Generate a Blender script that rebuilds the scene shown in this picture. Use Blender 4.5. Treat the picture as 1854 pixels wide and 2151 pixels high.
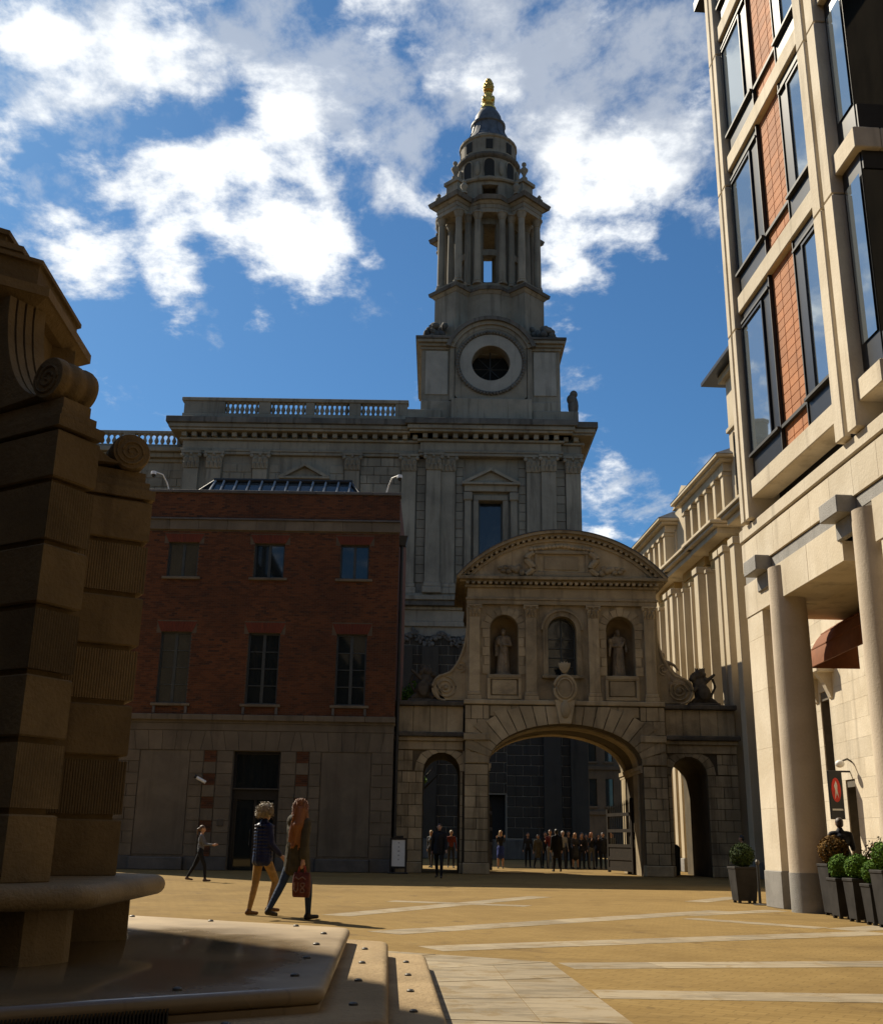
import bpy, math, random
import numpy as np
from mathutils import Vector, Matrix

random.seed(7)
for _o in list(bpy.data.objects):
    bpy.data.objects.remove(_o)
SC = bpy.context.scene
COL = SC.collection
R = math.radians
PI = math.pi

# ------------------------------------------------------------------ camera
PITCH, ROLL, CAM_H, FOCAL, PW, PH = R(17.14), 0.0155, 1.15, 2250.0, 1854.0, 2151.0
_f = Vector((0, math.cos(PITCH), math.sin(PITCH)))
_r0 = Vector((1, 0, 0))
_u0 = Vector((0, -math.sin(PITCH), math.cos(PITCH)))
_r = _r0 * math.cos(ROLL) + _u0 * math.sin(ROLL)
_u = _u0 * math.cos(ROLL) - _r0 * math.sin(ROLL)
cam_data = bpy.data.cameras.new('camera')
cam_data.sensor_fit = 'HORIZONTAL'
cam_data.sensor_width = 36.0
cam_data.lens = 36.0 * FOCAL / PW
cam_data.clip_start = 0.05
cam_data.clip_end = 3000
cam = bpy.data.objects.new('camera', cam_data)
COL.objects.link(cam)
cam.matrix_world = Matrix(((_r.x, _u.x, -_f.x, 0), (_r.y, _u.y, -_f.y, 0), (_r.z, _u.z, -_f.z, CAM_H), (0, 0, 0, 1)))
SC.camera = cam


def pix_dir(px, py):
    """direction through a pixel of the 1854 x 2151 photograph"""
    return (_f * FOCAL + _r * (px - PW / 2) - _u * (py - PH / 2)).normalized()


# ------------------------------------------------------------------ sun, sky, exposure
SUN_AZ, SUN_EL = R(44.0), R(42.0)          # azimuth from +Y towards -X
SUN_DIR = Vector((-math.sin(SUN_AZ) * math.cos(SUN_EL), math.cos(SUN_AZ) * math.cos(SUN_EL), math.sin(SUN_EL)))
sun_data = bpy.data.lights.new('sun', 'SUN')
sun_data.energy = 5.0
sun_data.angle = R(0.5)
sun_data.color = (1.0, 0.89, 0.70)
sun = bpy.data.objects.new('sun', sun_data)
COL.objects.link(sun)
sun.location = SUN_DIR * 60
sun.rotation_euler = SUN_DIR.to_track_quat('Z', 'Y').to_euler()

SC.view_settings.view_transform = 'Standard'
SC.view_settings.look = 'None'
SC.view_settings.exposure = 0.55
SC.view_settings.gamma = 1.0
SC.render.engine = 'CYCLES'
SC.cycles.use_denoising = True
SC.cycles.max_bounces = 6
SC.cycles.diffuse_bounces = 3
SC.cycles.glossy_bounces = 3
SC.cycles.transmission_bounces = 4
SC.cycles.sample_clamp_indirect = 6.0

SKY_STRENGTH = 0.055
W = bpy.data.worlds.new('World')
SC.world = W
W.use_nodes = True


class NT:
    """small helper for writing node trees"""
    def __init__(self, tree):
        self.t = tree
        self.t.nodes.clear()

    def n(self, kind, **kw):
        nd = self.t.nodes.new(kind)
        for k, v in kw.items():
            setattr(nd, k, v)
        return nd

    def link(self, a, b):
        self.t.links.new(a, b)

    def put(self, sock, v):
        if isinstance(v, bpy.types.NodeSocket):
            self.t.links.new(v, sock)
        else:
            sock.default_value = v

    def math(self, op, a, b=None, c=None, clamp=False):
        nd = self.n('ShaderNodeMath', operation=op, use_clamp=clamp)
        self.put(nd.inputs[0], a)
        if b is not None:
            self.put(nd.inputs[1], b)
        if c is not None:
            self.put(nd.inputs[2], c)
        return nd.outputs[0]

    def vmath(self, op, a, b=None, out=0):
        nd = self.n('ShaderNodeVectorMath', operation=op)
        self.put(nd.inputs[0], a)
        if b is not None:
            self.put(nd.inputs[1], b)
        return nd.outputs[out]

    def noise(self, vec, scale, detail=4, rough=0.55, dist=0.0, out='Fac'):
        nd = self.n('ShaderNodeTexNoise')
        self.put(nd.inputs['Vector'], vec)
        nd.inputs['Scale'].default_value = scale
        nd.inputs['Detail'].default_value = detail
        nd.inputs['Roughness'].default_value = rough
        nd.inputs['Distortion'].default_value = dist
        return nd.outputs[out]

    def ramp(self, fac, lo, hi):
        nd = self.n('ShaderNodeMapRange', interpolation_type='SMOOTHSTEP')
        self.put(nd.inputs[0], fac)
        nd.inputs[1].default_value = lo
        nd.inputs[2].default_value = hi
        return nd.outputs[0]

    def mix(self, fac, a, b, mode='MIX'):
        nd = self.n('ShaderNodeMix', data_type='RGBA', blend_type=mode)
        self.put(nd.inputs[0], fac)
        self.put(nd.inputs[6], a)
        self.put(nd.inputs[7], b)
        return nd.outputs[2]

    def mapping(self, vec, scale=(1, 1, 1), loc=(0, 0, 0), rot=(0, 0, 0)):
        nd = self.n('ShaderNodeMapping')
        self.put(nd.inputs[0], vec)
        nd.inputs[1].default_value = loc
        nd.inputs[2].default_value = rot
        nd.inputs[3].default_value = scale
        return nd.outputs[0]


def build_world():
    t = NT(W.node_tree)
    sky = t.n('ShaderNodeTexSky', sky_type='NISHITA')
    sky.sun_disc = False
    sky.sun_elevation = SUN_EL
    sky.sun_rotation = -SUN_AZ
    sky.altitude = 0
    sky.air_density = 1.0
    sky.dust_density = 0.35
    sky.ozone_density = 2.6
    d = t.vmath('NORMALIZE', t.n('ShaderNodeTexCoord').outputs['Generated'])
    sep = t.n('ShaderNodeSeparateXYZ')
    t.link(d, sep.inputs[0])
    zz = t.math('ADD', t.math('MAXIMUM', sep.outputs[2], 0.0), 0.22)
    comb = t.n('ShaderNodeCombineXYZ')
    t.link(t.math('DIVIDE', sep.outputs[0], zz), comb.inputs[0])
    t.link(t.math('DIVIDE', sep.outputs[1], zz), comb.inputs[1])
    q = comb.outputs[0]
    warp = t.noise(q, 3.0, 3, 0.5, 0.0, out='Color')
    qw = t.vmath('ADD', q, t.vmath('MULTIPLY', t.vmath('SUBTRACT', warp, (0.5, 0.5, 0.5)), (0.06, 0.06, 0.0)))
    fb = t.noise(qw, 8.5, 12, 0.61, 0.0)
    fb2 = t.noise(t.mapping(qw, (1.0, 0.75, 1), (3.1, 1.7, 0), (0, 0, R(35))), 11.0, 11, 0.62, 0.0)

    def field(blobs, lim):
        acc = None
        for (bx, by, rad, wt) in blobs:
            c = pix_dir(bx * 1.0381, by * 1.0381)
            fall = t.ramp(t.vmath('DISTANCE', d, c, out=1), rad * 0.00046 * 1.7, 0.0)
            acc = t.math('MULTIPLY_ADD', fall, wt, acc if acc is not None else 0.0)
        return t.math('MAXIMUM', t.math('MINIMUM', acc, lim), -lim)

    # clouds seen in the photograph: a direction (photo position), an angular size and a weight
    cumulus = [(545, 360, 105, .30), (450, 390, 100, .32), (600, 440, 90, .26), (330, 400, 90, .26), (240, 430, 90, .26), (150, 470, 70, .20), (650, 520, 80, .20), (560, 520, 70, .16), (740, 530, 50, .14),
               (140, 540, 75, .26), (200, 560, 50, .18), (330, 570, 65, .24), (360, 610, 40, .14), (540, 600, 60, .14), (630, 630, 45, .14), (540, 650, 40, .12), (720, 665, 30, .12), (480, 480, 60, .10),
               (50, 80, 95, .24), (80, 160, 70, .16), (20, 500, 50, .1), (300, 150, 100, .20), (340, 80, 100, .17), (250, 220, 60, .10), (620, 240, 80, .14), (560, 190, 70, .10), (800, 320, 80, .14), (850, 390, 60, .1),
               (1250, 330, 110, .27), (1190, 400, 100, .26), (1270, 430, 80, .22), (1160, 490, 70, .20), (1310, 490, 45, .14), (1180, 580, 55, .16), (1120, 560, 50, .12), (1240, 570, 40, .10), (1150, 310, 60, .1),
               (1230, 1090, 28, .26), (800, 610, 28, .08), (440, 700, 20, .10), (280, 775, 26, .12),
               (395, 465, 34, -.16), (430, 510, 30, -.10), (240, 290, 60, -.10), (760, 430, 70, -.16), (880, 560, 90, -.16), (460, 620, 45, -.16), (250, 640, 60, -.16), (500, 760, 150, -.25), (250, 800, 150, -.2), (1340, 720, 170, -.25), (700, 760, 150, -.25), (1380, 560, 80, -.15), (1400, 900, 130, -.2)]
    veil = [(600, 60, 170, .16), (900, 90, 170, .18), (1150, 110, 190, .20), (1340, 160, 150, .18), (700, 230, 140, .14), (820, 330, 100, .12), (1050, 220, 110, .10), (350, 130, 170, .16), (80, 330, 100, .14), (100, 100, 140, .14),
            (1380, 330, 90, .14), (1260, 960, 60, .10), (1320, 990, 60, .08), (1220, 1000, 50, .08), (1420, 960, 50, .06), (1300, 880, 80, -.1), (1190, 790, 50, .10), (430, 690, 45, .10), (280, 770, 45, .10), (720, 650, 60, .12),
            (300, 700, 160, -.12), (760, 480, 90, -.10), (1350, 700, 150, -.2), (600, 780, 170, -.2), (1330, 850, 90, -.2), (920, 620, 120, -.15)]
    dens = t.math('MULTIPLY_ADD', field(cumulus, 0.27), 0.62, fb)
    densv = t.math('MULTIPLY_ADD', field(veil, 0.26), 0.85, fb2)
    c1 = t.ramp(dens, 0.50, 0.72)
    c2 = t.math('MULTIPLY', t.ramp(densv, 0.53, 0.76), 0.52)
    cover = t.math('SUBTRACT', 1.0, t.math('MULTIPLY', t.math('SUBTRACT', 1.0, c1), t.math('SUBTRACT', 1.0, c2)))
    shade = t.noise(t.mapping(qw, loc=(0.04, -0.03, 0)), 8.0, 9, 0.62)
    bright = t.math('MULTIPLY_ADD', t.ramp(dens, 0.46, 0.70), 0.22, t.math('MULTIPLY_ADD', shade, 0.16, 0.47))
    k = 1.0 / SKY_STRENGTH
    ccol = t.vmath('SCALE', (0.96 * k, 0.985 * k, 1.0 * k))
    t.link(bright, ccol.node.inputs[3])
    thin = cover
    tint = t.mix(1.0, sky.outputs[0], (0.56, 0.95, 1.2, 1), 'MULTIPLY')
    colr = t.mix(thin, tint, ccol)
    bg = t.n('ShaderNodeBackground')
    t.link(colr, bg.inputs[0])
    bg.inputs[1].default_value = SKY_STRENGTH
    out = t.n('ShaderNodeOutputWorld')
    t.link(bg.outputs[0], out.inputs[0])


build_world()


# ------------------------------------------------------------------ mesh helpers
class MB:
    def __init__(self):
        self.v, self.f = [], []

    def add(self, verts, faces):
        o = len(self.v)
        self.v += [tuple(p) for p in verts]
        self.f += [tuple(i + o for i in f) for f in faces]
        return self

    def box(self, x0, x1, y0, y1, z0, z1):
        if x0 > x1: x0, x1 = x1, x0
        if y0 > y1: y0, y1 = y1, y0
        if z0 > z1: z0, z1 = z1, z0
        return self.add([(x0, y0, z0), (x1, y0, z0), (x1, y1, z0), (x0, y1, z0), (x0, y0, z1), (x1, y0, z1), (x1, y1, z1), (x0, y1, z1)],
                        [(0, 3, 2, 1), (4, 5, 6, 7), (0, 1, 5, 4), (1, 2, 6, 5), (2, 3, 7, 6), (3, 0, 4, 7)])

    def cbox(self, x0, x1, y0, y1, z0, z1, c=0.02):
        """box with chamfered edges"""
        c = min(c, abs(x1 - x0) * .3, abs(y1 - y0) * .3, abs(z1 - z0) * .3)
        xs, ys, zs = (x0, x1), (y0, y1), (z0, z1)
        vs, idx = [], {}
        for i in (0, 1):
            for j in (0, 1):
                for k in (0, 1):
                    sx, sy, sz = (c if i == 0 else -c), (c if j == 0 else -c), (c if k == 0 else -c)
                    for ax in range(3):
                        p = [xs[i] + sx, ys[j] + sy, zs[k] + sz]
                        p[ax] = (xs[i], ys[j], zs[k])[ax]
                        idx[(i, j, k, ax)] = len(vs)
                        vs.append(tuple(p))
        I = lambda i, j, k, a: idx[(i, j, k, a)]
        fs = []
        for s in (0, 1):
            q = [I(s, 0, 0, 0), I(s, 1, 0, 0), I(s, 1, 1, 0), I(s, 0, 1, 0)]
            fs.append(tuple(q if s else q[::-1]))
            q = [I(0, s, 0, 1), I(1, s, 0, 1), I(1, s, 1, 1), I(0, s, 1, 1)]
            fs.append(tuple(q[::-1] if s else q))
            q = [I(0, 0, s, 2), I(1, 0, s, 2), I(1, 1, s, 2), I(0, 1, s, 2)]
            fs.append(tuple(q if s else q[::-1]))
        for a in (0, 1):
            for b in (0, 1):
                q = [I(a, b, 0, 0), I(a, b, 1, 0), I(a, b, 1, 1), I(a, b, 0, 1)]
                fs.append(tuple(q if (a ^ b) else q[::-1]))
                q = [I(a, 0, b, 0), I(a, 0, b, 2), I(a, 1, b, 2), I(a, 1, b, 0)]
                fs.append(tuple(q if (a ^ b) else q[::-1]))
                q = [I(0, a, b, 1), I(1, a, b, 1), I(1, a, b, 2), I(0, a, b, 2)]
                fs.append(tuple(q if (a ^ b) else q[::-1]))
        for i in (0, 1):
            for j in (0, 1):
                for k in (0, 1):
                    q = [I(i, j, k, 0), I(i, j, k, 1), I(i, j, k, 2)]
                    fs.append(tuple(q if (i ^ j ^ k) else q[::-1]))
        return self.add(vs, fs)

    def prism(self, poly, lo, hi, axis='y'):
        """extrude a 2-D polygon: axis y -> poly is (x,z); axis z -> (x,y); axis x -> (y,z)"""
        n = len(poly)
        if axis == 'y':
            m = lambda p, h: (p[0], h, p[1])
        elif axis == 'z':
            m = lambda p, h: (p[0], p[1], h)
        else:
            m = lambda p, h: (h, p[0], p[1])
        vs = [m(p, lo) for p in poly] + [m(p, hi) for p in poly]
        fs = [tuple(range(n)), tuple(range(2 * n - 1, n - 1, -1))]
        for i in range(n):
            j = (i + 1) % n
            fs.append((i, i + n, j + n, j))
        return self.add(vs, fs)

    def frustum(self, poly0, z0, poly1, z1):
        n = len(poly0)
        vs = [(p[0], p[1], z0) for p in poly0] + [(p[0], p[1], z1) for p in poly1]
        fs = [tuple(range(n - 1, -1, -1)), tuple(range(n, 2 * n))]
        for i in range(n):
            j = (i + 1) % n
            fs.append((i, j, j + n, i + n))
        return self.add(vs, fs)

    def loft(self, rings, closed=True, caps=True):
        n = len(rings[0])
        vs = [p for r in rings for p in r]
        fs = []
        for k in range(len(rings) - 1):
            for i in range(n if closed else n - 1):
                j = (i + 1) % n
                fs.append((k * n + i, k * n + j, (k + 1) * n + j, (k + 1) * n + i))
        if caps and closed:
            fs.append(tuple(range(n - 1, -1, -1)))
            fs.append(tuple((len(rings) - 1) * n + i for i in range(n)))
        return self.add(vs, fs)

    def lathe(self, prof, c=(0, 0, 0), n=20, a0=0.0, a1=2 * PI, flute=0.0, nf=0, caps=True):
        """profile [(r,z)] about a vertical axis at c"""
        full = abs(a1 - a0 - 2 * PI) < 1e-6
        m = n if full else n + 1
        rings = []
        for (r, z) in prof:
            ring = []
            for i in range(m):
                a = a0 + (a1 - a0) * i / n
                rr = r * (1 - flute * (0.5 + 0.5 * math.cos(a * nf))) if flute else r
                ring.append((c[0] + rr * math.cos(a), c[1] + rr * math.sin(a), c[2] + z))
            rings.append(ring)
        return self.loft(rings, closed=full, caps=full and caps)

    def tube(self, pts, rad, n=8, caps=True):
        pts = [Vector(p) for p in pts]
        rads = rad if isinstance(rad, (list, tuple)) else [rad] * len(pts)
        rings = []
        up = Vector((0, 0, 1))
        for i, p in enumerate(pts):
            d = (pts[min(i + 1, len(pts) - 1)] - pts[max(i - 1, 0)]).normalized()
            a = d.cross(up)
            if a.length < 1e-3:
                a = d.cross(Vector((1, 0, 0)))
            a.normalize()
            b = d.cross(a).normalized()
            rings.append([tuple(p + (a * math.cos(2 * PI * k / n) + b * math.sin(2 * PI * k / n)) * rads[i]) for k in range(n)])
        return self.loft(rings, caps=caps)

    def ell(self, c, r, n=12, m=8, rot=None):
        rings = []
        for j in range(m + 1):
            ph = -PI / 2 + PI * j / m
            cr, sr = max(math.cos(ph), 0.02), math.sin(ph)
            ring = []
            for i in range(n):
                a = 2 * PI * i / n
                p = Vector((r[0] * cr * math.cos(a), r[1] * cr * math.sin(a), r[2] * sr))
                if rot is not None:
                    p = rot @ p
                ring.append((c[0] + p.x, c[1] + p.y, c[2] + p.z))
            rings.append(ring)
        return self.loft(rings)

    def strip_arch(self, cx, a, zs, b, ztop, y0, y1, n=24):
        """wall above an arched opening: half-ellipse a x b springing at zs, filled up to ztop"""
        pts = [(cx - a * math.cos(PI * i / n), zs + b * math.sin(PI * i / n)) for i in range(n + 1)]
        for i in range(n):
            (xa, za), (xb, zb) = pts[i], pts[i + 1]
            self.add([(xa, y0, za), (xb, y0, zb), (xb, y0, ztop), (xa, y0, ztop), (xa, y1, za), (xb, y1, zb), (xb, y1, ztop), (xa, y1, ztop)],
                     [(0, 1, 2, 3), (7, 6, 5, 4), (0, 4, 5, 1), (3, 2, 6, 7)])
        return self

    def wall_arches(self, x0, x1, z0, z1, y0, y1, ops):
        """wall with arched openings: ops = [(cx, half_width, sill_z, spring_z, rise)]"""
        x = x0
        for (cx, hw, zb, zs, b) in sorted(ops):
            self.box(x, cx - hw, y0, y1, z0, z1)
            if zb > z0 + 1e-4:
                self.box(cx - hw, cx + hw, y0, y1, z0, zb)
            self.strip_arch(cx, hw, zs, b, z1, y0, y1)
            x = cx + hw
        return self.box(x, x1, y0, y1, z0, z1)

    def wall_holes(self, x0, x1, z0, z1, y0, y1, holes):
        """wall in the x-z plane with rectangular holes (hx0,hx1,hz0,hz1)"""
        xs = sorted({x0, x1} | {h[0] for h in holes} | {h[1] for h in holes})
        for a, b in zip(xs, xs[1:]):
            if b <= x0 or a >= x1:
                continue
            cuts = sorted((h[2], h[3]) for h in holes if h[0] < (a + b) / 2 < h[1])
            z = z0
            for (c, d) in cuts:
                if c > z:
                    self.box(a, b, y0, y1, z, c)
                z = d
            if z < z1:
                self.box(a, b, y0, y1, z, z1)
        return self

    def mesh(self, name, smooth=False, weld=False):
        me = bpy.data.meshes.new(name)
        me.from_pydata(self.v, [], self.f)
        if smooth:
            me.shade_smooth()
            try:
                me.set_sharp_from_angle(angle=R(smooth if smooth is not True else 40))
            except Exception:
                pass
        me.update()
        return me


def root_of(o):
    while o.parent is not None:
        o = o.parent
    return o


def link(name, me, mat, parent=None):
    o = bpy.data.objects.new(name, me)
    COL.objects.link(o)
    if mat is not None and len(me.materials) == 0:
        me.materials.append(mat)
    if parent is not None:
        o.parent = parent
    return o


def rootM(o):
    r = root_of(o)
    return Matrix.Translation(r.location) @ r.rotation_euler.to_matrix().to_4x4()


def part(name, mb, mat, parent=None, smooth=False, local=False, **kw):
    """link a builder as ONE mesh object; world coordinates unless local"""
    if parent is not None and not local:
        inv = rootM(parent).inverted()
        mb.v = [tuple(inv @ Vector(p)) for p in mb.v]
    o = link(name, mb.mesh(name, smooth), mat, parent)
    for k, v in kw.items():
        o[k] = v
    return o


def piece(name, me, parent, loc, scale=(1, 1, 1), rz=0.0, mat=None, local=False, rot=None):
    """one more object on shared mesh data, placed in world coordinates (unless local) under parent"""
    o = bpy.data.objects.new(name, me)
    COL.objects.link(o)
    o.parent = parent
    p = Vector(loc)
    if not local:
        M = rootM(parent)
        p = M.inverted() @ p
        rz = rz - root_of(parent).rotation_euler.z
    o.location = p
    o.scale = scale
    o.rotation_euler = rot if rot is not None else (0, 0, rz)
    return o


def thing(name, label, cat, loc=(0, 0, 0), rz=0.0, group=None):
    o = bpy.data.objects.new(name, None)
    COL.objects.link(o)
    o.empty_display_size = 0.3
    o.location = loc
    o.rotation_euler = (0, 0, rz)
    o['label'] = label
    o['category'] = cat
    if group:
        o['group'] = group
    return o


def tag(o, label, cat, group=None):
    o['label'] = label
    o['category'] = cat
    if group:
        o['group'] = group
    return o


# ------------------------------------------------------------------ materials
def mat_base(name):
    m = bpy.data.materials.new(name)
    m.use_nodes = True
    t = NT(m.node_tree)
    bs = t.n('ShaderNodeBsdfPrincipled')
    out = t.n('ShaderNodeOutputMaterial')
    t.link(bs.outputs[0], out.inputs[0])
    return m, t, bs


def bump(t, bs, h, strength, dist=0.02):
    b = t.n('ShaderNodeBump')
    b.inputs['Strength'].default_value = strength
    b.inputs['Distance'].default_value = dist
    t.link(h, b.inputs['Height'])
    t.link(b.outputs[0], bs.inputs['Normal'])


def stone(name, col, dark, var=0.5, scale=0.6, rough=0.85, soot=0.0, streak=0.0, grain=0.25, perobj=0.12, joints=None, spec=0.3):
    """weathered stone: large mottling, fine grain, soot patches and rain streaks"""
    m, t, bs = mat_base(name)
    P = t.n('ShaderNodeNewGeometry').outputs['Position']
    big = t.noise(P, scale, 5, 0.6, 0.4)
    fine = t.noise(P, scale * 22, 3, 0.6)
    c = t.mix(t.ramp(big, 0.30, 0.72), (*dark, 1), (*col, 1))
    c = t.mix(var * 0.35, c, t.mix(fine, (0.5 * dark[0], 0.5 * dark[1], 0.5 * dark[2], 1), (min(1, col[0] * 1.15), min(1, col[1] * 1.15), min(1, col[2] * 1.15), 1)))
    if streak:
        sv = t.mapping(P, (2.6, 2.6, 0.22))
        st = t.ramp(t.noise(sv, 1.0, 4, 0.6, 0.2), 0.50, 0.72)
        c = t.mix(t.math('MULTIPLY', st, streak), c, (dark[0] * 0.32, dark[1] * 0.30, dark[2] * 0.29, 1))
    if soot:
        so = t.ramp(t.noise(P, scale * 0.45, 6, 0.68, 0.6), 0.48, 0.68)
        c = t.mix(t.math('MULTIPLY', so, soot), c, (0.035, 0.032, 0.03, 1))
    if perobj:
        rnd = t.n('ShaderNodeObjectInfo').outputs['Random']
        g = t.math('MULTIPLY_ADD', rnd, 2 * perobj, 1 - perobj)
        cc = t.n('ShaderNodeCombineColor')
        for i in range(3):
            t.link(g, cc.inputs[i])
        c = t.mix(1.0, c, cc.outputs[0], 'MULTIPLY')
    h = fine
    if joints:
        bw, bh, mort = joints
        br = t.n('ShaderNodeTexBrick')
        # project on the dominant wall axes: x+y runs along, z up
        sp = t.n('ShaderNodeSeparateXYZ')
        t.link(P, sp.inputs[0])
        cb = t.n('ShaderNodeCombineXYZ')
        t.link(t.math('ADD', sp.outputs[0], sp.outputs[1]), cb.inputs[0])
        t.link(sp.outputs[2], cb.inputs[1])
        t.link(cb.outputs[0], br.inputs['Vector'])
        br.inputs['Scale'].default_value = 1.0
        br.inputs['Brick Width'].default_value = bw
        br.inputs['Row Height'].default_value = bh
        br.inputs['Mortar Size'].default_value = mort
        br.inputs['Color1'].default_value = (1, 1, 1, 1)
        br.inputs['Color2'].default_value = (0.86, 0.86, 0.86, 1)
        br.inputs['Mortar'].default_value = (0.5, 0.47, 0.44, 1)
        c = t.mix(1.0, c, br.outputs[0], 'MULTIPLY')
    t.link(c, bs.inputs['Base Color'])
    bs.inputs['Roughness'].default_value = rough
    bs.inputs['Specular IOR Level'].default_value = spec
    if grain:
        bump(t, bs, h, grain, 0.03)
    return m


def plain(name, col, rough=0.6, metal=0.0, var=0.15, scale=6.0, spec=0.5, bmp=0.0, perobj=0.0):
    m, t, bs = mat_base(name)
    P = t.n('ShaderNodeNewGeometry').outputs['Position']
    nz = t.noise(P, scale, 4, 0.6)
    c = t.mix(t.ramp(nz, 0.3, 0.7), (*[x * (1 - var) for x in col], 1), (*[min(1, x * (1 + var)) for x in col], 1))
    if perobj:
        rnd = t.n('ShaderNodeObjectInfo').outputs['Random']
        g = t.math('MULTIPLY_ADD', rnd, 2 * perobj, 1 - perobj)
        cc = t.n('ShaderNodeCombineColor')
        for i in range(3):
            t.link(g, cc.inputs[i])
        c = t.mix(1.0, c, cc.outputs[0], 'MULTIPLY')
    t.link(c, bs.inputs['Base Color'])
    bs.inputs['Roughness'].default_value = rough
    bs.inputs['Metallic'].default_value = metal
    bs.inputs['Specular IOR Level'].default_value = spec
    if bmp:
        bump(t, bs, nz, bmp, 0.02)
    return m


def brick_mat(name, c1, c2, c3):
    m, t, bs = mat_base(name)
    g = t.n('ShaderNodeNewGeometry')
    rnd = g.outputs['Random Per Island']
    c = t.mix(t.ramp(rnd, 0.1, 0.6), (*c1, 1), (*c2, 1))
    c = t.mix(t.ramp(rnd, 0.86, 0.97), c, (*c3, 1))
    fine = t.noise(g.outputs['Position'], 38.0, 3, 0.6)
    big = t.noise(g.outputs['Position'], 0.5, 4, 0.6)
    c = t.mix(t.math('MULTIPLY', t.ramp(big, 0.38, 0.72), 0.55), c, (c1[0] * .45, c1[1] * .45, c1[2] * .5, 1))
    c = t.mix(t.math('MULTIPLY', fine, 0.35), c, (c1[0] * .5, c1[1] * .5, c1[2] * .5, 1))
    t.link(c, bs.inputs['Base Color'])
    bs.inputs['Roughness'].default_value = 0.9
    bump(t, bs, fine, 0.3, 0.01)
    return m


def glass_mat(name, col, rough=0.03, tint_var=0.0, wav=0.0):
    m, t, bs = mat_base(name)
    bs.inputs['Base Color'].default_value = (*col, 1)
    bs.inputs['Roughness'].default_value = rough
    bs.inputs['IOR'].default_value = 1.52
    bs.inputs['Specular IOR Level'].default_value = 0.6
    if wav:
        P = t.n('ShaderNodeNewGeometry').outputs['Position']
        bump(t, bs, t.noise(P, 1.2, 2, 0.5), wav, 0.05)
    return m


def coated_glass(name):
    """solar-control glass: a dark room behind a strong mirror coating"""
    m, t, bs = mat_base(name)
    P = t.n('ShaderNodeNewGeometry').outputs['Position']
    bs.inputs['Base Color'].default_value = (0.38, 0.44, 0.48, 1)
    bs.inputs['Metallic'].default_value = 0.8
    bs.inputs['Roughness'].default_value = 0.02
    bump(t, bs, t.noise(P, 0.7, 2, 0.5), 0.06, 0.05)
    return m


M = {}
M['gate'] = stone('gate_stone', (0.42, 0.335, 0.21), (0.26, 0.205, 0.125), soot=0.45, streak=0.55, scale=0.9, perobj=0.2, grain=0.4)
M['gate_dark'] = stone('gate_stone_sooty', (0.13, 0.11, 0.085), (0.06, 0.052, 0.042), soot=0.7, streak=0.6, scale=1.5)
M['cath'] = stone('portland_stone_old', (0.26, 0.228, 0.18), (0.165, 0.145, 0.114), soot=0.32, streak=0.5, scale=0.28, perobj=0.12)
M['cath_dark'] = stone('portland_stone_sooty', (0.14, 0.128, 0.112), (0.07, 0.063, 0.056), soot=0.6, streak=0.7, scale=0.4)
M['clean'] = stone('limestone_pale', (0.66, 0.58, 0.455), (0.53, 0.45, 0.33), scale=0.9, streak=0.35, perobj=0.09, grain=0.25)
M['clean_j'] = stone('limestone_ashlar', (0.60, 0.52, 0.40), (0.50, 0.425, 0.315), scale=0.8, streak=0.10, perobj=0.05, joints=(0.95, 0.42, 0.012), grain=0.1)
M['col'] = stone('limestone_column', (0.54, 0.455, 0.35), (0.45, 0.37, 0.28), scale=1.2, streak=0.3, grain=0.25)
M['far_stone'] = stone('limestone_honey', (0.56, 0.475, 0.345), (0.46, 0.375, 0.25), scale=0.5, streak=0.2, grain=0.1)
M['far_yellow'] = stone('limestone_ochre', (0.46, 0.31, 0.12), (0.38, 0.25, 0.09), scale=0.5, streak=0.1, grain=0.1)
M['granite'] = stone('grey_granite', (0.30, 0.285, 0.265), (0.21, 0.20, 0.185), scale=2.5, grain=0.4, rough=0.6)
M['mon'] = stone('monument_stone', (0.225, 0.16, 0.080), (0.135, 0.095, 0.046), scale=1.3, soot=0.25, streak=0.5, perobj=0.22, grain=0.4)
M['seat'] = stone('seat_stone', (0.34, 0.25, 0.135), (0.22, 0.16, 0.085), scale=1.6, grain=0.45, rough=0.65, perobj=0.05, soot=0.25)
M['step'] = stone('step_stone', (0.42, 0.31, 0.18), (0.28, 0.20, 0.11), scale=1.1, grain=0.5, rough=0.85, perobj=0.04, soot=0.28, spec=0.12)
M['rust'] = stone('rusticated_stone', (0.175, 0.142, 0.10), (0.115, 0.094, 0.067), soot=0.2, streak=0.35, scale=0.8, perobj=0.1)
M['plinth'] = stone('dark_plinth_stone', (0.12, 0.11, 0.10), (0.07, 0.065, 0.06), scale=1.5, rough=0.6)
M['joint'] = plain('recessed_joint', (0.12, 0.10, 0.075), 0.95)
M['brick'] = brick_mat('red_brick', (0.085, 0.028, 0.009), (0.145, 0.048, 0.015), (0.045, 0.019, 0.010))
M['brick_red'] = brick_mat('rubbed_red_brick', (0.13, 0.027, 0.010), (0.15, 0.032, 0.012), (0.115, 0.025, 0.011))
M['mortar'] = plain('mortar', (0.10, 0.075, 0.05), 0.95, scale=4)
M['lead'] = plain('lead_sheet', (0.07, 0.078, 0.092), 0.6, 0.15, var=0.3, scale=1.5, spec=0.3)
M['gold'] = plain('gilding', (0.50, 0.32, 0.075), 0.42, 0.85, var=0.3, scale=5)
M['black'] = plain('black_metal', (0.016, 0.016, 0.017), 0.35, 0.2)
M['iron'] = plain('dark_iron', (0.03, 0.029, 0.027), 0.55, 0.4)
M['steel'] = plain('steel_stud', (0.075, 0.066, 0.055), 0.5, 0.4)
M['wframe'] = plain('window_frame_paint', (0.035, 0.04, 0.038), 0.5)
M['glass'] = glass_mat('window_glass', (0.012, 0.016, 0.017))
M['glass_sky'] = coated_glass('coated_glass')
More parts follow.
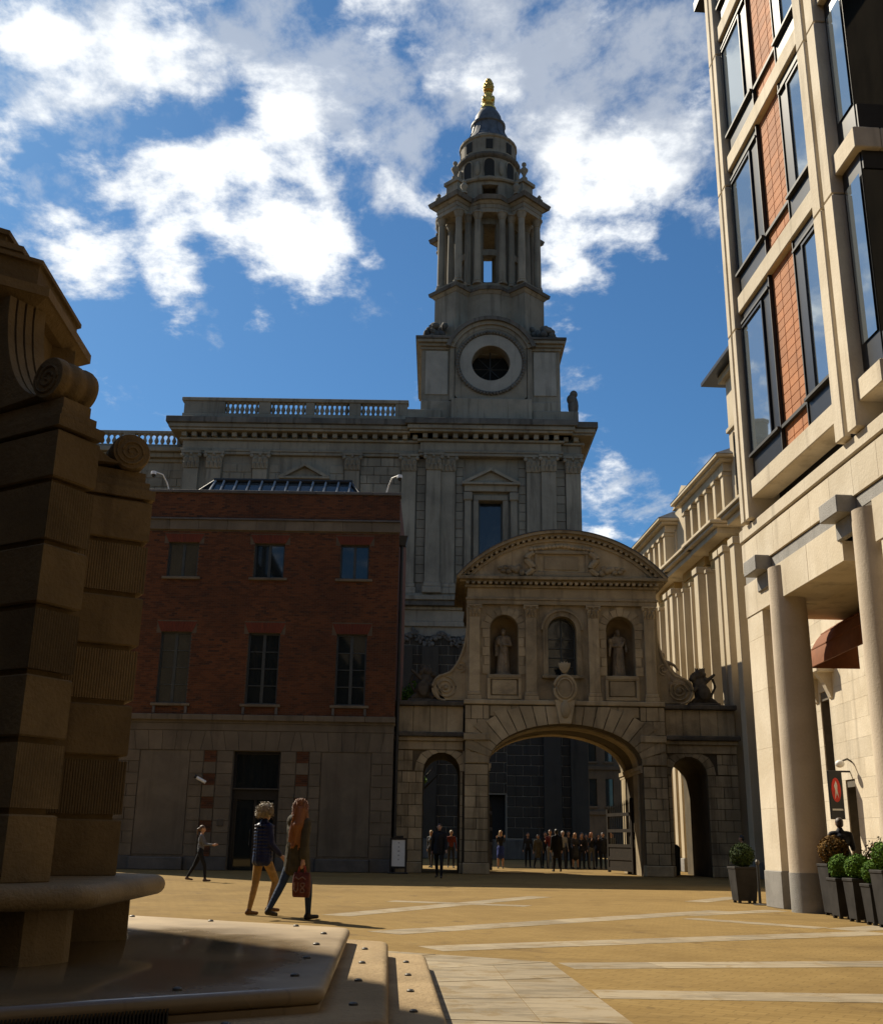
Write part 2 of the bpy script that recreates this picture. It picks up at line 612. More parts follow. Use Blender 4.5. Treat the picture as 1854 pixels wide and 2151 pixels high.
M['oldglass'] = glass_mat('leaded_glass', (0.012, 0.015, 0.018), 0.12, wav=0.3)
M['void'] = plain('unlit_interior', (0.012, 0.011, 0.010), 0.9)
M['terra'] = stone('terracotta', (0.45, 0.175, 0.062), (0.36, 0.13, 0.042), scale=2.2, perobj=0.14, grain=0.25, rough=0.75, streak=0.2)
M['oak'] = plain('dark_oak', (0.022, 0.016, 0.011), 0.75, var=0.3, scale=9, spec=0.15)
M['white'] = plain('white_paint', (0.75, 0.74, 0.72), 0.5)
M['awning'] = plain('awning_canvas', (0.19, 0.062, 0.018), 0.85, var=0.12)
M['pot'] = plain('planter_zinc', (0.030, 0.027, 0.025), 0.75, 0.0, var=0.3, scale=3, spec=0.15)

# ------------------------------------------------------------------ ground
def specks(t, P, c, amount, dark):
    """old chewing gum, drips and small stains scattered on paving"""
    v = t.n('ShaderNodeTexVoronoi')
    t.link(P, v.inputs['Vector'])
    v.inputs['Scale'].default_value = 3.1
    sp = t.n('ShaderNodeSeparateColor')
    t.link(v.outputs['Color'], sp.inputs[0])
    rad = t.math('MULTIPLY', t.math('POWER', sp.outputs[0], 3.0), 0.13)
    hit = t.math('LESS_THAN', v.outputs['Distance'], rad)
    return t.mix(t.math('MULTIPLY', hit, amount), c, (*dark, 1))


def ground_mat():
    m, t, bs = mat_base('york_stone_setts')
    P = t.n('ShaderNodeNewGeometry').outputs['Position']
    br = t.n('ShaderNodeTexBrick')
    t.link(t.mapping(P, rot=(0, 0, R(31))), br.inputs['Vector'])
    br.inputs['Scale'].default_value = 1.0
    br.inputs['Brick Width'].default_value = 0.24
    br.inputs['Row Height'].default_value = 0.12
    br.inputs['Mortar Size'].default_value = 0.006
    br.inputs['Color1'].default_value = (0.300, 0.202, 0.074, 1)
    br.inputs['Color2'].default_value = (0.258, 0.170, 0.060, 1)
    br.inputs['Mortar'].default_value = (0.185, 0.122, 0.045, 1)
    big = t.noise(P, 0.35, 6, 0.62, 0.5)
    mid = t.noise(P, 2.3, 5, 0.6, 0.3)
    fine = t.noise(P, 30, 3, 0.6)
    c = t.mix(t.math('MULTIPLY', t.ramp(big, 0.42, 0.72), 0.55), br.outputs[0], (0.145, 0.09, 0.030, 1))
    c = t.mix(t.math('MULTIPLY', t.ramp(mid, 0.52, 0.75), 0.35), c, (0.355, 0.255, 0.112, 1))
    spot = t.ramp(t.noise(P, 0.9, 6, 0.7, 0.8), 0.57, 0.68)
    c = t.mix(t.math('MULTIPLY', spot, 0.7), c, (0.11, 0.068, 0.027, 1))
    c = t.mix(t.math('MULTIPLY', fine, 0.45), c, (0.13, 0.08, 0.03, 1))
    long = t.ramp(t.noise(t.mapping(P, (0.25, 1.1, 1), rot=(0, 0, R(-12))), 1.0, 7, 0.68, 0.6), 0.52, 0.66)
    c = t.mix(t.math('MULTIPLY', long, 0.4), c, (0.13, 0.082, 0.030, 1))
    c = specks(t, P, c, 0.5, (0.09, 0.06, 0.03))
    t.link(c, bs.inputs['Base Color'])
    rr = t.math('MULTIPLY_ADD', spot, -0.15, 0.92)
    t.link(rr, bs.inputs['Roughness'])
    bs.inputs['Specular IOR Level'].default_value = 0.10
    bump(t, bs, t.math('ADD', br.outputs['Fac'], t.math('MULTIPLY', fine, 0.5)), 0.25, 0.006)
    return m


M['ground'] = ground_mat()


def slab_mat():
    m, t, bs = mat_base('pale_granite_slab')
    P = t.n('ShaderNodeNewGeometry').outputs['Position']
    rnd = t.n('ShaderNodeObjectInfo').outputs['Random']
    big = t.noise(P, 0.8, 5, 0.65, 0.4)
    worn = t.ramp(t.noise(t.mapping(P, (0.7, 3.2, 1)), 1.6, 8, 0.74, 0.5), 0.46, 0.60)
    fine = t.noise(P, 40, 3, 0.6)
    c = t.mix(big, (0.29, 0.235, 0.155, 1), (0.40, 0.33, 0.23, 1))
    c = t.mix(t.math('MULTIPLY', worn, 0.75), c, (0.19, 0.155, 0.105, 1))
    c = t.mix(t.math('MULTIPLY', fine, 0.3), c, (0.22, 0.18, 0.12, 1))
    c = specks(t, P, c, 0.45, (0.12, 0.09, 0.05))
    edge = t.ramp(t.noise(P, 2.6, 6, 0.7, 0.4), 0.50, 0.62)
    c = t.mix(t.math('MULTIPLY', edge, 0.55), c, (0.215, 0.145, 0.058, 1))
    g = t.math('MULTIPLY_ADD', rnd, 0.30, 0.82)
    cc = t.n('ShaderNodeCombineColor')
    for i in range(3):
        t.link(g, cc.inputs[i])
    c = t.mix(1.0, c, cc.outputs[0], 'MULTIPLY')
    t.link(c, bs.inputs['Base Color'])
    bs.inputs['Roughness'].default_value = 0.8
    bs.inputs['Specular IOR Level'].default_value = 0.15
    bump(t, bs, fine, 0.2, 0.006)
    return m


M['slab'] = slab_mat()

gmb = MB()
gmb.add([(-400, -200, 0), (400, -200, 0), (400, 600, 0), (-400, 600, 0)], [(0, 1, 2, 3)])
ground = part('ground', gmb, M['ground'])
ground['kind'] = 'structure'

_slab = MB().cbox(-.5, .5, -.5, .5, -.03, .0025, 0.0008).mesh('paving_slab')
_slab.materials.append(M['slab'])


def slab_band(x0, y0, x1, y1, w, ln=0.95):
    """a band of pale slabs laid from (x0,y0) to (x1,y1)"""
    d = Vector((x1 - x0, y1 - y0))
    L = d.length
    n = max(1, int(round(L / ln)))
    a = math.atan2(d.y, d.x)
    for i in range(n):
        f = (i + .5) / n
        o = bpy.data.objects.new('paving_slab', _slab)
        COL.objects.link(o)
        o.parent = ground
        o.location = (x0 + d.x * f, y0 + d.y * f, random.uniform(-.0006, .0006))
        o.rotation_euler = (0, 0, a)
        o.scale = (L / n - 0.004, w, 1)


FX, FY = -6.5, 9.3            # the bands fan out from the monument
def ray_band(x0, y0, deg, ln, w):
    slab_band(x0, y0, x0 + ln * math.cos(R(deg)), y0 + ln * math.sin(R(deg)), w)


ray_band(1.30, 9.37, 0.0, 5.6, 0.52)
ray_band(1.30, 11.42, 11.0, 5.7, 0.55)
ray_band(-0.05, 12.98, 28.0, 7.3, 0.62)
ray_band(-0.68, 15.05, 45.5, 8.6, 0.62)
ray_band(-1.60, 18.30, 62.0, 8.5, 0.55)
ray_band(4.3, 19.8, 40.0, 2.9, 0.5)
ray_band(-0.9, 22.95, -22.0, 2.9, 0.5)
ray_band(4.2, 18.95, -48.0, 2.4, 0.42)
ray_band(5.6, 24.5, 58.0, 3.0, 0.5)
ray_band(6.0, 16.85, 38.0, 1.4, 0.6)

HEXC = Vector((-4.3, 8.25))
HROT = R(2.5)


def hexpts(c, apo, rot=HROT, n=6):
    Rr = apo / math.cos(PI / n)
    return [(c[0] + Rr * math.cos(rot + PI / n + 2 * PI * i / n), c[1] + Rr * math.sin(rot + PI / n + 2 * PI * i / n)) for i in range(n)]


def hexring(c, apo, z, rot=HROT, k=1.0, seg=4):
    """hexagon with rounded corners, seg points per corner; k = corner radius"""
    base = hexpts(c, apo, rot)
    out = []
    for i in range(6):
        p = Vector(base[i])
        ang = rot + PI / 6 + i * PI / 3
        ctr = p - Vector((math.cos(ang), math.sin(ang))) * (k / math.cos(PI / 6))
        for s in range(seg + 1):
            a = ang - PI / 6 + (PI / 3) * s / seg
            out.append((ctr.x + k * math.cos(a), ctr.y + k * math.sin(a), z))
    return out


# pale apron of large slabs round the steps
def apron():
    inner, mid, outer = 4.36, 5.0, 5.62
    for (a0, a1, parts) in ((inner - .4, mid, 5), (mid + .006, outer, 5)):
        p0, p1 = hexpts(HEXC, a0), hexpts(HEXC, a1)
        for e in range(6):
            A0, B0, A1, B1 = Vector(p0[e - 1]), Vector(p0[e]), Vector(p1[e - 1]), Vector(p1[e])
            for k in range(parts):
                f0, f1 = k / parts, (k + 1) / parts
                g = 0.0022
                q = [A0.lerp(B0, f0 + g), A0.lerp(B0, f1 - g), A1.lerp(B1, f1 - g), A1.lerp(B1, f0 + g)]
                mb = MB().prism([(p.x, p.y) for p in q], -0.03, 0.0035 + random.uniform(-.0008, .0008), 'z')
                o = part('paving_slab', mb, M['slab'], ground)


apron()


# ------------------------------------------------------------------ monument
def monument():
    t = thing('monument', 'tiered stone monument with ribbed block piers, scrolls, hexagonal seat and three steps', 'monument', (HEXC.x, HEXC.y, 0))
    hs = 0.13
    stud_me = MB().lathe([(0.028, -0.004), (0.026, 0.008), (0.018, 0.014), (0.004, 0.016)], n=10).mesh('stud', True)
    stud_me.materials.append(M['steel'])
    for lv, apo in ((1, 4.33), (2, 3.97), (3, 3.62)):
        z1, z0 = hs * lv, hs * (lv - 1) + (0.0 if lv > 1 else -0.02)
        rings = []
        zt = z1 - 0.045
        rings.append(hexring(HEXC, apo - 0.03, z0, k=0.10))
        rings.append(hexring(HEXC, apo - 0.03, zt - 0.05, k=0.10))
        for j in range(7):
            a = -PI / 2 + PI * j / 6
            rings.append(hexring(HEXC, apo - 0.045 + 0.045 * math.cos(a), zt + 0.045 * math.sin(a), k=0.12))
        mb = MB().loft(rings)
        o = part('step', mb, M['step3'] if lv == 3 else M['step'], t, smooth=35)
        # studs along each edge
        pts = hexpts(HEXC, apo - 0.20)
        for e in range(6):
            A, B = Vector(pts[e - 1]), Vector(pts[e])
            n = int((B - A).length / 0.95)
            for i in range(n):
                p = A.lerp(B, (i + .35) / n)
                s = piece('stud', stud_me, o, (p.x, p.y, z1 + 0.002))
        # slab joints cut as thin dark lines are part of the material; nothing else here
    # drain grille in the front riser of the top step
    gp = hexpts(HEXC, 3.62)
    A, B = Vector(gp[4]), Vector(gp[5])
    dirv = (B - A).normalized()
    nrm = Vector((dirv.y, -dirv.x))
    gb = MB()
    for i in range(150):
        p = A.lerp(B, 0.12 + 0.0045 * i) + nrm * 0.0
        a = p + dirv * 0.009
        q = [p, a, a - nrm * 0.03, p - nrm * 0.03]
        gb.prism([(v.x, v.y) for v in q], 0.264, 0.335, 'z')
    part('drain_grille', gb, M['iron'], t)
    # seat: hexagonal slab with a round nose on pedestal legs
    PC = Vector((-4.12, 8.06))
    zt = 0.865
    rings = []
    rr = 0.075
    for j in range(9):
        a = -PI / 2 + PI * j / 8
        rings.append(hexring(PC, 1.98 - rr + rr * math.cos(a), zt - rr + rr * math.sin(a), k=0.22, seg=6))
    part('seat', MB().loft(rings), M['seat'], t, smooth=50)
    core = MB()
    core.frustum(hexpts(PC, 1.35), 0.385, hexpts(PC, 1.35), zt - 2 * rr + 0.01)
    part('seat_plinth', core, M['seat'], t)
    hp = hexpts(PC, 1.68)
    for i in range(6):
        p = Vector(hp[i])
        ang = HROT + PI / 6 + i * PI / 3
        d = Vector((math.cos(ang), math.sin(ang)))
        n = Vector((-d.y, d.x))
        ring = []
        q = []
        for (a, b) in ((0.10, -0.20), (0.13, -0.12), (0.13, 0.12), (0.10, 0.20), (-0.6, 0.20), (-0.6, -0.20)):
            w = p + d * (a - 0.12) + n * b
            q.append((w.x, w.y))
        mb = MB().prism(q, 0.385, zt - 2 * rr + 0.01, 'z')
        part('seat_leg', mb, M['seat'], t)
    # core drum and six radiating piers of alternating smooth and ribbed blocks
    dr = MB()
    dr.frustum(hexpts(PC, 0.95), zt - 0.02, hexpts(PC, 0.95), 4.1)
    part('core', dr, M['mon'], t)
    levels = [zt - .005, 1.30, 1.745, 2.185, 2.625, 3.07, 3.51, 3.90]
    for i in range(6):
        ang = HROT + PI / 6 + i * PI / 3
        if i == 5:
            ang = math.atan2(7.14 - PC.y, -2.55 - PC.x)
        if i == 0:
            ang = math.atan2(8.86 - PC.y, -2.64 - PC.x)
        d = Vector((math.cos(ang), math.sin(ang)))
        n = Vector((-d.y, d.x))
        fr = lambda a, b, z: (PC.x + d.x * a + n.x * b, PC.y + d.y * a + n.y * b, z)
        pier = MB()
        hw = 0.145
        q = [fr(0.6, -hw, 0)[:2], fr(1.715, -hw, 0)[:2], fr(1.715, hw, 0)[:2], fr(0.6, hw, 0)[:2]]
        pier.prism(q, zt - .01, 3.9, 'z')
        po = part('pier', pier, M['mon'], t)
        for k in range(len(levels) - 1):
            z0, z1 = levels[k] + (0.020 if k else 0), levels[k + 1] - 0.020
            b = MB()
            W2, L2 = 0.19, 1.775
            if k % 2 == 1 or k == 0 and False:
                # ribbed block: fine vertical flutes on all three faces
                prof = []
                nr = 18
                for s in range(nr * 2 + 1):
                    f = s / (nr * 2)
                    prof.append((L2 - (0.007 if s % 2 else 0.0), -W2 + 2 * W2 * f))
                nl = 52
                side = []
                for s in range(nl * 2 + 1):
                    f = s / (nl * 2)
                    side.append((L2 - 0.01 - (L2 - 0.71) * f, 0.007 if s % 2 else 0.0))
                poly = [fr(a, bb, 0)[:2] for (a, bb) in prof]
                poly += [fr(a, W2 - e, 0)[:2] for (a, e) in side]
                poly += [fr(a, -(W2 - e), 0)[:2] for (a, e) in side[::-1]]
                b.prism(poly, z0, z1, 'z')
            else:
                c = 0.012
                lo = [fr(0.7, -W2, 0), fr(L2, -W2, 0), fr(L2, W2, 0), fr(0.7, W2, 0)]
                li = [fr(0.7, -W2 + c, 0), fr(L2 - c, -W2 + c, 0), fr(L2 - c, W2 - c, 0), fr(0.7, W2 - c, 0)]
                sz = lambda ps, z: [(p[0], p[1], z) for p in ps]
                b.loft([sz(li, z0), sz(lo, z0 + c), sz(lo, z1 - c), sz(li, z1)])
            ob = part('stone_block', b, M['mon'], po)
        # stepped cap
        for (z0, z1, e) in ((3.905, 3.985, 0.015), (3.985, 4.06, -0.03), (4.06, 4.155, -0.065)):
            cb = MB()
            cb.prism([fr(0.5, -.19 - e, 0)[:2], fr(1.775 + e, -.19 - e, 0)[:2], fr(1.775 + e, .19 + e, 0)[:2], fr(0.5, .19 + e, 0)[:2]], z0, z1, 'z')
            part('cap_moulding', cb, M['mon'], po)
        # scroll: a ribbed roll with spiral cheeks, running up into a sweeping console
        rad = 0.165
        sc = MB()
        ctr_a, ctr_z = 1.56, 4.155 + rad
        prof = [(-.17, 0.93), (-.14, 1.0), (-.10, 1.0), (-.085, .9), (-.05, .9), (-.035, 1.0), (.035, 1.0), (.05, .9), (.085, .9), (.10, 1.0), (.14, 1.0), (.17, 0.93)]
        rings = []
        for (b_, s_) in prof:
            rings.append([fr(ctr_a + rad * s_ * math.cos(2 * PI * u / 28), b_, ctr_z + rad * s_ * math.sin(2 * PI * u / 28)) for u in range(28)])
        sc.loft(rings)
        so = part('scroll', sc, M['mon'], t, smooth=50)
        for sgn in (-1, 1):
            sp = MB()
            pts = []
            for u in range(46):
                th = u / 45 * 2 * PI * 2.4
                r_ = rad * 0.80 * (1 - u / 50)
                pts.append(fr(ctr_a + r_ * math.cos(th + 2.2), sgn * 0.172, ctr_z + r_ * math.sin(th + 2.2)))
            sp.tube(pts, 0.010, 6)
            part('spiral', sp, M['mon'], so)
        con = MB()
        # console profile: rises from the scroll, concave, up to the entablature
        prof2 = []
        for u in range(13):
            f = u / 12
            prof2.append((1.52 - 0.52 * math.sin(f * PI / 2), 4.20 + 0.93 * (1 - math.cos(f * PI / 2))))
        for (b0, b1, dl) in ((-.17, -.11, 0), (-.09, -.03, 0), (-.01, .05, 0), (.07, .17, 0), (-.15, .15, .05)):
            poly = [(a - dl, z) for (a, z) in prof2]
            ring0 = [fr(a, b0, z) for (a, z) in poly] + [fr(0.5, b0, poly[-1][1]), fr(0.5, b0, 4.15)]
            ring1 = [fr(a, b1, z) for (a, z) in poly] + [fr(0.5, b1, poly[-1][1]), fr(0.5, b1, 4.15)]
            con.loft([ring0, ring1])
        part('console', con, M['mon'], t)
    # tiers of hexagonal entablature rising to the block that carries the column
    PU = Vector((-4.20, 8.11))
    for nm, z0, z1, a0, a1 in (('tier', 4.10, 5.13, .88, .88), ('cornice', 5.13, 5.20, .96, 1.05), ('cornice', 5.20, 5.29, 1.07, 1.07), ('tier', 5.29, 5.56, .94, .94), ('cornice', 5.56, 5.60, .97, .97),
                               ('tier', 5.60, 5.70, .84, .64), ('cornice', 5.70, 5.76, .66, .73), ('cornice', 5.76, 5.82, .75, .75), ('tier', 5.82, 6.00, .55, .55), ('cornice', 6.00, 6.05, .58, .58)):
        z0, z1 = [z if z <= 5.13 else 5.13 + (z - 5.13) * .88 for z in (z0, z1)]
        mb = MB().frustum(hexpts(PU, a0), z0, hexpts(PU, a1), z1)
        part(nm, mb, M['mon'], t)
    return t


def wet_shaded_step():
    """top step: the same stone, under a water pool that mirrors the seat, spread and darkened to paint in shade"""
    m, t, bs = mat_base('step_stone_wet_shaded')
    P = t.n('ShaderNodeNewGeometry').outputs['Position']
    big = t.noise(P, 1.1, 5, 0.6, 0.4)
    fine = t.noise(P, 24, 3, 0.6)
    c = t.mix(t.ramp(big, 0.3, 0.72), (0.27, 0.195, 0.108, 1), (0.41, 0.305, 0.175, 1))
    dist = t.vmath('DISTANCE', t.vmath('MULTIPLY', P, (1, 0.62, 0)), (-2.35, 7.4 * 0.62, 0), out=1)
    wet_shade = t.ramp(t.math('ADD', dist, t.math('MULTIPLY', t.noise(P, 1.8, 5, 0.6), 1.0)), 2.9, 1.5)
    c = t.mix(t.math('MULTIPLY', wet_shade, 0.72), c, (0.10, 0.072, 0.042, 1))  # water stain made broader and darker to paint in the step's shade
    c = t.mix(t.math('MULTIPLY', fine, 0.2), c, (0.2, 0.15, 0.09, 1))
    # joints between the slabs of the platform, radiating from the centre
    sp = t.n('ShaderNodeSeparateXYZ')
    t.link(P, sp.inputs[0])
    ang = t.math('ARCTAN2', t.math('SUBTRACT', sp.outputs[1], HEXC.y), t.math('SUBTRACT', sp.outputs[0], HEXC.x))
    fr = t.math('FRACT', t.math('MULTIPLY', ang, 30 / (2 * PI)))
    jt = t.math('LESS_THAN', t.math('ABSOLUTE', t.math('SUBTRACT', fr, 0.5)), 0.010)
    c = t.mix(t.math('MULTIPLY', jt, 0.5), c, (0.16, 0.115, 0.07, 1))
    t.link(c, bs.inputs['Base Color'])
    t.link(t.math('MULTIPLY_ADD', wet_shade, -0.62, 0.72), bs.inputs['Roughness'])
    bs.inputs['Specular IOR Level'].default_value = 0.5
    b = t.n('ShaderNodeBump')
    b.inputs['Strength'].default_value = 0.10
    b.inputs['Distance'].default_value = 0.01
    t.link(t.math('ADD', t.noise(P, 3.0, 2, 0.5), t.math('MULTIPLY', fine, t.math('SUBTRACT', 1.0, wet_shade))), b.inputs['Height'])
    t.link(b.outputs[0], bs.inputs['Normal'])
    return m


M['step3'] = wet_shaded_step()
monument()

# ------------------------------------------------------------------ shared pieces
_block = MB().cbox(-.5, .5, -.5, .5, -.5, .5, 0.03).mesh('stone_block')
BLOCK = {}


_block_fine = MB().cbox(-.5, .5, -.5, .5, -.5, .5, 0.006).mesh('stone_block')


def blk(mat):
    if mat not in BLOCK:
        me = (_block_fine if mat == 'clean' else _block).copy()
        me.materials.append(M[mat])
        BLOCK[mat] = me
    return BLOCK[mat]


def ashlar(parent, x0, x1, z0, z1, yf, rows, bw, mat, proud=0.03, depth=0.10, gap=0.022, name='stone_block', skip=None):
    """courses of separate blocks on a wall facing -Y; every second course is shifted"""
    h = (z1 - z0) / rows
    n = 0
    for r in range(rows):
        za, zb = z0 + r * h, z0 + (r + 1) * h
        L = x1 - x0
        k = max(1, int(round(L / bw)))
        cuts = [x0 + L * i / k for i in range(k + 1)]
        if r % 2 and k > 1:
            cuts = [x0] + [x0 + L * (i + .5) / k for i in range(k)] + [x1]
        elif r % 2 and k == 1 and L > bw * .9:
            cuts = [x0, x0 + L * .5, x1]
        for a, b in zip(cuts, cuts[1:]):
            if skip and skip((a + b) / 2, (za + zb) / 2):
                continue
            dy = random.uniform(-.006, .006)
            piece(name, blk(mat), parent, ((a + b) / 2, yf - proud + depth / 2 + dy, (za + zb) / 2), (b - a - gap, depth, zb - za - gap))
            n += 1
    return n


def sash_window(parent, x0, x1, z0, z1, y, nx, nz, bars=0.045, sill=True, frame='wframe', glass='glass', name='window', sillmat='rust', sz=0.09):
    """window with frame, glazing bars, panes and sill as its own part; facade faces -Y"""
    fr = MB()
    w = 0.07
    fr.box(x0, x0 + w, y, y + .08, z0, z1).box(x1 - w, x1, y, y + .08, z0, z1)
    fr.box(x0 + w, x1 - w, y, y + .08, z0, z0 + w).box(x0 + w, x1 - w, y, y + .08, z1 - w, z1)
    ix0, ix1, iz0, iz1 = x0 + w, x1 - w, z0 + w, z1 - w
    for i in range(1, nx):
        c = ix0 + (ix1 - ix0) * i / nx
        fr.box(c - bars, c + bars, y - .003, y + .07, iz0, iz1)
    for j in range(1, nz):
        c = iz0 + (iz1 - iz0) * j / nz
        fr.box(ix0, ix1, y + .004, y + .066, c - .018, c + .018)
    wo = part(name, fr, M[frame], parent)
    for i in range(nx):
        for j in range(nz):
            a, b = ix0 + (ix1 - ix0) * i / nx, ix0 + (ix1 - ix0) * (i + 1) / nx
            c, d = iz0 + (iz1 - iz0) * j / nz, iz0 + (iz1 - iz0) * (j + 1) / nz
            p = MB()
            tl = random.uniform(-.006, .006)
            p.add([(a, y + .04, c), (b, y + .04 + tl, c), (b, y + .04 + tl, d), (a, y + .04, d)], [(0, 1, 2, 3)])
            part('pane', p, M[glass], wo)
    if sill:
        part('sill', MB().cbox(x0 - .16, x1 + .16, y - .26, y + .1, z0 - sz - .02, z0 - .002, .015), M[sillmat], wo)
    return wo


# ------------------------------------------------------------------ red brick building
def brick_courses(x0, x1, z0, z1, yf, holes, bl=0.215, bh=0.065, j=0.010, proud=0.012, clip=None):
    mb = MB()
    row, z = 0, z0
    while z + bh * .6 < z1:
        zt = min(z + bh, z1)
        x = x0 - (0.1125 if row % 2 else 0)
        while x < x1:
            a, b = max(x, x0), min(x + bl, x1)
            x += bl + j
            if b - a < 0.03:
                continue
            segs = [(a, b)]
            for (hx0, hx1, hz0, hz1) in holes:
                if zt > hz0 + .01 and z < hz1 - .01:
                    ns = []
                    for (p, q) in segs:
                        if q <= hx0 or p >= hx1:
                            ns.append((p, q))
                        else:
                            if hx0 - p > .03: ns.append((p, hx0))
                            if q - hx1 > .03: ns.append((hx1, q))
                    segs = ns
            for (p, q) in segs:
                y = yf - proud + random.uniform(-.003, .003)
                yb = yf + .004
                mb.add([(p, y, z), (q, y, z), (q, y, zt), (p, y, zt), (p, yb, z), (q, yb, z), (q, yb, zt), (p, yb, zt)],
                       [(0, 1, 2, 3), (0, 4, 5, 1), (3, 2, 6, 7), (0, 3, 7, 4), (1, 5, 6, 2)])
        z += bh + j
        row += 1
    return mb


def brick_building():
    Y = 42.8
    XL, XR = -14.8, -1.74
    t = thing('brick_building', 'red brick building with pale stone ground floor beside the gateway', 'building', (-7.05, Y, 0))
    up = [(-11.24, -10.0, 11.40, 12.87), (-7.69, -6.44, 11.40, 12.87), (-4.14, -2.95, 11.40, 12.87)]
    lo = [(-11.22, -10.0, 6.26, 9.12), (-7.69, -6.42, 6.26, 9.12), (-4.14, -2.92, 6.26, 9.12)]
    holes = up + lo
    wall = MB().wall_holes(XL, XR, 5.83, 15.0, Y, Y + .4, holes)
    wall.box(XL, XL + .4, Y + .4, Y + 9, 0, 15.0).box(XR - .4, XR, Y + .4, Y + 9, 0, 15.0).box(XL, XR, Y + 9, Y + 9.4, 0, 15.0)
    part('wall', wall, M['mortar'], t)
    # flat gauged arches over the windows, in brighter rubbed brick
    garch = []
    for (a, b, c, d) in holes:
        hgt = 0.42 if d < 10 else 0.36
        n = 13
        gm = MB()
        for i in range(n):
            f0, f1 = i / n, (i + 1) / n
            b0, b1 = a - .02 + (b - a + .04) * f0 + .004, a - .02 + (b - a + .04) * f1 - .004
            t0, t1 = a - .20 + (b - a + .40) * f0 + .004, a - .20 + (b - a + .40) * f1 - .004
            gm.prism([(b0, d + .005), (b1, d + .005), (t1, d + hgt), (t0, d + hgt)], Y - .022, Y + .02, 'y')
        part('flat_arch', gm, M['brick_red'], t)
        garch.append((a - .20, b + .20, d, d + hgt))
    band = (XL, XR, 13.38, 13.86)
    bm = brick_courses(XL, XR, 5.85, 13.36, Y, holes + garch)
    part('bricks', bm, M['brick'], t, kind='stuff')
    pm = brick_courses(XL, XR, 13.90, 15.02, Y, [])
    part('parapet_bricks', pm, M['brick'], t, kind='stuff')
    # right flank, seen at a sliver
    part('flank_bricks', MB().box(XR, XR + .012, Y, Y + 9, 5.9, 15.0), M['brick'], t)
    # stone band, coping and string course in separate lengths
    xs = np.linspace(XL - .06, XR + .06, 12)
    for a, b in zip(xs, xs[1:]):
        part('stone_band', MB().cbox(a, b - .006, Y - .10, Y + .06, 13.40, 13.82, .012), M['rust'], t)
    for a, b in zip(xs, xs[1:]):
        part('band_drip', MB().cbox(a, b - .004, Y - .17, Y + .05, 13.822, 13.90, .012), M['plinth'], t)
    for a, b in zip(xs, xs[1:]):
        part('coping', MB().cbox(a, b - .006, Y - .09, Y + .42, 15.02, 15.15, .015), M['plinth'], t)
    for a, b in zip(xs, xs[1:]):
        part('string_course', MB().cbox(a, b - .006, Y - .16, Y + .06, 5.60, 5.83, .02), M['rust'], t)
    part('string_shadow_course', MB().box(XL, XR + .06, Y - .05, Y + .06, 5.50, 5.60), M['rust'], t)
    part('roof', MB().box(XL + .4, XR - .4, Y + .4, Y + 9, 14.5, 14.7), M['lead'], t)
    for i, h in enumerate(up):
        sash_window(t, *h, Y + .14, 2, 1, bars=0.055)
    for i, h in enumerate(lo):
        wo = sash_window(t, *h, Y + .14, 2, 4, bars=0.06)
        for s in (h[0] - .02, h[1] + .02):
            part('sill_bracket', MB().cbox(s - .05, s + .05, Y - .1, Y, 5.86, 6.14, .01), M['plinth'], wo)
    part('interior', MB().box(XL + .5, XR - .5, Y + .42, Y + 8.9, 5.6, 14.4), M['void'], t)
    # ground floor: rusticated stone courses, blind panels, door with brick chequers
    door = (-7.97, -6.13, 0.0, 4.44)
    gw = MB().wall_holes(XL, XR, 0, 5.5, Y + .05, Y + .45, [door])
    part('ground_wall', gw, M['joint'], t)
    lint0, lint1 = 4.46, 5.20
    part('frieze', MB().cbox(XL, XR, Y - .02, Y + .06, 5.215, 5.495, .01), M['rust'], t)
    # voussoir-like lintel blocks
    jx = list(np.linspace(XL, XR, 27))
    ctr = [-13.6, -10.63, -7.05, -3.56]
    def slant(x):
        c = min(ctr, key=lambda q: abs(q - x))
        return 0.0 if x in (XL, XR) else max(-.16, min(.16, (x - c) * .12))
    for a, b in zip(jx, jx[1:]):
        pb = MB().prism([(a + .007, lint0), (b - .007, lint0), (b - .007 + slant(b), lint1), (a + .007 + slant(a), lint1)], Y - .01, Y + .06, 'y')
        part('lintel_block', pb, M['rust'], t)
    bk = blk('rust')
    panels = [(-11.6, -9.67), (-4.53, -2.60)]
    for (a, b) in panels:
        part('blind_panel', MB().cbox(a, b, Y + .02, Y + .07, .55, 4.44, .01), M['panel'], t)
        part('stone_bench', MB().cbox(a - .05, b + .05, Y - .22, Y + .04, .0, .46, .03), M['plinth'], t)
    brx = [(-9.1, -8.62), (-5.5, -5.02)]
    strips = [(XL, -11.62), (-9.65, -9.12), (-8.60, -7.98), (-6.12, -5.52), (-5.0, -4.55), (-2.58, XR)]
    for (a, b) in strips:
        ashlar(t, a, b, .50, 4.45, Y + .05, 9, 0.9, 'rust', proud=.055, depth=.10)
    for (a, b) in brx:
        h = (4.45 - .5) / 9
        for r in range(9):
            z0 = .5 + r * h
            if r % 2 == 0:
                cb = brick_courses(a + .01, b - .01, z0 + .01, z0 + h - .01, Y + .03, [])
                part('brick_chequer', cb, M['brick'], t, kind='stuff')
                part('chequer_back', MB().box(a, b, Y + .03, Y + .06, z0, z0 + h), M['mortar'], t)
            else:
                piece('stone_block', bk, t, ((a + b) / 2, Y + .045, z0 + h / 2), (b - a - .014, .1, h - .014))
    for (a, b) in ((XL, -11.66), (-9.6, -7.98), (-6.12, -4.6), (-2.54, XR)):
        part('plinth', MB().cbox(a, b, Y - .06, Y + .06, 0, .49, .02), M['plinth'], t)
    # door: dark glazed double door under a transom light
    dm = MB()
    dx0, dx1 = door[0], door[1]
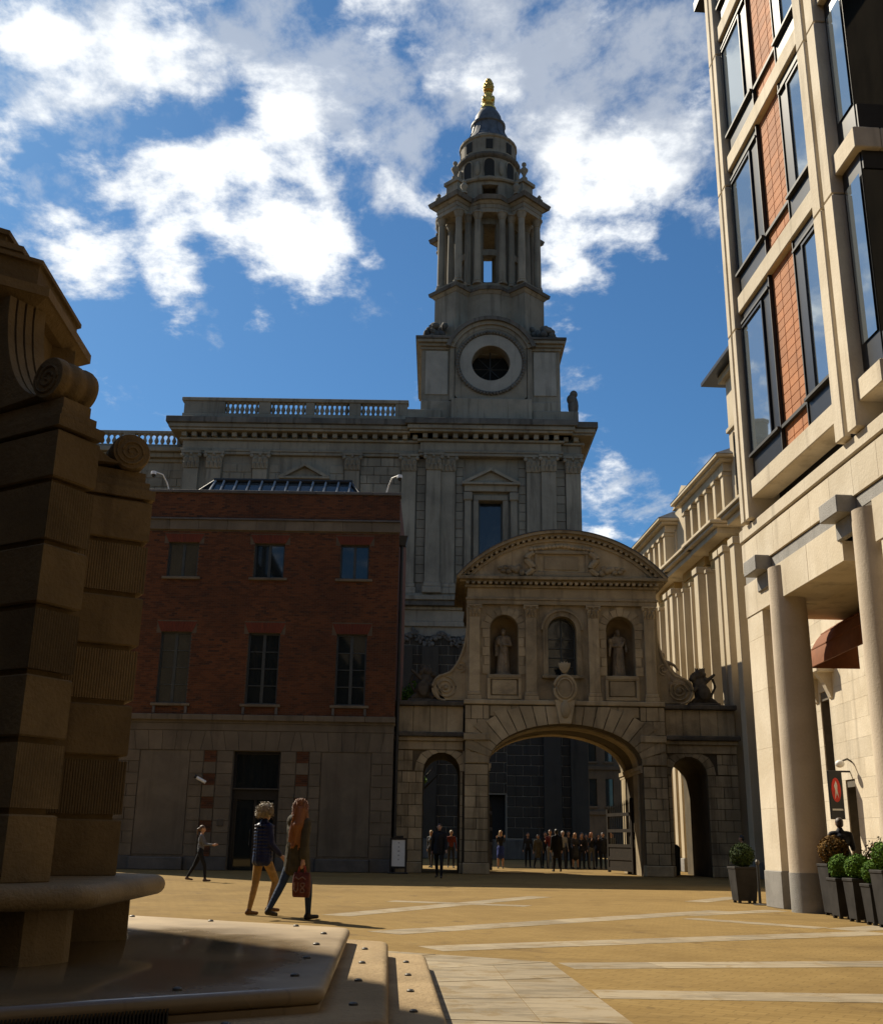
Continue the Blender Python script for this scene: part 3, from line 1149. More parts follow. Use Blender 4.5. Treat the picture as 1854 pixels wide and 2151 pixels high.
    dm.box(dx0, dx0 + .1, Y + .3, Y + .42, 0, 4.44).box(dx1 - .1, dx1, Y + .3, Y + .42, 0, 4.44).box(dx0 + .1, dx1 - .1, Y + .3, Y + .42, 4.34, 4.44)
    dm.box(dx0 + .1, dx1 - .1, Y + .3, Y + .42, 2.62, 2.98)
    for xx in (dx0 + .1, -7.10, dx1 - .2):
        dm.box(xx, xx + .1, Y + .32, Y + .4, 0, 2.62)
    d = part('door', dm, M['black'], t)
    part('pane', MB().add([(dx0, Y + .36, 0), (dx1, Y + .36, 0), (dx1, Y + .36, 4.4), (dx0, Y + .36, 4.4)], [(0, 1, 2, 3)]), M['glass'], d)
    part('transom_bar', MB().cbox(dx0 + .02, dx1 - .02, Y + .16, Y + .3, 2.99, 3.05, .01), M['steel'], d)
    part('handle', MB().tube([(-7.18, Y + .3, .9), (-7.18, Y + .22, .95), (-7.18, Y + .22, 1.45), (-7.18, Y + .3, 1.5)], .02), M['steel'], d)
    part('entry_plate', MB().cbox(-8.42, -8.18, Y - .04, Y, 1.62, 1.86, .01), M['steel'], t)
    # rain pipe in the corner
    pp = MB().tube([(-1.62, Y + .25, 0), (-1.62, Y + .25, 4.9), (-1.62, Y + .25, 13.2)], .07, 10)
    part('rain_pipe', pp, M['iron'], t, smooth=True)
    part('pipe_hopper', MB().frustum([(-1.74, Y + .1), (-1.46, Y + .1), (-1.46, Y + .4), (-1.74, Y + .4)], 12.9, [(-1.74, Y + .0), (-1.38, Y + .0), (-1.38, Y + .42), (-1.74, Y + .42)], 13.3), M['iron'], t)
    # glazed roof lantern: ridge, hips, glazing bars and panes
    bx0, bx1, tx0, tx1 = -11.05, -3.2, -10.0, -4.05
    yb, yt = Y + 1.0, Y + 2.2
    zb, zt = 15.0, 16.35
    sk = MB()
    sk.tube([(tx0 - .1, yt, zt), (tx1 + .1, yt, zt)], .09, 6)
    sk.tube([(bx0, yb, zb), (tx0, yt, zt)], .06, 6).tube([(bx1, yb, zb), (tx1, yt, zt)], .06, 6)
    so = part('roof_lantern', sk, M['iron'], t)
    nb = 12
    for i in range(nb):
        f = (i + .5) / nb
        xb = bx0 + .55 + (bx1 - bx0 - 1.1) * f
        xt = max(tx0, min(tx1, xb + 0.03))
        g = MB().tube([(xb, yb - .02, zb), (xt, yt, zt)], .055, 6)
        part('glazing_bar', g, M['wframe2'], so)
    gl = MB()
    part('lantern_glass', MB().add([(bx0, yb + .06, zb), (bx1, yb + .06, zb), (tx1, yt + .05, zt - .05), (tx0, yt + .05, zt - .05), (bx0, yt * 2 - yb, zb), (bx1, yt * 2 - yb, zb)],
                                  [(0, 1, 2, 3), (3, 2, 5, 4), (0, 3, 4), (1, 5, 2)]), M['skyglass'], so)
    return t


M['panel'] = stone('blind_panel_stone', (0.175, 0.145, 0.105), (0.125, 0.103, 0.076), scale=1.0, streak=0.3, soot=0.2)
M['wframe2'] = plain('grey_glazing_bar', (0.22, 0.24, 0.25), 0.4, 0.5)
M['skyglass'] = glass_mat('roof_lantern_glass', (0.05, 0.055, 0.055), 0.1)
brick_building()


def roof_camera(x, side, label):
    Y = 42.8
    t = thing('security_camera', label, 'camera', (x, Y + .25, 15.15), group=None)
    s = side
    part('bracket', MB().tube([(x, Y + .25, 15.15), (x + s * .1, Y + .1, 15.5), (x + s * .25, Y - .1, 15.78), (x + s * .55, Y - .3, 15.84)], .028, 8), M['white'], t, smooth=True)
    part('housing', MB().lathe([(0.02, .10), (.10, .08), (.115, .0), (.11, -.06)], (x + s * .58, Y - .32, 15.76), 14), M['white'], t, smooth=True)
    part('dome', MB().lathe([(.10, -.06), (.085, -.12), (.05, -.17), (.01, -.185)], (x + s * .58, Y - .32, 15.76), 14), M['black'], t, smooth=True)


roof_camera(-2.35, 1, 'white domed security camera on the brick parapet beside the gateway end')
roof_camera(-11.5, -1, 'white domed security camera on the brick parapet behind the stone scroll')
_t = thing('wall_camera', 'small tubular security camera fixed beside the dark doorway', 'camera', (-9.2, 42.8, 3.3))
part('arm', MB().tube([(-9.2, 42.85, 3.25), (-9.2, 42.62, 3.28)], .02, 6), M['iron'], _t)
part('housing', MB().tube([(-9.32, 42.55, 3.42), (-8.93, 42.60, 3.22)], .065, 10), M['white'], _t, smooth=True)
part('hood', MB().tube([(-9.36, 42.54, 3.45), (-9.28, 42.555, 3.41)], .075, 10), M['black'], _t)

# ------------------------------------------------------------------ stone gateway
def leaf_capital(w, h, d, rows=2):
    """Corinthian pilaster capital facing -Y, centred on x=0, standing on z=0"""
    mb = MB()
    mb.frustum([(-w * .42, -d * .55), (w * .42, -d * .55), (w * .42, .1), (-w * .42, .1)], 0, [(-w * .5, -d * .8), (w * .5, -d * .8), (w * .5, .1), (-w * .5, .1)], h * .86)
    mb.box(-w * .60, w * .60, -d * 1.15, .1, h * .86, h)
    for r in range(rows):
        n = 4 - r
        for i in range(n):
            cx = (-.5 + (i + .5) / n) * w * .98
            z0, z1 = h * (.02 + r * .30), h * (.36 + r * .30)
            s = w / n * .46
            o = d * (.55 + .10 * r)
            mb.add([(cx - s, -o, z0), (cx + s, -o, z0), (cx + s * .9, -o - d * .25, z1 * .9), (cx, -o - d * .55, z1), (cx - s * .9, -o - d * .25, z1 * .9), (cx, -o - d * .15, z0),
                    (cx, -o - d * .62, z1 - h * .10)],
                   [(0, 5, 6, 4), (5, 1, 2, 6), (6, 2, 3), (4, 6, 3)])
    for s in (-1, 1):
        mb.ell((s * w * .50, -d * .95, h * .74), (w * .13, d * .3, h * .13), 8, 6)
    mb.ell((0, -d * 1.0, h * .80), (w * .10, d * .3, h * .10), 8, 6)
    return mb


def spiral_mb(cx, cz, r, y, tube, turns=2.6, sgn=1, start=0.0):
    pts = []
    N = 54
    for u in range(N):
        th = start + sgn * u / (N - 1) * 2 * PI * turns
        rr = r * (1 - 0.88 * u / (N - 1))
        pts.append((cx + rr * math.cos(th), y, cz + rr * math.sin(th)))
    return MB().tube(pts, tube, 6)


def gateway():
    Y = 43.0
    XC = 5.0
    t = thing('stone_gateway', 'weathered stone gateway with a wide arch, statue niches and curved pediment', 'gateway', (XC, Y, 0))
    YB = 48.2
    G = M['gate']
    A0, A1 = 2.0, 8.04
    # ---- lower storey
    lower = MB().wall_arches(1.06, 9.0, 0, 6.42, Y + .10, YB, [(XC + .02, 3.02, 0, 4.15, 1.55)])
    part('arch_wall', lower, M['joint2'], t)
    for (x0, x1, cx, hw, sp) in ((-1.67, 1.06, .16, .72, 3.84), (9.0, 11.85, 9.92, .70, 3.78)):
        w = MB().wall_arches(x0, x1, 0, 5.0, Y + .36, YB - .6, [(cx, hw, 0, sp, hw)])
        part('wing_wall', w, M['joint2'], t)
    # soffit lining of the main arch
    n = 28
    for (y0, y1, e) in ((Y + .9, Y + 2.0, .05), (YB - 1.3, YB - .3, .05)):
        lin = MB()
        for i in range(n):
            a0, a1 = PI * i / n, PI * (i + 1) / n
            P_ = lambda a, e: (XC + .02 - (3.02 - e) * math.cos(a), 4.15 + (1.55 - e) * math.sin(a))
            p, q = P_(a0, e), P_(a1, e)
            r_, s_ = P_(a0, -.02), P_(a1, -.02)
            lin.prism([p, q, s_, r_], y0, y1, 'y')
        part('arch_rib', lin, G, t, smooth=30)
    for sx in (-1, 1):
        xx = XC + .02 + sx * 3.02
        im = MB()
        im.box(xx - sx * .10, xx + sx * .02, Y + .12, YB - .02, 3.98, 4.14).box(xx - sx * .06, xx + sx * .02, Y + .12, YB - .02, 3.86, 3.98)
        part('impost', im, G, t)
        for (y0, y1) in ((Y + .9, Y + 2.0), (YB - 1.3, YB - .3)):
            part('jamb_pilaster', MB().cbox(xx - sx * .05, xx + sx * .02, y0, y1, 0, 3.86, .01), G, t)
    # pier blocks
    for (a, b) in ((1.06, A0 - .02), (A1 + .02, 9.0)):
        ashlar(t, a, b, .42, 4.10, Y + .10, 9, .62, 'gate', proud=.06, depth=.16)
        part('pier_base', MB().cbox(a - .06, b + .06, Y - .06, Y + .5, 0, .41, .03), G, t)
    # blocks framing the small arches
    for (x0, x1, cx, hw) in ((-1.67, 1.0, .16, .72), (9.06, 11.85, 9.92, .70)):
        ashlar(t, x0, cx - hw - .01, .42, 3.80, Y + .36, 8, .55, 'gate', proud=.05, depth=.14)
        ashlar(t, cx + hw + .01, x1, .42, 3.80, Y + .36, 8, .55, 'gate', proud=.05, depth=.14)
        for (a, b) in ((x0, cx - hw), (cx + hw, x1)):
            part('wing_base', MB().cbox(a, b, Y + .24, Y + .6, 0, .41, .03), G, t)
        sp = 3.82
        nv = 9
        for i in range(nv):
            a0, a1 = PI * i / nv + .012, PI * (i + 1) / nv - .012
            r0, r1 = hw + .01, hw + .34
            zc = lambda r, a: (cx - r * math.cos(a), min(sp + r * math.sin(a), 4.63))
            poly = [zc(r0, a0), zc(r0, a1), zc(r1, a1), zc(r1, a0)]
            part('voussoir', MB().prism(poly, Y + .30, Y + .45, 'y'), G, t)
        ashlar(t, x0, cx - hw - .42, 3.83, 4.62, Y + .36, 2, .5, 'gate', proud=.05, depth=.14)
        ashlar(t, cx + hw + .42, x1, 3.83, 4.62, Y + .36, 2, .5, 'gate', proud=.05, depth=.14)
        part('wing_frieze', MB().cbox(x0, x1, Y + .27, Y + .5, 4.65, 4.97, .01), G, t)
        # cornice, sooty, then parapet and ledge
        part('wing_cornice', MB().cbox(x0 - .06, x1 + .06, Y + .18, Y + .6, 4.98, 5.14, .02), G, t)
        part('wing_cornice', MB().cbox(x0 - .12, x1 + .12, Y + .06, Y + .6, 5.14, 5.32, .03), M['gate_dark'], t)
        k = 4
        for i in range(k):
            a = x0 + (x1 - x0) * i / k
            b = x0 + (x1 - x0) * (i + 1) / k
            part('parapet_block', MB().cbox(a + .006, b - .006, Y + .34, Y + 1.1, 5.33, 6.36, .015), G, t)
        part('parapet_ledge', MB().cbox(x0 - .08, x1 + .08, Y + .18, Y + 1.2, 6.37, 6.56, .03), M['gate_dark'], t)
        part('wing_roof', MB().box(x0, x1, Y + 1.15, YB - .7, 4.9, 6.3), M['lead'], t)
    # entablature band over piers beside the arch
    for (a, b) in ((1.06, 2.02), (8.02, 9.0)):
        ashlar(t, a, b, 4.12, 5.0, Y + .10, 2, .5, 'gate', proud=.06, depth=.16)
        ashlar(t, a, b, 5.30, 6.40, Y + .10, 2, .5, 'gate', proud=.05, depth=.14)
        part('pier_string', MB().cbox(a - .05, b, Y - .08, Y + .3, 5.02, 5.28, .02), G, t)
    # rusticated voussoirs of the main arch, fanning and breaking into the courses
    nv = 21
    for i in range(nv):
        a0, a1 = PI * i / nv, PI * (i + 1) / nv
        g = .006
        E_ = lambda a: (XC + .02 - 3.03 * math.cos(a), 4.15 + 1.56 * math.sin(a))
        if i == nv // 2:
            continue
        p, q = E_(a0 + g), E_(a1 - g)
        zt = 6.38
        def up(a, pt):
            # radial line from the inner curve until it meets the top course or the pier side
            nx, nz = -math.cos(a) / 3.02, math.sin(a) / 1.55
            l = math.hypot(nx, nz)
            nx, nz = nx / l * .75 + (-math.cos(a)) * .25, nz / l * .75 + math.sin(a) * .25
            k1 = (zt - pt[1]) / nz if nz > 1e-3 else 9
            lim = .86 + .34 * abs(math.cos(a))
            k = min(k1, lim if (i % 2) else lim * .86)
            x = pt[0] + nx * k
            return (min(max(x, 1.1), 8.96), pt[1] + nz * k)
        r_, s_ = up(a0 + g, p), up(a1 - g, q)
        dy = random.uniform(-.01, .01)
        part('voussoir', MB().prism([p, q, s_, r_], Y - .0 + dy, Y + .16, 'y'), G, t)
    ashlar(t, 2.05, 7.99, 5.98, 6.40, Y + .10, 1, .8, 'gate', proud=.03, depth=.06, skip=lambda x, z: abs(x - XC) < .5)
    # keystone console and cartouche
    ks = MB().prism([(4.80, 5.70), (5.24, 5.70), (5.42, 6.62), (4.62, 6.62)], Y - .22, Y + .12, 'y')
    part('keystone', ks, G, t)
    part('keystone_scroll', MB().ell((5.02, Y - .22, 6.25), (.20, .12, .36), 12, 8), G, t, smooth=True)
    car = MB().ell((5.02, Y - .16, 7.08), (.44, .12, .54), 22, 10)
    co = part('cartouche', car, G, t, smooth=True)
    rim = MB().tube([(5.02 + .42 * math.cos(2 * PI * u / 30), Y - .20, 7.08 + .51 * math.sin(2 * PI * u / 30)) for u in range(31)], .06, 8)
    part('cartouche_rim', rim, G, co, smooth=True)
    rim2 = MB().tube([(5.02 + .30 * math.cos(2 * PI * u / 30), Y - .29, 7.08 + .38 * math.sin(2 * PI * u / 30)) for u in range(31)], .025, 6)
    part('cartouche_ring', rim2, G, co, smooth=True)
    lf = MB()
    for k, a in enumerate((-.5, -.25, 0, .25, .5)):
        lf.ell((5.02 + .22 * math.sin(a), Y - .12, 7.75 + .16 * math.cos(a)), (.09, .07, .26), 8, 6, Matrix.Rotation(a, 3, 'Y'))
    part('cartouche_leaf', lf, G, co, smooth=True)
    # ---- upper storey
    part('upper_string', MB().cbox(1.0, 9.02, Y - .02, Y + .5, 6.43, 6.62, .03), G, t)
    niches = [(2.63, .575, 7.66, 9.53, .575), (4.99, .58, 7.66, 9.49, .58), (7.37, .575, 7.66, 9.53, .575)]
    up = MB().wall_arches(1.2, 8.8, 6.6, 10.56, Y + .25, Y + .85, niches)
    up.box(1.2, 1.6, Y + .85, YB - .3, 6.6, 10.56).box(8.4, 8.8, Y + .85, YB - .3, 6.6, 10.56).box(1.2, 8.8, YB - .8, YB - .3, 6.6, 10.56)
    part('upper_wall', up, G, t)
    for (cx, hw, zb, zs, b) in (niches[0], niches[2]):
        nb = MB()
        ring = []
        m = 14
        rows = []
        for j in range(9):
            z = zb + (zs - zb) * j / 8
            rows.append([(cx - hw * math.cos(PI * k / m), Y + .72 + hw * .85 * math.sin(PI * k / m), z) for k in range(m + 1)])
        for j in range(1, 8):
            ph = PI / 2 * j / 8
            rows.append([(cx - hw * math.cos(ph) * math.cos(PI * k / m), Y + .72 + hw * .85 * math.cos(ph) * math.sin(PI * k / m), zs + hw * math.sin(ph)) for k in range(m + 1)])
        nb.loft(rows, closed=False, caps=False)
        nb.v = [tuple(v) for v in nb.v]
        part('niche', nb, M['niche'], t, smooth=True)
        part('niche_floor', MB().box(cx - hw, cx + hw, Y + .3, Y + 1.3, zb - .06, zb - .004), G, t)
        part('niche_sill', MB().cbox(cx - hw - .10, cx + hw + .10, Y + .10, Y + .4, zb - .16, zb - .01, .02), G, t)
        part('pedestal_panel', MB().cbox(cx - .50, cx + .50, Y + .15, Y + .3, 6.84, 7.44, .02), G, t)
        pf = MB()
        pf.cbox(cx - .68, cx - .56, Y + .12, Y + .3, 6.66, 7.5, .01).cbox(cx + .56, cx + .68, Y + .12, Y + .3, 6.66, 7.5, .01).cbox(cx - .56, cx + .56, Y + .12, Y + .3, 7.46, 7.52, .01).cbox(cx - .56, cx + .56, Y + .12, Y + .3, 6.66, 6.80, .01)
        part('pedestal_frame', pf, G, t)
        for i in range(9):
            a0, a1 = PI * i / 9 + .015, PI * (i + 1) / 9 - .015
            r0, r1 = hw + .015, hw + (.40 if i % 2 == 0 else .30)
            z9 = lambda r, a: (cx - r * math.cos(a), min(zs + r * math.sin(a), 10.52))
            part('voussoir', MB().prism([z9(r0, a0), z9(r0, a1), z9(r1, a1), z9(r1, a0)], Y + .20, Y + .34, 'y'), G, t)
        for r in range(5):
            h = (zs - zb) / 5
            for s in (-1, 1):
                wd = .30 if r % 2 == 0 else .22
                piece('stone_block', blk('gate'), t, (cx + s * (hw + .015 + wd / 2), Y + .27, zb + h * (r + .5)), (wd, .13, h - .02))
    # window
    cx, hw, zb, zs, b = niches[1]
    wf = MB()
    pts = [(cx - (hw - .03) * math.cos(PI * k / 20), Y + .62, zs + (hw - .03) * math.sin(PI * k / 20)) for k in range(21)]
    wf.tube([(cx - hw + .03, Y + .62, zb)] + pts + [(cx + hw - .03, Y + .62, zb)], .04, 6)
    wf.box(cx - .03, cx + .03, Y + .60, Y + .65, zb, zs + hw - .04)
    for k in range(1, 5):
        wf.box(cx - hw, cx + hw, Y + .605, Y + .645, zb + k * .38 - .015, zb + k * .38 + .015)
    wo = part('window', wf, M['wframe'], t)
    gl = MB().prism([(cx - hw, zb)] + [(p[0], p[2]) for p in pts] + [(cx + hw, zb)], Y + .66, Y + .68, 'y')
    part('pane', gl, M['oldglass'], wo)
    part('window_sill', MB().cbox(cx - hw - .26, cx + hw + .26, Y + .08, Y + .4, zb - .14, zb - .01, .02), G, wo)
    ar = MB()
    for k in range(20):
        a0, a1 = PI * k / 20, PI * (k + 1) / 20
        for (r0, r1, yy) in ((hw + .0, hw + .20, .16), (hw + .2, hw + .28, .10)):
            ar.prism([(cx - r0 * math.cos(a0), zs + r0 * math.sin(a0)), (cx - r0 * math.cos(a1), zs + r0 * math.sin(a1)), (cx - r1 * math.cos(a1), min(zs + r1 * math.sin(a1), 10.45)), (cx - r1 * math.cos(a0), min(zs + r1 * math.sin(a0), 10.45))], Y + yy, Y + .3, 'y')
    for s in (-1, 1):
        ar.box(cx + s * hw, cx + s * (hw + .20), Y + .16, Y + .3, zb, zs)
    part('window_surround', ar, G, wo)
    # pilasters with capitals
    cap_me = leaf_capital(.50, .52, .16).mesh('capital')
    cap_me.materials.append(G)
    for px in (1.42, 3.72, 6.27, 8.55):
        po = part('pilaster', MB().cbox(px - .22, px + .22, Y + .12, Y + .3, 6.95, 9.99, .015), G, t)
        pb = MB().cbox(px - .29, px + .29, Y + .05, Y + .3, 6.62, 6.80, .015).cbox(px - .26, px + .26, Y + .08, Y + .3, 6.80, 6.95, .03)
        part('pilaster_base', pb, G, po)
        piece('capital', cap_me, po, (px, Y + .22, 9.99))
    # right and left corner returns
    for sx, xx in ((-1, 1.2), (1, 8.8)):
        part('corner_pilaster', MB().cbox(xx - .02 if sx > 0 else xx - .10, xx + .10 if sx > 0 else xx + .02, Y + .3, Y + .75, 6.62, 10.5, .015), G, t)
    # entablature
    part('architrave', MB().cbox(1.10, 8.90, Y + .10, YB - .25, 10.52, 10.70, .015), G, t)
    part('architrave', MB().cbox(1.06, 8.94, Y + .06, YB - .2, 10.70, 10.80, .015), G, t)
    part('frieze', MB().cbox(1.12, 8.88, Y + .14, YB - .25, 10.80, 11.22, .01), G, t)
    part('cornice_bed', MB().cbox(1.02, 8.98, Y + .04, YB - .15, 11.22, 11.32, .01), G, t)
    dn = MB().cbox(-.065, .065, -.09, .09, -.055, .055, .01).mesh('dentil')
    dn.materials.append(G)
    for i in range(34):
        piece('dentil', dn, t, (1.0 + 8.0 * (i + .5) / 34, Y - .04, 11.38))
    part('cornice', MB().cbox(.80, 9.2, Y - .02, YB, 11.44, 11.52, .01), G, t)
    part('cornice', MB().cbox(.66, 9.34, Y - .20, YB + .1, 11.52, 11.66, .02), G, t)
    # segmental pediment
    R0 = 5.69
    ZC = 13.64 - R0
    half = math.asin(4.33 / R0)
    def arc(r, n=36, h=half):
        return [(XC + r * math.sin(-h + 2 * h * k / n), ZC + r * math.cos(-h + 2 * h * k / n)) for k in range(n + 1)]
    tym = arc(R0 - .40, h=math.acos((11.66 - ZC) / (R0 - .40)))
    part('tympanum', MB().prism(tym, Y + .10, Y + .6, 'y'), G, t)
    for (r0, r1, y0, m_) in ((R0 - .42, R0 - .30, .02, G), (R0 - .22, R0 - .12, -.06, G), (R0 - .12, R0, -.22, G), (R0, R0 + .035, -.25, M['lead'])):
        c = MB()
        hh = math.acos(min(1, (11.66 - ZC) / r0)) if r0 < R0 - .3 else half
        a, b_ = arc(r0, h=hh), arc(r1, h=hh)
        for k in range(36):
            c.prism([a[k], a[k + 1], b_[k + 1], b_[k]], Y + y0, Y + .5, 'y')
        part('pediment_cornice', c, m_, t)
    for i in range(38):
        a = -half * .965 + 2 * half * .965 * i / 37
        o = piece('dentil', dn, t, (XC + (R0 - .26) * math.sin(a), Y - .02, ZC + (R0 - .26) * math.cos(a)), rot=(0, a, 0))
    ro = MB()
    a = arc(R0 + .02)
    b_ = arc(R0 - .14)
    for k in range(36):
        ro.prism([b_[k], b_[k + 1], a[k + 1], a[k]], Y + .52, YB + .1, 'y')
    part('roof', ro, M['lead'], t, smooth=30)
    part('back_gable', MB().prism(arc(R0 - .16, h=math.acos((11.66 - ZC) / (R0 - .16))), YB - .4, YB, 'y'), G, t)
    # panel with scrolled brackets and carved swags in the pediment
    pn = MB().cbox(3.78, 6.26, Y + .0, Y + .2, 11.70, 11.90, .02).cbox(3.90, 6.12, Y - .02, Y + .2, 12.66, 12.80, .02)
    pn.cbox(3.90, 4.02, Y + .02, Y + .2, 11.9, 12.66, .01).cbox(6.0, 6.12, Y + .02, Y + .2, 11.9, 12.66, .01)
    po = part('pediment_panel', pn, G, t)
    part('panel_field', MB().cbox(4.3, 5.72, Y + .06, Y + .16, 12.0, 12.56, .01), G, po)
    for s in (-1, 1):
        pts = []
        for u in range(20):
            f = u / 19
            pts.append((XC + .01 + s * (1.15 + .34 * f + .20 * math.sin(f * PI * 2)), Y + .04, 12.72 - .95 * f))
        part('panel_bracket', MB().tube(pts, [.10 + .05 * math.sin(PI * u / 19) for u in range(20)], 8), G, po, smooth=True)
        lb = MB()
        for k in range(9):
            lb.ell((XC + s * (1.65 + .11 * k), Y + .06, 11.86 + .20 * abs(math.sin(k * 1.3))), (.13, .09, .15 - .008 * k), 8, 6)
        part('carved_swag', lb, G, po, smooth=True)
    fr = MB()
    for k in range(17):
        f = -1 + 2 * k / 16
        fr.ell((XC + 1.25 * f, Y + .04, 13.02 - .16 * abs(f)), (.10, .07, .085), 8, 6)
    part('carved_swag', fr, G, po, smooth=True)
    # side volutes: a scroll at the foot sweeping up to the wall
    for s in (-1, 1):
        ex = XC + s * 3.75
        cx, cz, r0 = XC + s * 4.72, 7.12, .52
        prof = [(ex, 6.62), (cx + s * .2, 6.62)]
        for k in range(15):
            a = -PI / 2 + (PI * .95) * k / 14
            prof.append((cx + s * r0 * math.cos(a), cz + r0 * math.sin(a)))
        for k in range(1, 13):
            f = k / 12
            prof.append((cx - s * .05 + (ex + s * .12 - cx + s * .05) * (1 - (1 - f) ** 1.7), 7.66 + 1.9 * f ** 1.35))
        prof.append((ex, 9.6))
        vo = part('volute', MB().prism(prof if s > 0 else prof[::-1], Y + .42, Y + .85, 'y'), G, t)
        rp = [(p[0], Y + .40, p[1]) for p in prof[2:-1]]
        part('volute_rim', MB().tube(rp, .06, 6), G, vo, smooth=True)
        part('volute_spiral', spiral_mb(cx, cz, .44, Y + .40, .035, 2.4, s, PI / 2), G, vo, smooth=True)
        part('volute_eye', MB().ell((cx, Y + .42, cz), (.10, .08, .10), 10, 8), G, vo, smooth=True)
        part('volute_spiral', spiral_mb(XC + s * 4.12, 8.0, .24, Y + .40, .03, 1.8, -s, -PI / 2), G, vo, smooth=True)
    # carved figure leaning on the right volute
    # gate leaf: open oak leaf with iron spikes against the right jamb
    x0, x1 = 7.98, 7.36
    yA, yB = Y + 2.1, Y + 4.6
    d = Vector((x1 - x0, yB - yA, 0)).normalized()
    L = math.hypot(x1 - x0, yB - yA)
    for side, (hx, hy, dx) in (('r', (7.96, Y + 2.3, -.26)), ('l', (2.08, Y + 2.3, .10))):
        dv = Vector((dx, 1, 0)).normalized()
        nv_ = Vector((dv.y, -dv.x, 0))
        Lw = 2.55
        fr_ = lambda a, b_, z: (hx + dv.x * a + nv_.x * b_, hy + dv.y * a + nv_.y * b_, z)
        def lbox(mb, a0, a1, b0, b1, z0, z1):
            p = [fr_(a0, b0, 0), fr_(a1, b0, 0), fr_(a1, b1, 0), fr_(a0, b1, 0)]
            mb.prism([(q[0], q[1]) for q in p], z0, z1, 'z')
            return mb
        fm = MB()
        lbox(fm, 0, .12, -.05, .05, .05, 3.0)
        lbox(fm, Lw - .12, Lw, -.05, .05, .05, 2.6)
        for z in (.12, .55, 1.05, 1.65, 2.3):
            lbox(fm, .12, Lw - .12, -.045, .045, z, z + .13)
        go = part('gate_leaf', fm, M['oak'], t)
        lbox_m = MB()
        lbox(lbox_m, .12, Lw - .12, -.02, .02, .25, 1.05)
        part('gate_panel', lbox_m, M['oak'], go)
        for k in range(12):
            bb = MB()
            a = .22 + k * (Lw - .44) / 11
            bb.tube([fr_(a, 0, 1.1), fr_(a, 0, 2.55 + .25 * (1 - a / Lw))], .022, 6)
            bb.tube([fr_(a, 0, 2.55 + .25 * (1 - a / Lw)), fr_(a, 0, 2.75 + .25 * (1 - a / Lw))], [.035, .004], 6)
            part('gate_bar', bb, M['iron'], go)
    return t


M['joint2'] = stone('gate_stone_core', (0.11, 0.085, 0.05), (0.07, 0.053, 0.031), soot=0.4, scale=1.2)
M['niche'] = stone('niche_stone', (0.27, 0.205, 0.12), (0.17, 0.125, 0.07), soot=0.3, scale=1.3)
gateway()


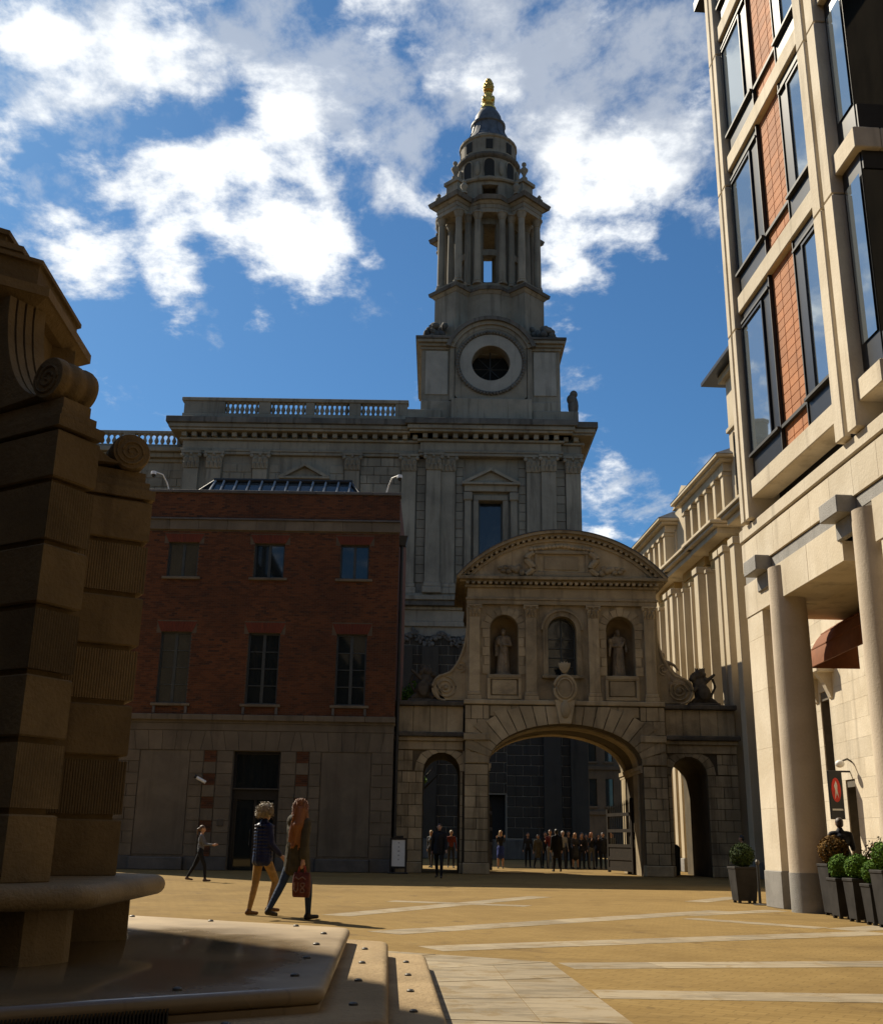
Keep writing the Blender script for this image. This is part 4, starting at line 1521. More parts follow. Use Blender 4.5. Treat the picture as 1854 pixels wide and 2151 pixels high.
# ------------------------------------------------------------------ cathedral
def cathedral():
    Y = 82.0
    XC = 3.96
    t = thing('cathedral', 'grey stone cathedral with balustraded wall and tall columned bell tower', 'church', (XC, Y, 0))
    C, CD = M['cath'], M['cath_dark']
    XL, XR = -21.2, 11.3
    # main wall: recess with the window opening
    win = (2.98, 4.92, 22.6, 27.55)
    w = MB().wall_holes(XL, XR, 0, 34.0, Y + .5, Y + 1.6, [win, (2.7, 5.1, 0, 4.6)])
    w.box(XL, XL + 1, Y + 1.6, Y + 15, 0, 34).box(XR - 1, XR, Y + 1.6, Y + 15, 0, 34).box(XL, XR, Y + 14, Y + 15, 0, 34).box(XL, XR, Y + 1.6, Y + 14, 33, 34)
    part('wall', w, C, t)
    # recessed chapel range to the left, lower balustrade
    w2 = MB().box(-60, XL, Y + 3.2, Y + 14, 0, 32.4)
    part('range_wall', w2, C, t)
    lft = [(-60, XL, 31.4, 31.7, .2), (-60, XL, 31.7, 32.1, .6), (-60, XL, 32.1, 32.5, 1.0), (-60, XL, 32.5, 32.95, .3)]
    for (a, b, z0, z1, e) in lft:
        part('range_cornice', MB().cbox(a, b, Y + 3.2 - e, Y + 4.5, z0, z1, .04), C, t)
    bal = MB().lathe([(.17, 0), (.17, .10), (.10, .16), (.20, .42), (.17, .55), (.09, .72), (.10, .86), (.17, .92), (.17, 1.02)], n=10)
    bme = bal.mesh('baluster', 40)
    bme.materials.append(C)
    # left balustrade
    zb = 32.95
    part('balustrade_rail', MB().cbox(-46, XL, Y + 3.1, Y + 3.6, zb + 1.02, zb + 1.3, .03), C, t)
    x = XL - .3
    seq = 0
    while x > -40:
        part('balustrade_pier', MB().cbox(x - 1.0, x - .02, Y + 3.12, Y + 3.58, zb, zb + 1.02, .02), C, t)
        for i in range(7):
            piece('baluster', bme, t, (x - 1.0 - .3 - i * .50, Y + 3.35, zb))
        x -= 4.6
        seq += 1
    # main cornice in stages, with modillions
    def corn(x0, x1, y0, y1, dy=0.0):
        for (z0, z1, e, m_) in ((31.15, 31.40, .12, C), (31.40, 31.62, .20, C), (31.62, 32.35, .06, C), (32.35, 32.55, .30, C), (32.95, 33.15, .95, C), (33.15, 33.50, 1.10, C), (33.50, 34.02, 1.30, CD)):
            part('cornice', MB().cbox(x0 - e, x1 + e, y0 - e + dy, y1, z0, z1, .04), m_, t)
    corn(XL, -1.6, Y + .3, Y + 3)
    corn(-1.75, 9.6, Y - .15, Y + 3)
    corn(9.5, XR, Y + .3, Y + 14)
    mo = MB().cbox(-.2, .2, -.5, .5, -.2, .2, .04).mesh('modillion')
    mo.materials.append(C)
    x = XL + .1
    while x < XR:
        yy = Y - .25 if -1.75 < x < 9.6 else Y + .2
        piece('modillion', mo, t, (x, yy, 32.74))
        x += .82
    # pilasters
    cap = leaf_capital(1.35, 1.40, .42).mesh('capital')
    cap.materials.append(C)
    def pil(x, yf, wd=1.18):
        o = part('pilaster', MB().cbox(x - wd / 2, x + wd / 2, yf, Y + .6, 20.6, 29.92, .03), C, t)
        part('pilaster_base', MB().cbox(x - wd / 2 - .15, x + wd / 2 + .15, yf - .15, Y + .6, 19.75, 20.25, .04).cbox(x - wd / 2 - .08, x + wd / 2 + .08, yf - .08, Y + .6, 20.25, 20.6, .06), C, o)
        piece('capital', cap, o, (x, yf + .15, 29.92), (wd / 1.18, 1, 1))
    for x, yf in ((-20.4, .15), (-18.55, .15), (-14.8, .15), (-7.3, .15), (-2.7, .15), (-.69, -.25), (.48, .05), (7.44, .05), (8.61, -.25), (10.62, .15)):
        pil(x, Y + yf)
    # rusticated blocks between the pilasters: the first as parts, more as one mass
    zones = [(-2.05, -1.32, 20.7, 31.1), (9.24, 10.0, 20.7, 31.1), (1.12, 1.75, 20.7, 31.1), (6.2, 6.8, 20.7, 31.1), (-6.65, -3.35, 20.7, 31.1)]
    for (a, b, z0, z1) in zones:
        ashlar(t, a, b, z0, z1, Y + .5, 14, 1.1, 'cath', proud=.12, depth=.2, gap=.05)
    mass = MB()
    for (a, b, z0, z1) in ((-14.1, -13.1, 20.7, 31.0), (-9.2, -7.95, 20.7, 31.0), (-17.9, -15.45, 20.7, 31.0), (-60, XL, 12, 31.2)):
        yy = Y + 3.2 if a < -50 else Y + .5
        rows = int((z1 - z0) / .75)
        for r in range(rows):
            xx = a - (.6 if r % 2 else 0)
            while xx < b:
                p, q = max(xx, a), min(xx + 1.2, b)
                if q - p > .15:
                    mass.cbox(p + .025, q - .025, yy - .06, yy + .1, z0 + r * .75 + .025, z0 + (r + 1) * .75 - .025, .03)
                xx += 1.2
    part('ashlar_blocks', mass, C, t, kind='stuff')
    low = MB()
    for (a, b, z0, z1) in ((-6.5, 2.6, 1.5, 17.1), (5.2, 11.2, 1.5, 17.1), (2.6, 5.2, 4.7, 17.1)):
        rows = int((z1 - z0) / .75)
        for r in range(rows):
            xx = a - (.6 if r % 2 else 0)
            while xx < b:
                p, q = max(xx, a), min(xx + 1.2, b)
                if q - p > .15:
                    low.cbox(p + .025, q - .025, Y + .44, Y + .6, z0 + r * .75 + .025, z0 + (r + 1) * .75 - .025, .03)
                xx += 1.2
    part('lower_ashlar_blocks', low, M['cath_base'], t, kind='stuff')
    # base entablature of the upper order and the lower order with its carved band
    for (z0, z1, e, m_) in ((18.5, 18.75, .25, C), (18.75, 19.15, .75, CD), (19.15, 19.5, .95, C), (19.5, 19.78, .4, C), (17.6, 18.5, .05, C), (17.2, 17.6, .15, C)):
        part('string_course', MB().cbox(XL, XR + e, Y + .42 - e, Y + .9, z0, z1, .03), m_, t)
    cw = MB()
    random.seed(3)
    for k in range(520):
        u = k / 520 * 32
        sw_ = abs(math.sin(u * PI / 2.3))
        cw.ell((-20.5 + u, Y + .36 + random.uniform(-.1, .05), 16.75 - .8 * sw_ + random.uniform(-.28, .28)), (random.uniform(.10, .20), random.uniform(.08, .16), random.uniform(.10, .22)), 6, 5)
    part('carved_festoon', cw, CD, t, smooth=True)
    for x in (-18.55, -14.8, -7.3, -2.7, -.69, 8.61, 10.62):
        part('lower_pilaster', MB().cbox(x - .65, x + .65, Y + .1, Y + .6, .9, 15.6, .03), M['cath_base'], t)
    # aedicule window
    wo = part('window', MB().box(2.98, 3.1, Y + .9, Y + 1.1, 22.6, 27.55).box(4.8, 4.92, Y + .9, Y + 1.1, 22.6, 27.55), M['wframe'], t)
    part('pane', MB().box(2.98, 4.92, Y + 1.12, Y + 1.16, 22.6, 27.55), M['oldglass'], wo)
    part('window_surround', MB().cbox(2.55, 2.97, Y + .22, Y + .6, 22.0, 27.55, .03).cbox(4.93, 5.35, Y + .22, Y + .6, 22.0, 27.55, .03).cbox(2.55, 5.35, Y + .22, Y + .6, 27.56, 28.0, .03), C, wo)
    for s in (-1, 1):
        part('window_pilaster', MB().cbox(XC + s * 1.85 - .26, XC + s * 1.85 + .26, Y + .1, Y + .6, 21.9, 27.9, .03), C, wo)
        part('window_capital', MB().cbox(XC + s * 1.85 - .36, XC + s * 1.85 + .36, Y - .05, Y + .6, 27.5, 28.2, .08), C, wo)
    for (xc, hw, z0, za) in ((XC, 2.35, 28.9, 30.2), (-11.12, 2.05, 29.15, 30.35)):
        part('window_entablature', MB().cbox(xc - hw + .2, xc + hw - .2, Y + .0, Y + .6, z0 - .65, z0 - .12, .03), C, wo)
        pd = MB().prism([(xc - hw + .3, z0), (xc + hw - .3, z0), (xc, za - .3)], Y + .1, Y + .6, 'y')
        pd.cbox(xc - hw, xc + hw, Y - .3, Y + .6, z0 - .14, z0 + .06, .03)
        for s in (-1, 1):
            pd.prism([(xc + s * hw, z0 + .06), (xc + s * (hw - .5), z0 + .06), (xc, za - .25), (xc, za)], Y - .3, Y + .6, 'y')
        part('window_pediment', pd, C, wo)
    part('blind_window', MB().cbox(-12.6, -9.65, Y + .35, Y + .6, 22, 28.4, .05), CD, t)
    # roof balustrade
    z0 = 34.0
    bays = [(-18.03, -15.24), (-14.27, -11.36), (-10.63, -7.77), (-6.8, -3.96)]
    part('balustrade_plinth', MB().cbox(-21.5, -2.9, Y + .1, Y + .8, z0, 34.72, .03), C, t)
    part('balustrade_rail', MB().cbox(-21.6, -2.85, Y + .05, Y + .85, 35.80, 36.12, .04), C, t)
    xs = [-21.4] + [v for b in bays for v in b] + [-2.95]
    for i in range(0, len(xs), 2):
        part('balustrade_pier', MB().cbox(xs[i], xs[i + 1], Y + .15, Y + .75, 34.72, 35.80, .03), C, t)
    for (a, b) in bays:
        for i in range(7):
            piece('baluster', bme, t, (a + (b - a) * (i + .5) / 7, Y + .45, 34.74), (1, 1, 1.04))
    # ---- tower: podium and square clock stage
    part('podium', MB().cbox(-3.2, -.15, Y + .2, Y + 12, 34.0, 35.4, .05), C, t)
    part('podium', MB().cbox(7.4, 11.2, Y + .2, Y + 12, 34.0, 35.4, .05), C, t)
    part('podium', MB().cbox(.66, 7.34, Y - .05, Y + 12.4, 34.0, 36.35, .05), C, t)
    part('podium', MB().cbox(-1.87, 9.78, Y + .5, Y + 12.2, 34.0, 36.3, .05), C, t)
    TC = Y + 6.5                       # axis of the tower in depth
    H2 = 5.83
    oc = (XC, 39.75)
    sw = MB()
    sw.box(XC - H2, XC - 3.0, Y + .67, Y + 2.2, 36.3, 41.2).box(XC + 3.0, XC + H2, Y + .67, Y + 2.2, 36.3, 41.2)
    sw.box(XC - H2, XC - H2 + 1.2, Y + 2.2, TC + H2, 36.3, 41.2).box(XC + H2 - 1.2, XC + H2, Y + 2.2, TC + H2, 36.3, 41.2).box(XC - H2, XC + H2, TC + H2 - 1.2, TC + H2, 36.3, 41.2)
    # front centre with the round opening
    n = 40
    ri = 1.6
    ring_i = [(XC + ri * math.cos(2 * PI * k / n), oc[1] + ri * math.sin(2 * PI * k / n)) for k in range(n)]
    def sqp(a):
        c_, s_ = math.cos(a), math.sin(a)
        k1 = 3.0 / abs(c_) if abs(c_) > 1e-6 else 9e9
        k2 = (3.45 if s_ < 0 else 3.6) / abs(s_) if abs(s_) > 1e-6 else 9e9
        k = min(k1, k2)
        return (XC + k * c_, oc[1] + k * s_)
    for k in range(n):
        a0, a1 = 2 * PI * k / n, 2 * PI * (k + 1) / n
        p, q, r_, s_ = ring_i[k], ring_i[(k + 1) % n], sqp(a1), sqp(a0)
        sw.prism([p, q, r_, s_], Y + .45, Y + 1.8, 'y')
    part('clock_stage', sw, C, t)
    part('belfry_dark', MB().box(XC - 3, XC + 3, Y + 2.6, Y + 2.8, 36.4, 43), M['void'], t)
    part('oculus_glazing', MB().tube([(XC - 1.6, Y + 1.75, oc[1]), (XC + 1.6, Y + 1.75, oc[1])], .05, 5).tube([(XC, Y + 1.75, oc[1] - 1.6), (XC, Y + 1.75, oc[1] + 1.6)], .05, 5).tube([(XC - 1.1, Y + 1.75, oc[1] - 1.1), (XC + 1.1, Y + 1.75, oc[1] + 1.1)], .04, 5).tube([(XC + 1.1, Y + 1.75, oc[1] - 1.1), (XC - 1.1, Y + 1.75, oc[1] + 1.1)], .04, 5), M['iron'], t)
    rg = MB()
    for k in range(n):
        a0, a1 = 2 * PI * k / n, 2 * PI * (k + 1) / n
        E2 = lambda r, a: (XC + r * math.cos(a), oc[1] + r * math.sin(a))
        rg.prism([E2(1.62, a0), E2(1.62, a1), E2(2.62, a1), E2(2.62, a0)], Y + .36, Y + .5, 'y')
    ro = part('oculus_ring', rg, M['cath_l'], t)
    wr = MB()
    for k in range(64):
        a = 2 * PI * k / 64
        wr.ell((XC + 2.80 * math.cos(a), Y + .32, oc[1] + 2.80 * math.sin(a)), (.17, .17, .17), 6, 5)
    part('oculus_wreath', wr, CD, ro, smooth=True)
    for s in (-1, 1):
        part('stage_panel', MB().cbox(XC + s * 4.55 - .95, XC + s * 4.55 + .95, Y + .58, Y + .8, 36.9, 40.9, .03), M['cath_l'], t)
        part('stage_pilaster', MB().cbox(XC + s * 3.25 - .2, XC + s * 3.25 + .2, Y + .4, Y + .8, 36.35, 41.15, .03), C, t)
    for (z0, z1, e) in ((41.0, 41.25, .15), (41.25, 41.5, .35), (41.5, 41.78, .62), (41.78, 42.02, .75)):
        for s in (-1, 1):
            x_in, x_out = XC + s * 3.1, XC + s * (H2 + e * .7)
            part('stage_cornice', MB().cbox(min(x_in, x_out), max(x_in, x_out), Y + .67 - e, TC + H2 + e, z0, z1, .03), C if e < .7 else CD, t)
    # arched hood over the opening
    for (r0, r1, e, m_) in ((2.98, 3.30, .15, C), (3.30, 3.62, .35, C), (3.62, 3.95, .62, CD)):
        hd = MB()
        lo_ang = math.asin((41.2 - 40.0) / r1)
        a_0, a_1 = lo_ang, PI - lo_ang
        for k in range(26):
            a, b = a_0 + (a_1 - a_0) * k / 26, a_0 + (a_1 - a_0) * (k + 1) / 26
            hd.prism([(XC + r0 * math.cos(a), 40.0 + r0 * math.sin(a)), (XC + r0 * math.cos(b), 40.0 + r0 * math.sin(b)), (XC + r1 * math.cos(b), 40.0 + r1 * math.sin(b)), (XC + r1 * math.cos(a), 40.0 + r1 * math.sin(a))], Y + .55 - e, Y + 2.4, 'y')
        part('arched_hood', hd, m_, t)
    hf = [(XC + 3.0 * math.cos(PI * k / 20), 40.0 + 3.0 * math.sin(PI * k / 20)) for k in range(21)]
    part('hood_roof', MB().prism([(XC - 3.0, 41.2), (XC + 3.0, 41.2)] + [(XC + 3.4 * math.cos(PI * k / 16), 40.0 + 3.4 * math.sin(PI * k / 16)) for k in range(3, 14)], Y + 1.9, Y + 3, 'y'), C, t)
    part('stage_roof', MB().box(XC - H2, XC + H2, Y + 2, TC + H2, 41.6, 42.2), M['lead'], t)
    # ---- lantern
    def outline(e, rc=4.1, d=5.05, o=1.25, arcn=5):
        """plan with four diagonal projections joined by concave arcs"""
        pts = []
        for q in range(4):
            a = PI / 4 + q * PI / 2
            dx, dy = math.cos(a), math.sin(a)
            nx, ny = -dy, dx
            for (aa, bb) in ((rc - .1, -o - e), (d + .45 + e, -o - e), (d + .45 + e, o + e), (rc - .1, o + e)):
                pts.append((XC + dx * aa + nx * bb, TC + dy * aa + ny * bb))
            for k in range(1, arcn):
                b2 = a + PI / 4 + (-.5 + k / arcn) * (PI / 2 * .42)
                rr = rc + .25 + e
                pts.append((XC + rr * math.cos(b2), TC + rr * math.sin(b2)))
        return pts
    def ring(name, z0, z1, e0, e1, m_, **kw):
        part(name, MB().frustum(outline(e0, **kw), z0, outline(e1, **kw), z1), m_, t)
    ring('lantern_pedestal', 42.1, 47.2, .05, .05, C)
    ring('pedestal_cornice', 47.2, 47.5, .10, .30, C)
    ring('pedestal_cornice', 47.5, 47.8, .42, .48, CD)
    ring('lantern_plinth', 47.8, 48.3, .0, .0, C)
    # corner sculptures (pineapple-like scroll groups) on the clock stage
    for (sx, sy) in ((-1, -1), (1, -1), (1, 1), (-1, 1)):
        g = MB()
        random.seed(11 + sx * 2 + sy)
        for k in range(34):
            hh = random.random()
            g.ell((XC + sx * (5.2 - .7 * hh + random.uniform(-.9, .6)), TC + sy * (5.2 - .7 * hh + random.uniform(-.7, .6)), 42.2 + 1.7 * hh), (random.uniform(.2, .42), random.uniform(.2, .42), random.uniform(.18, .4)), 8, 6)
        part('carved_group', g, CD, t, smooth=True)
    # core: eight wall piers leaving openings on the axes and diagonals, floors between
    core = MB()
    rc = 3.35
    for q in range(8):
        a = q * PI / 4 + PI / 8
        hw_ = .205
        i0, i1 = a - hw_, a + hw_
        P2 = lambda r, an: (XC + r * math.cos(an), TC + r * math.sin(an))
        core.prism([P2(rc - .7, i0), P2(rc, i0), P2(rc + .05, a), P2(rc, i1), P2(rc - .7, i1)], 48.2, 56.2, 'z')
    part('lantern_core', core, C, t)
    for (z0, z1) in ((51.7, 52.3), (54.9, 56.0)):
        part('lantern_lintel', MB().lathe([(rc - .65, z0), (rc - .05, z0), (rc - .05, z1), (rc - .65, z1), (rc - .65, z0)], (XC, TC, 0), 24, caps=False), C, t)
    colm = MB().lathe([(.46, 0), (.46, .14), (.36, .22), (.40, .34), (.33, .42), (.335, 2.2), (.285, 6.5), (.34, 6.56), (.31, 6.6), (.46, 7.1), (.52, 7.12), (.52, 7.25)], n=14)
    cme = colm.mesh('column', 40)
    cme.materials.append(C)
    cp = []
    d_, o_ = 5.05, 1.08
    for q in range(4):
        a = PI / 4 + q * PI / 2
        dx, dy = math.cos(a), math.sin(a)
        for b in (-o_, o_):
            cp.append((XC + dx * d_ - dy * b, TC + dy * d_ + dx * b))
        for b in (-o_, o_):
            cp.append((XC + dx * (d_ - 1.25) - dy * b * 1.0, TC + dy * (d_ - 1.25) + dx * b * 1.0))
        c2 = a + PI / 4
        for b in (-1.1, 1.1):
            cp.append((XC + math.cos(c2) * 4.0 - math.sin(c2) * b, TC + math.sin(c2) * 4.0 + math.cos(c2) * b))
    for (x, y) in cp:
        piece('column', cme, t, (x, y, 48.3))
    ring('entablature', 55.5, 55.9, -.02, -.02, C)
    ring('entablature', 55.9, 56.3, .03, .03, C)
    ring('lantern_cornice', 56.3, 56.55, .10, .30, C)
    ring('lantern_cornice', 56.55, 56.95, .50, .62, CD)
    ring('lantern_cornice', 56.95, 57.1, .62, .25, C)
    # attic ring with arched openings
    at = MB()
    for q in range(8):
        a = q * PI / 4 + PI / 8
        hw_ = .20
        P2 = lambda r, an: (XC + r * math.cos(an), TC + r * math.sin(an))
        at.prism([P2(3.0, a - hw_), P2(3.9, a - hw_), P2(3.95, a), P2(3.9, a + hw_), P2(3.0, a + hw_)], 57.1, 59.0, 'z')
    at.lathe([(3.2, 58.65), (3.9, 58.65), (3.9, 59.05), (3.2, 59.05), (3.2, 58.65)], (XC, TC, 0), 24, caps=False)
    part('attic', at, C, t)
    for q in range(4):
        a = PI / 4 + q * PI / 2
        dx, dy = math.cos(a), math.sin(a)
        b = MB()
        P3 = lambda aa, bb: (XC + dx * aa - dy * bb, TC + dy * aa + dx * bb)
        b.prism([P3(3.2, -.7), P3(4.9, -.7), P3(4.9, .7), P3(3.2, .7)], 57.1, 58.9, 'z')
        b.prism([P3(3.0, -.85), P3(5.1, -.85), P3(5.1, .85), P3(3.0, .85)], 58.9, 59.25, 'z')
        b.prism([P3(2.4, -.35), P3(4.6, -.35), P3(4.6, .35), P3(2.4, .35)], 59.25, 59.6, 'z')
        part('corner_pier', b, C, t)
        urn = MB().lathe([(.30, 0), (.30, .2), (.14, .3), (.16, .55), (.36, .95), (.38, 1.1), (.16, 1.35), (.14, 1.5), (.22, 1.62), (.2, 1.8), (.02, 1.95)], P3(4.5, 0) + (59.6,), 12)
        part('urn', urn, C, t, smooth=50)
        for sgn in (-1, 1):
            urn = MB().lathe([(.30, 0), (.30, .15), (.14, .25), (.34, .7), (.34, .85), (.14, 1.1), (.2, 1.25), (.02, 1.5)], P3(4.95, sgn * 1.6) + (57.1,), 12)
            part('urn', urn, C, t, smooth=50)
    at2 = MB().lathe([(4.15, 59.0), (4.25, 59.12), (4.25, 59.3), (3.4, 59.6), (3.0, 60.1), (2.78, 60.4), (2.0, 60.4), (2.0, 60.2), (3.0, 59.0), (4.15, 59.0)], (XC, TC, 0), 24, caps=False)
    part('attic_cornice', at2, C, t)
    part('drum', MB().lathe([(2.78, 59.3), (2.78, 62.4)], (XC, TC, 0), 32), C, t)
    for q in range(8):
        a = q * PI / 4 - PI / 2
        c_, s_ = math.cos(a), math.sin(a)
        F3 = lambda bb, z, rr: (XC + c_ * rr - s_ * bb, TC + s_ * rr + c_ * bb, z)
        prof = [(-.46, 60.25), (.46, 60.25), (.46, 61.75)] + [(.46 * math.cos(PI * k / 8), 61.75 + .46 * math.sin(PI * k / 8)) for k in range(1, 8)] + [(-.46, 61.75)]
        wv = MB().loft([[F3(b_, z_, 2.5) for (b_, z_) in prof], [F3(b_, z_, 2.80) for (b_, z_) in prof]])
        wo = part('drum_window', wv, M['void'], t)
        arch = MB().tube([F3(-.52, 60.25, 2.80), F3(-.52, 61.75, 2.80)] + [F3(-.52 * math.cos(PI * k / 8), 61.75 + .52 * math.sin(PI * k / 8), 2.80) for k in range(1, 8)] + [F3(.52, 61.75, 2.80), F3(.52, 60.25, 2.80)], .07, 6)
        part('window_arch', arch, C, wo)
    part('drum_cornice', MB().lathe([(2.75, 62.3), (3.0, 62.45), (3.1, 62.6), (3.1, 62.8), (2.7, 63.1)], (XC, TC, 0), 24), CD, t)
    for q in range(8):
        a = q * PI / 4 + PI / 8
        b = MB()
        b.ell((XC + 2.9 * math.cos(a), TC + 2.9 * math.sin(a), 61.2), (.24, .24, .75), 8, 6)
        part('scroll_buttress', b, C, t, smooth=True)
    d2 = MB().lathe([(2.65, 63.0), (2.65, 64.7), (2.78, 64.8), (2.78, 65.0), (2.3, 65.15)], (XC, TC, 0), 24)
    part('upper_drum', d2, C, t)
    for q in range(8):
        a = q * PI / 4
        c_, s_ = math.cos(a), math.sin(a)
        pb = MB()
        P3 = lambda aa, bb: (XC + c_ * aa - s_ * bb, TC + s_ * aa + c_ * bb)
        pb.prism([P3(2.5, -.33), P3(2.68, -.33), P3(2.68, .33), P3(2.5, .33)], 63.4, 64.45, 'z')
        part('drum_window', pb, M['void'], t)
    bell = MB().lathe([(2.45, 65.1), (2.5, 65.25), (2.1, 65.7), (1.75, 66.4), (1.58, 67.1), (1.55, 67.45), (1.68, 67.55), (1.68, 67.75), (1.36, 67.9), (1.34, 68.2), (1.25, 68.7), (1.0, 69.2), (.74, 69.5), (.74, 69.7)], (XC, TC, 0), 24)
    part('lead_dome', bell, M['lead'], t, smooth=40)
    for q in range(12):
        a = 2 * PI * q / 12
        rb = MB().tube([(XC + r_ * math.cos(a), TC + r_ * math.sin(a), z) for (r_, z) in ((2.5, 65.25), (2.1, 65.7), (1.76, 66.4), (1.59, 67.1), (1.56, 67.45))], .05, 5)
        part('lead_roll', rb, M['lead'], t)
    fin = MB().lathe([(.74, 69.6), (.78, 69.75), (.62, 69.9), (.50, 70.3), (.62, 70.55), (.64, 70.75), (.40, 70.95), (.34, 71.3), (.42, 71.5), (.30, 71.65), (.28, 71.8)], (XC, TC, 0), 20)
    part('gilded_base', fin, M['gold'], t, smooth=40)
    for q in range(4):
        a = PI / 4 + q * PI / 2
        part('gilded_scroll', MB().ell((XC + .62 * math.cos(a), TC + .62 * math.sin(a), 70.7), (.2, .2, .32), 8, 6), M['gold'], t, smooth=True)
    pa = MB()
    pa.lathe([(.28, 71.8), (.44, 72.0), (.48, 72.4), (.42, 72.9), (.24, 73.2), (.02, 73.36)], (XC, TC, 0), 16)
    for j in range(6):
        z = 71.95 + j * .23
        rr = (.42, .48, .48, .43, .34, .22)[j]
        for k in range(10):
            a = 2 * PI * (k + .5 * (j % 2)) / 10
            pa.ell((XC + rr * math.cos(a), TC + rr * math.sin(a), z), (.11, .11, .13), 6, 5)
    part('gilded_pinecone', pa, M['gold'], t, smooth=True)
    # sculpture standing at the west corner of the podium
    st = MB()
    st.ell((10.9, Y + 1.2, 36.3), (.45, .4, 1.0), 10, 8).ell((10.95, Y + 1.1, 37.3), (.33, .3, .35), 10, 8).ell((10.75, Y + 1.1, 36.8), (.4, .35, .5), 10, 8)
    part('corner_figure', st, CD, t, smooth=True)
    # base: dark portal
    part('portal_dark', MB().box(2.7, 5.1, Y + 1.2, Y + 1.3, 0, 4.6), M['void'], t)
    part('base_plinth', MB().cbox(XL, XR + .5, Y - .1, Y + .6, 0, 1.4, .05), CD, t)
    return t


M['cath_base'] = stone('portland_stone_shaded', (0.05, 0.04, 0.029), (0.032, 0.026, 0.019), soot=0.5, streak=0.6, scale=0.4)  # shade on the lower walls put into the stone colour
M['cath_l'] = stone('portland_stone_washed', (0.30, 0.28, 0.245), (0.22, 0.205, 0.18), soot=0.15, streak=0.35, scale=0.4)
cathedral()

# ------------------------------------------------------------------ office building over the arcade
FAC = math.atan(0.058)


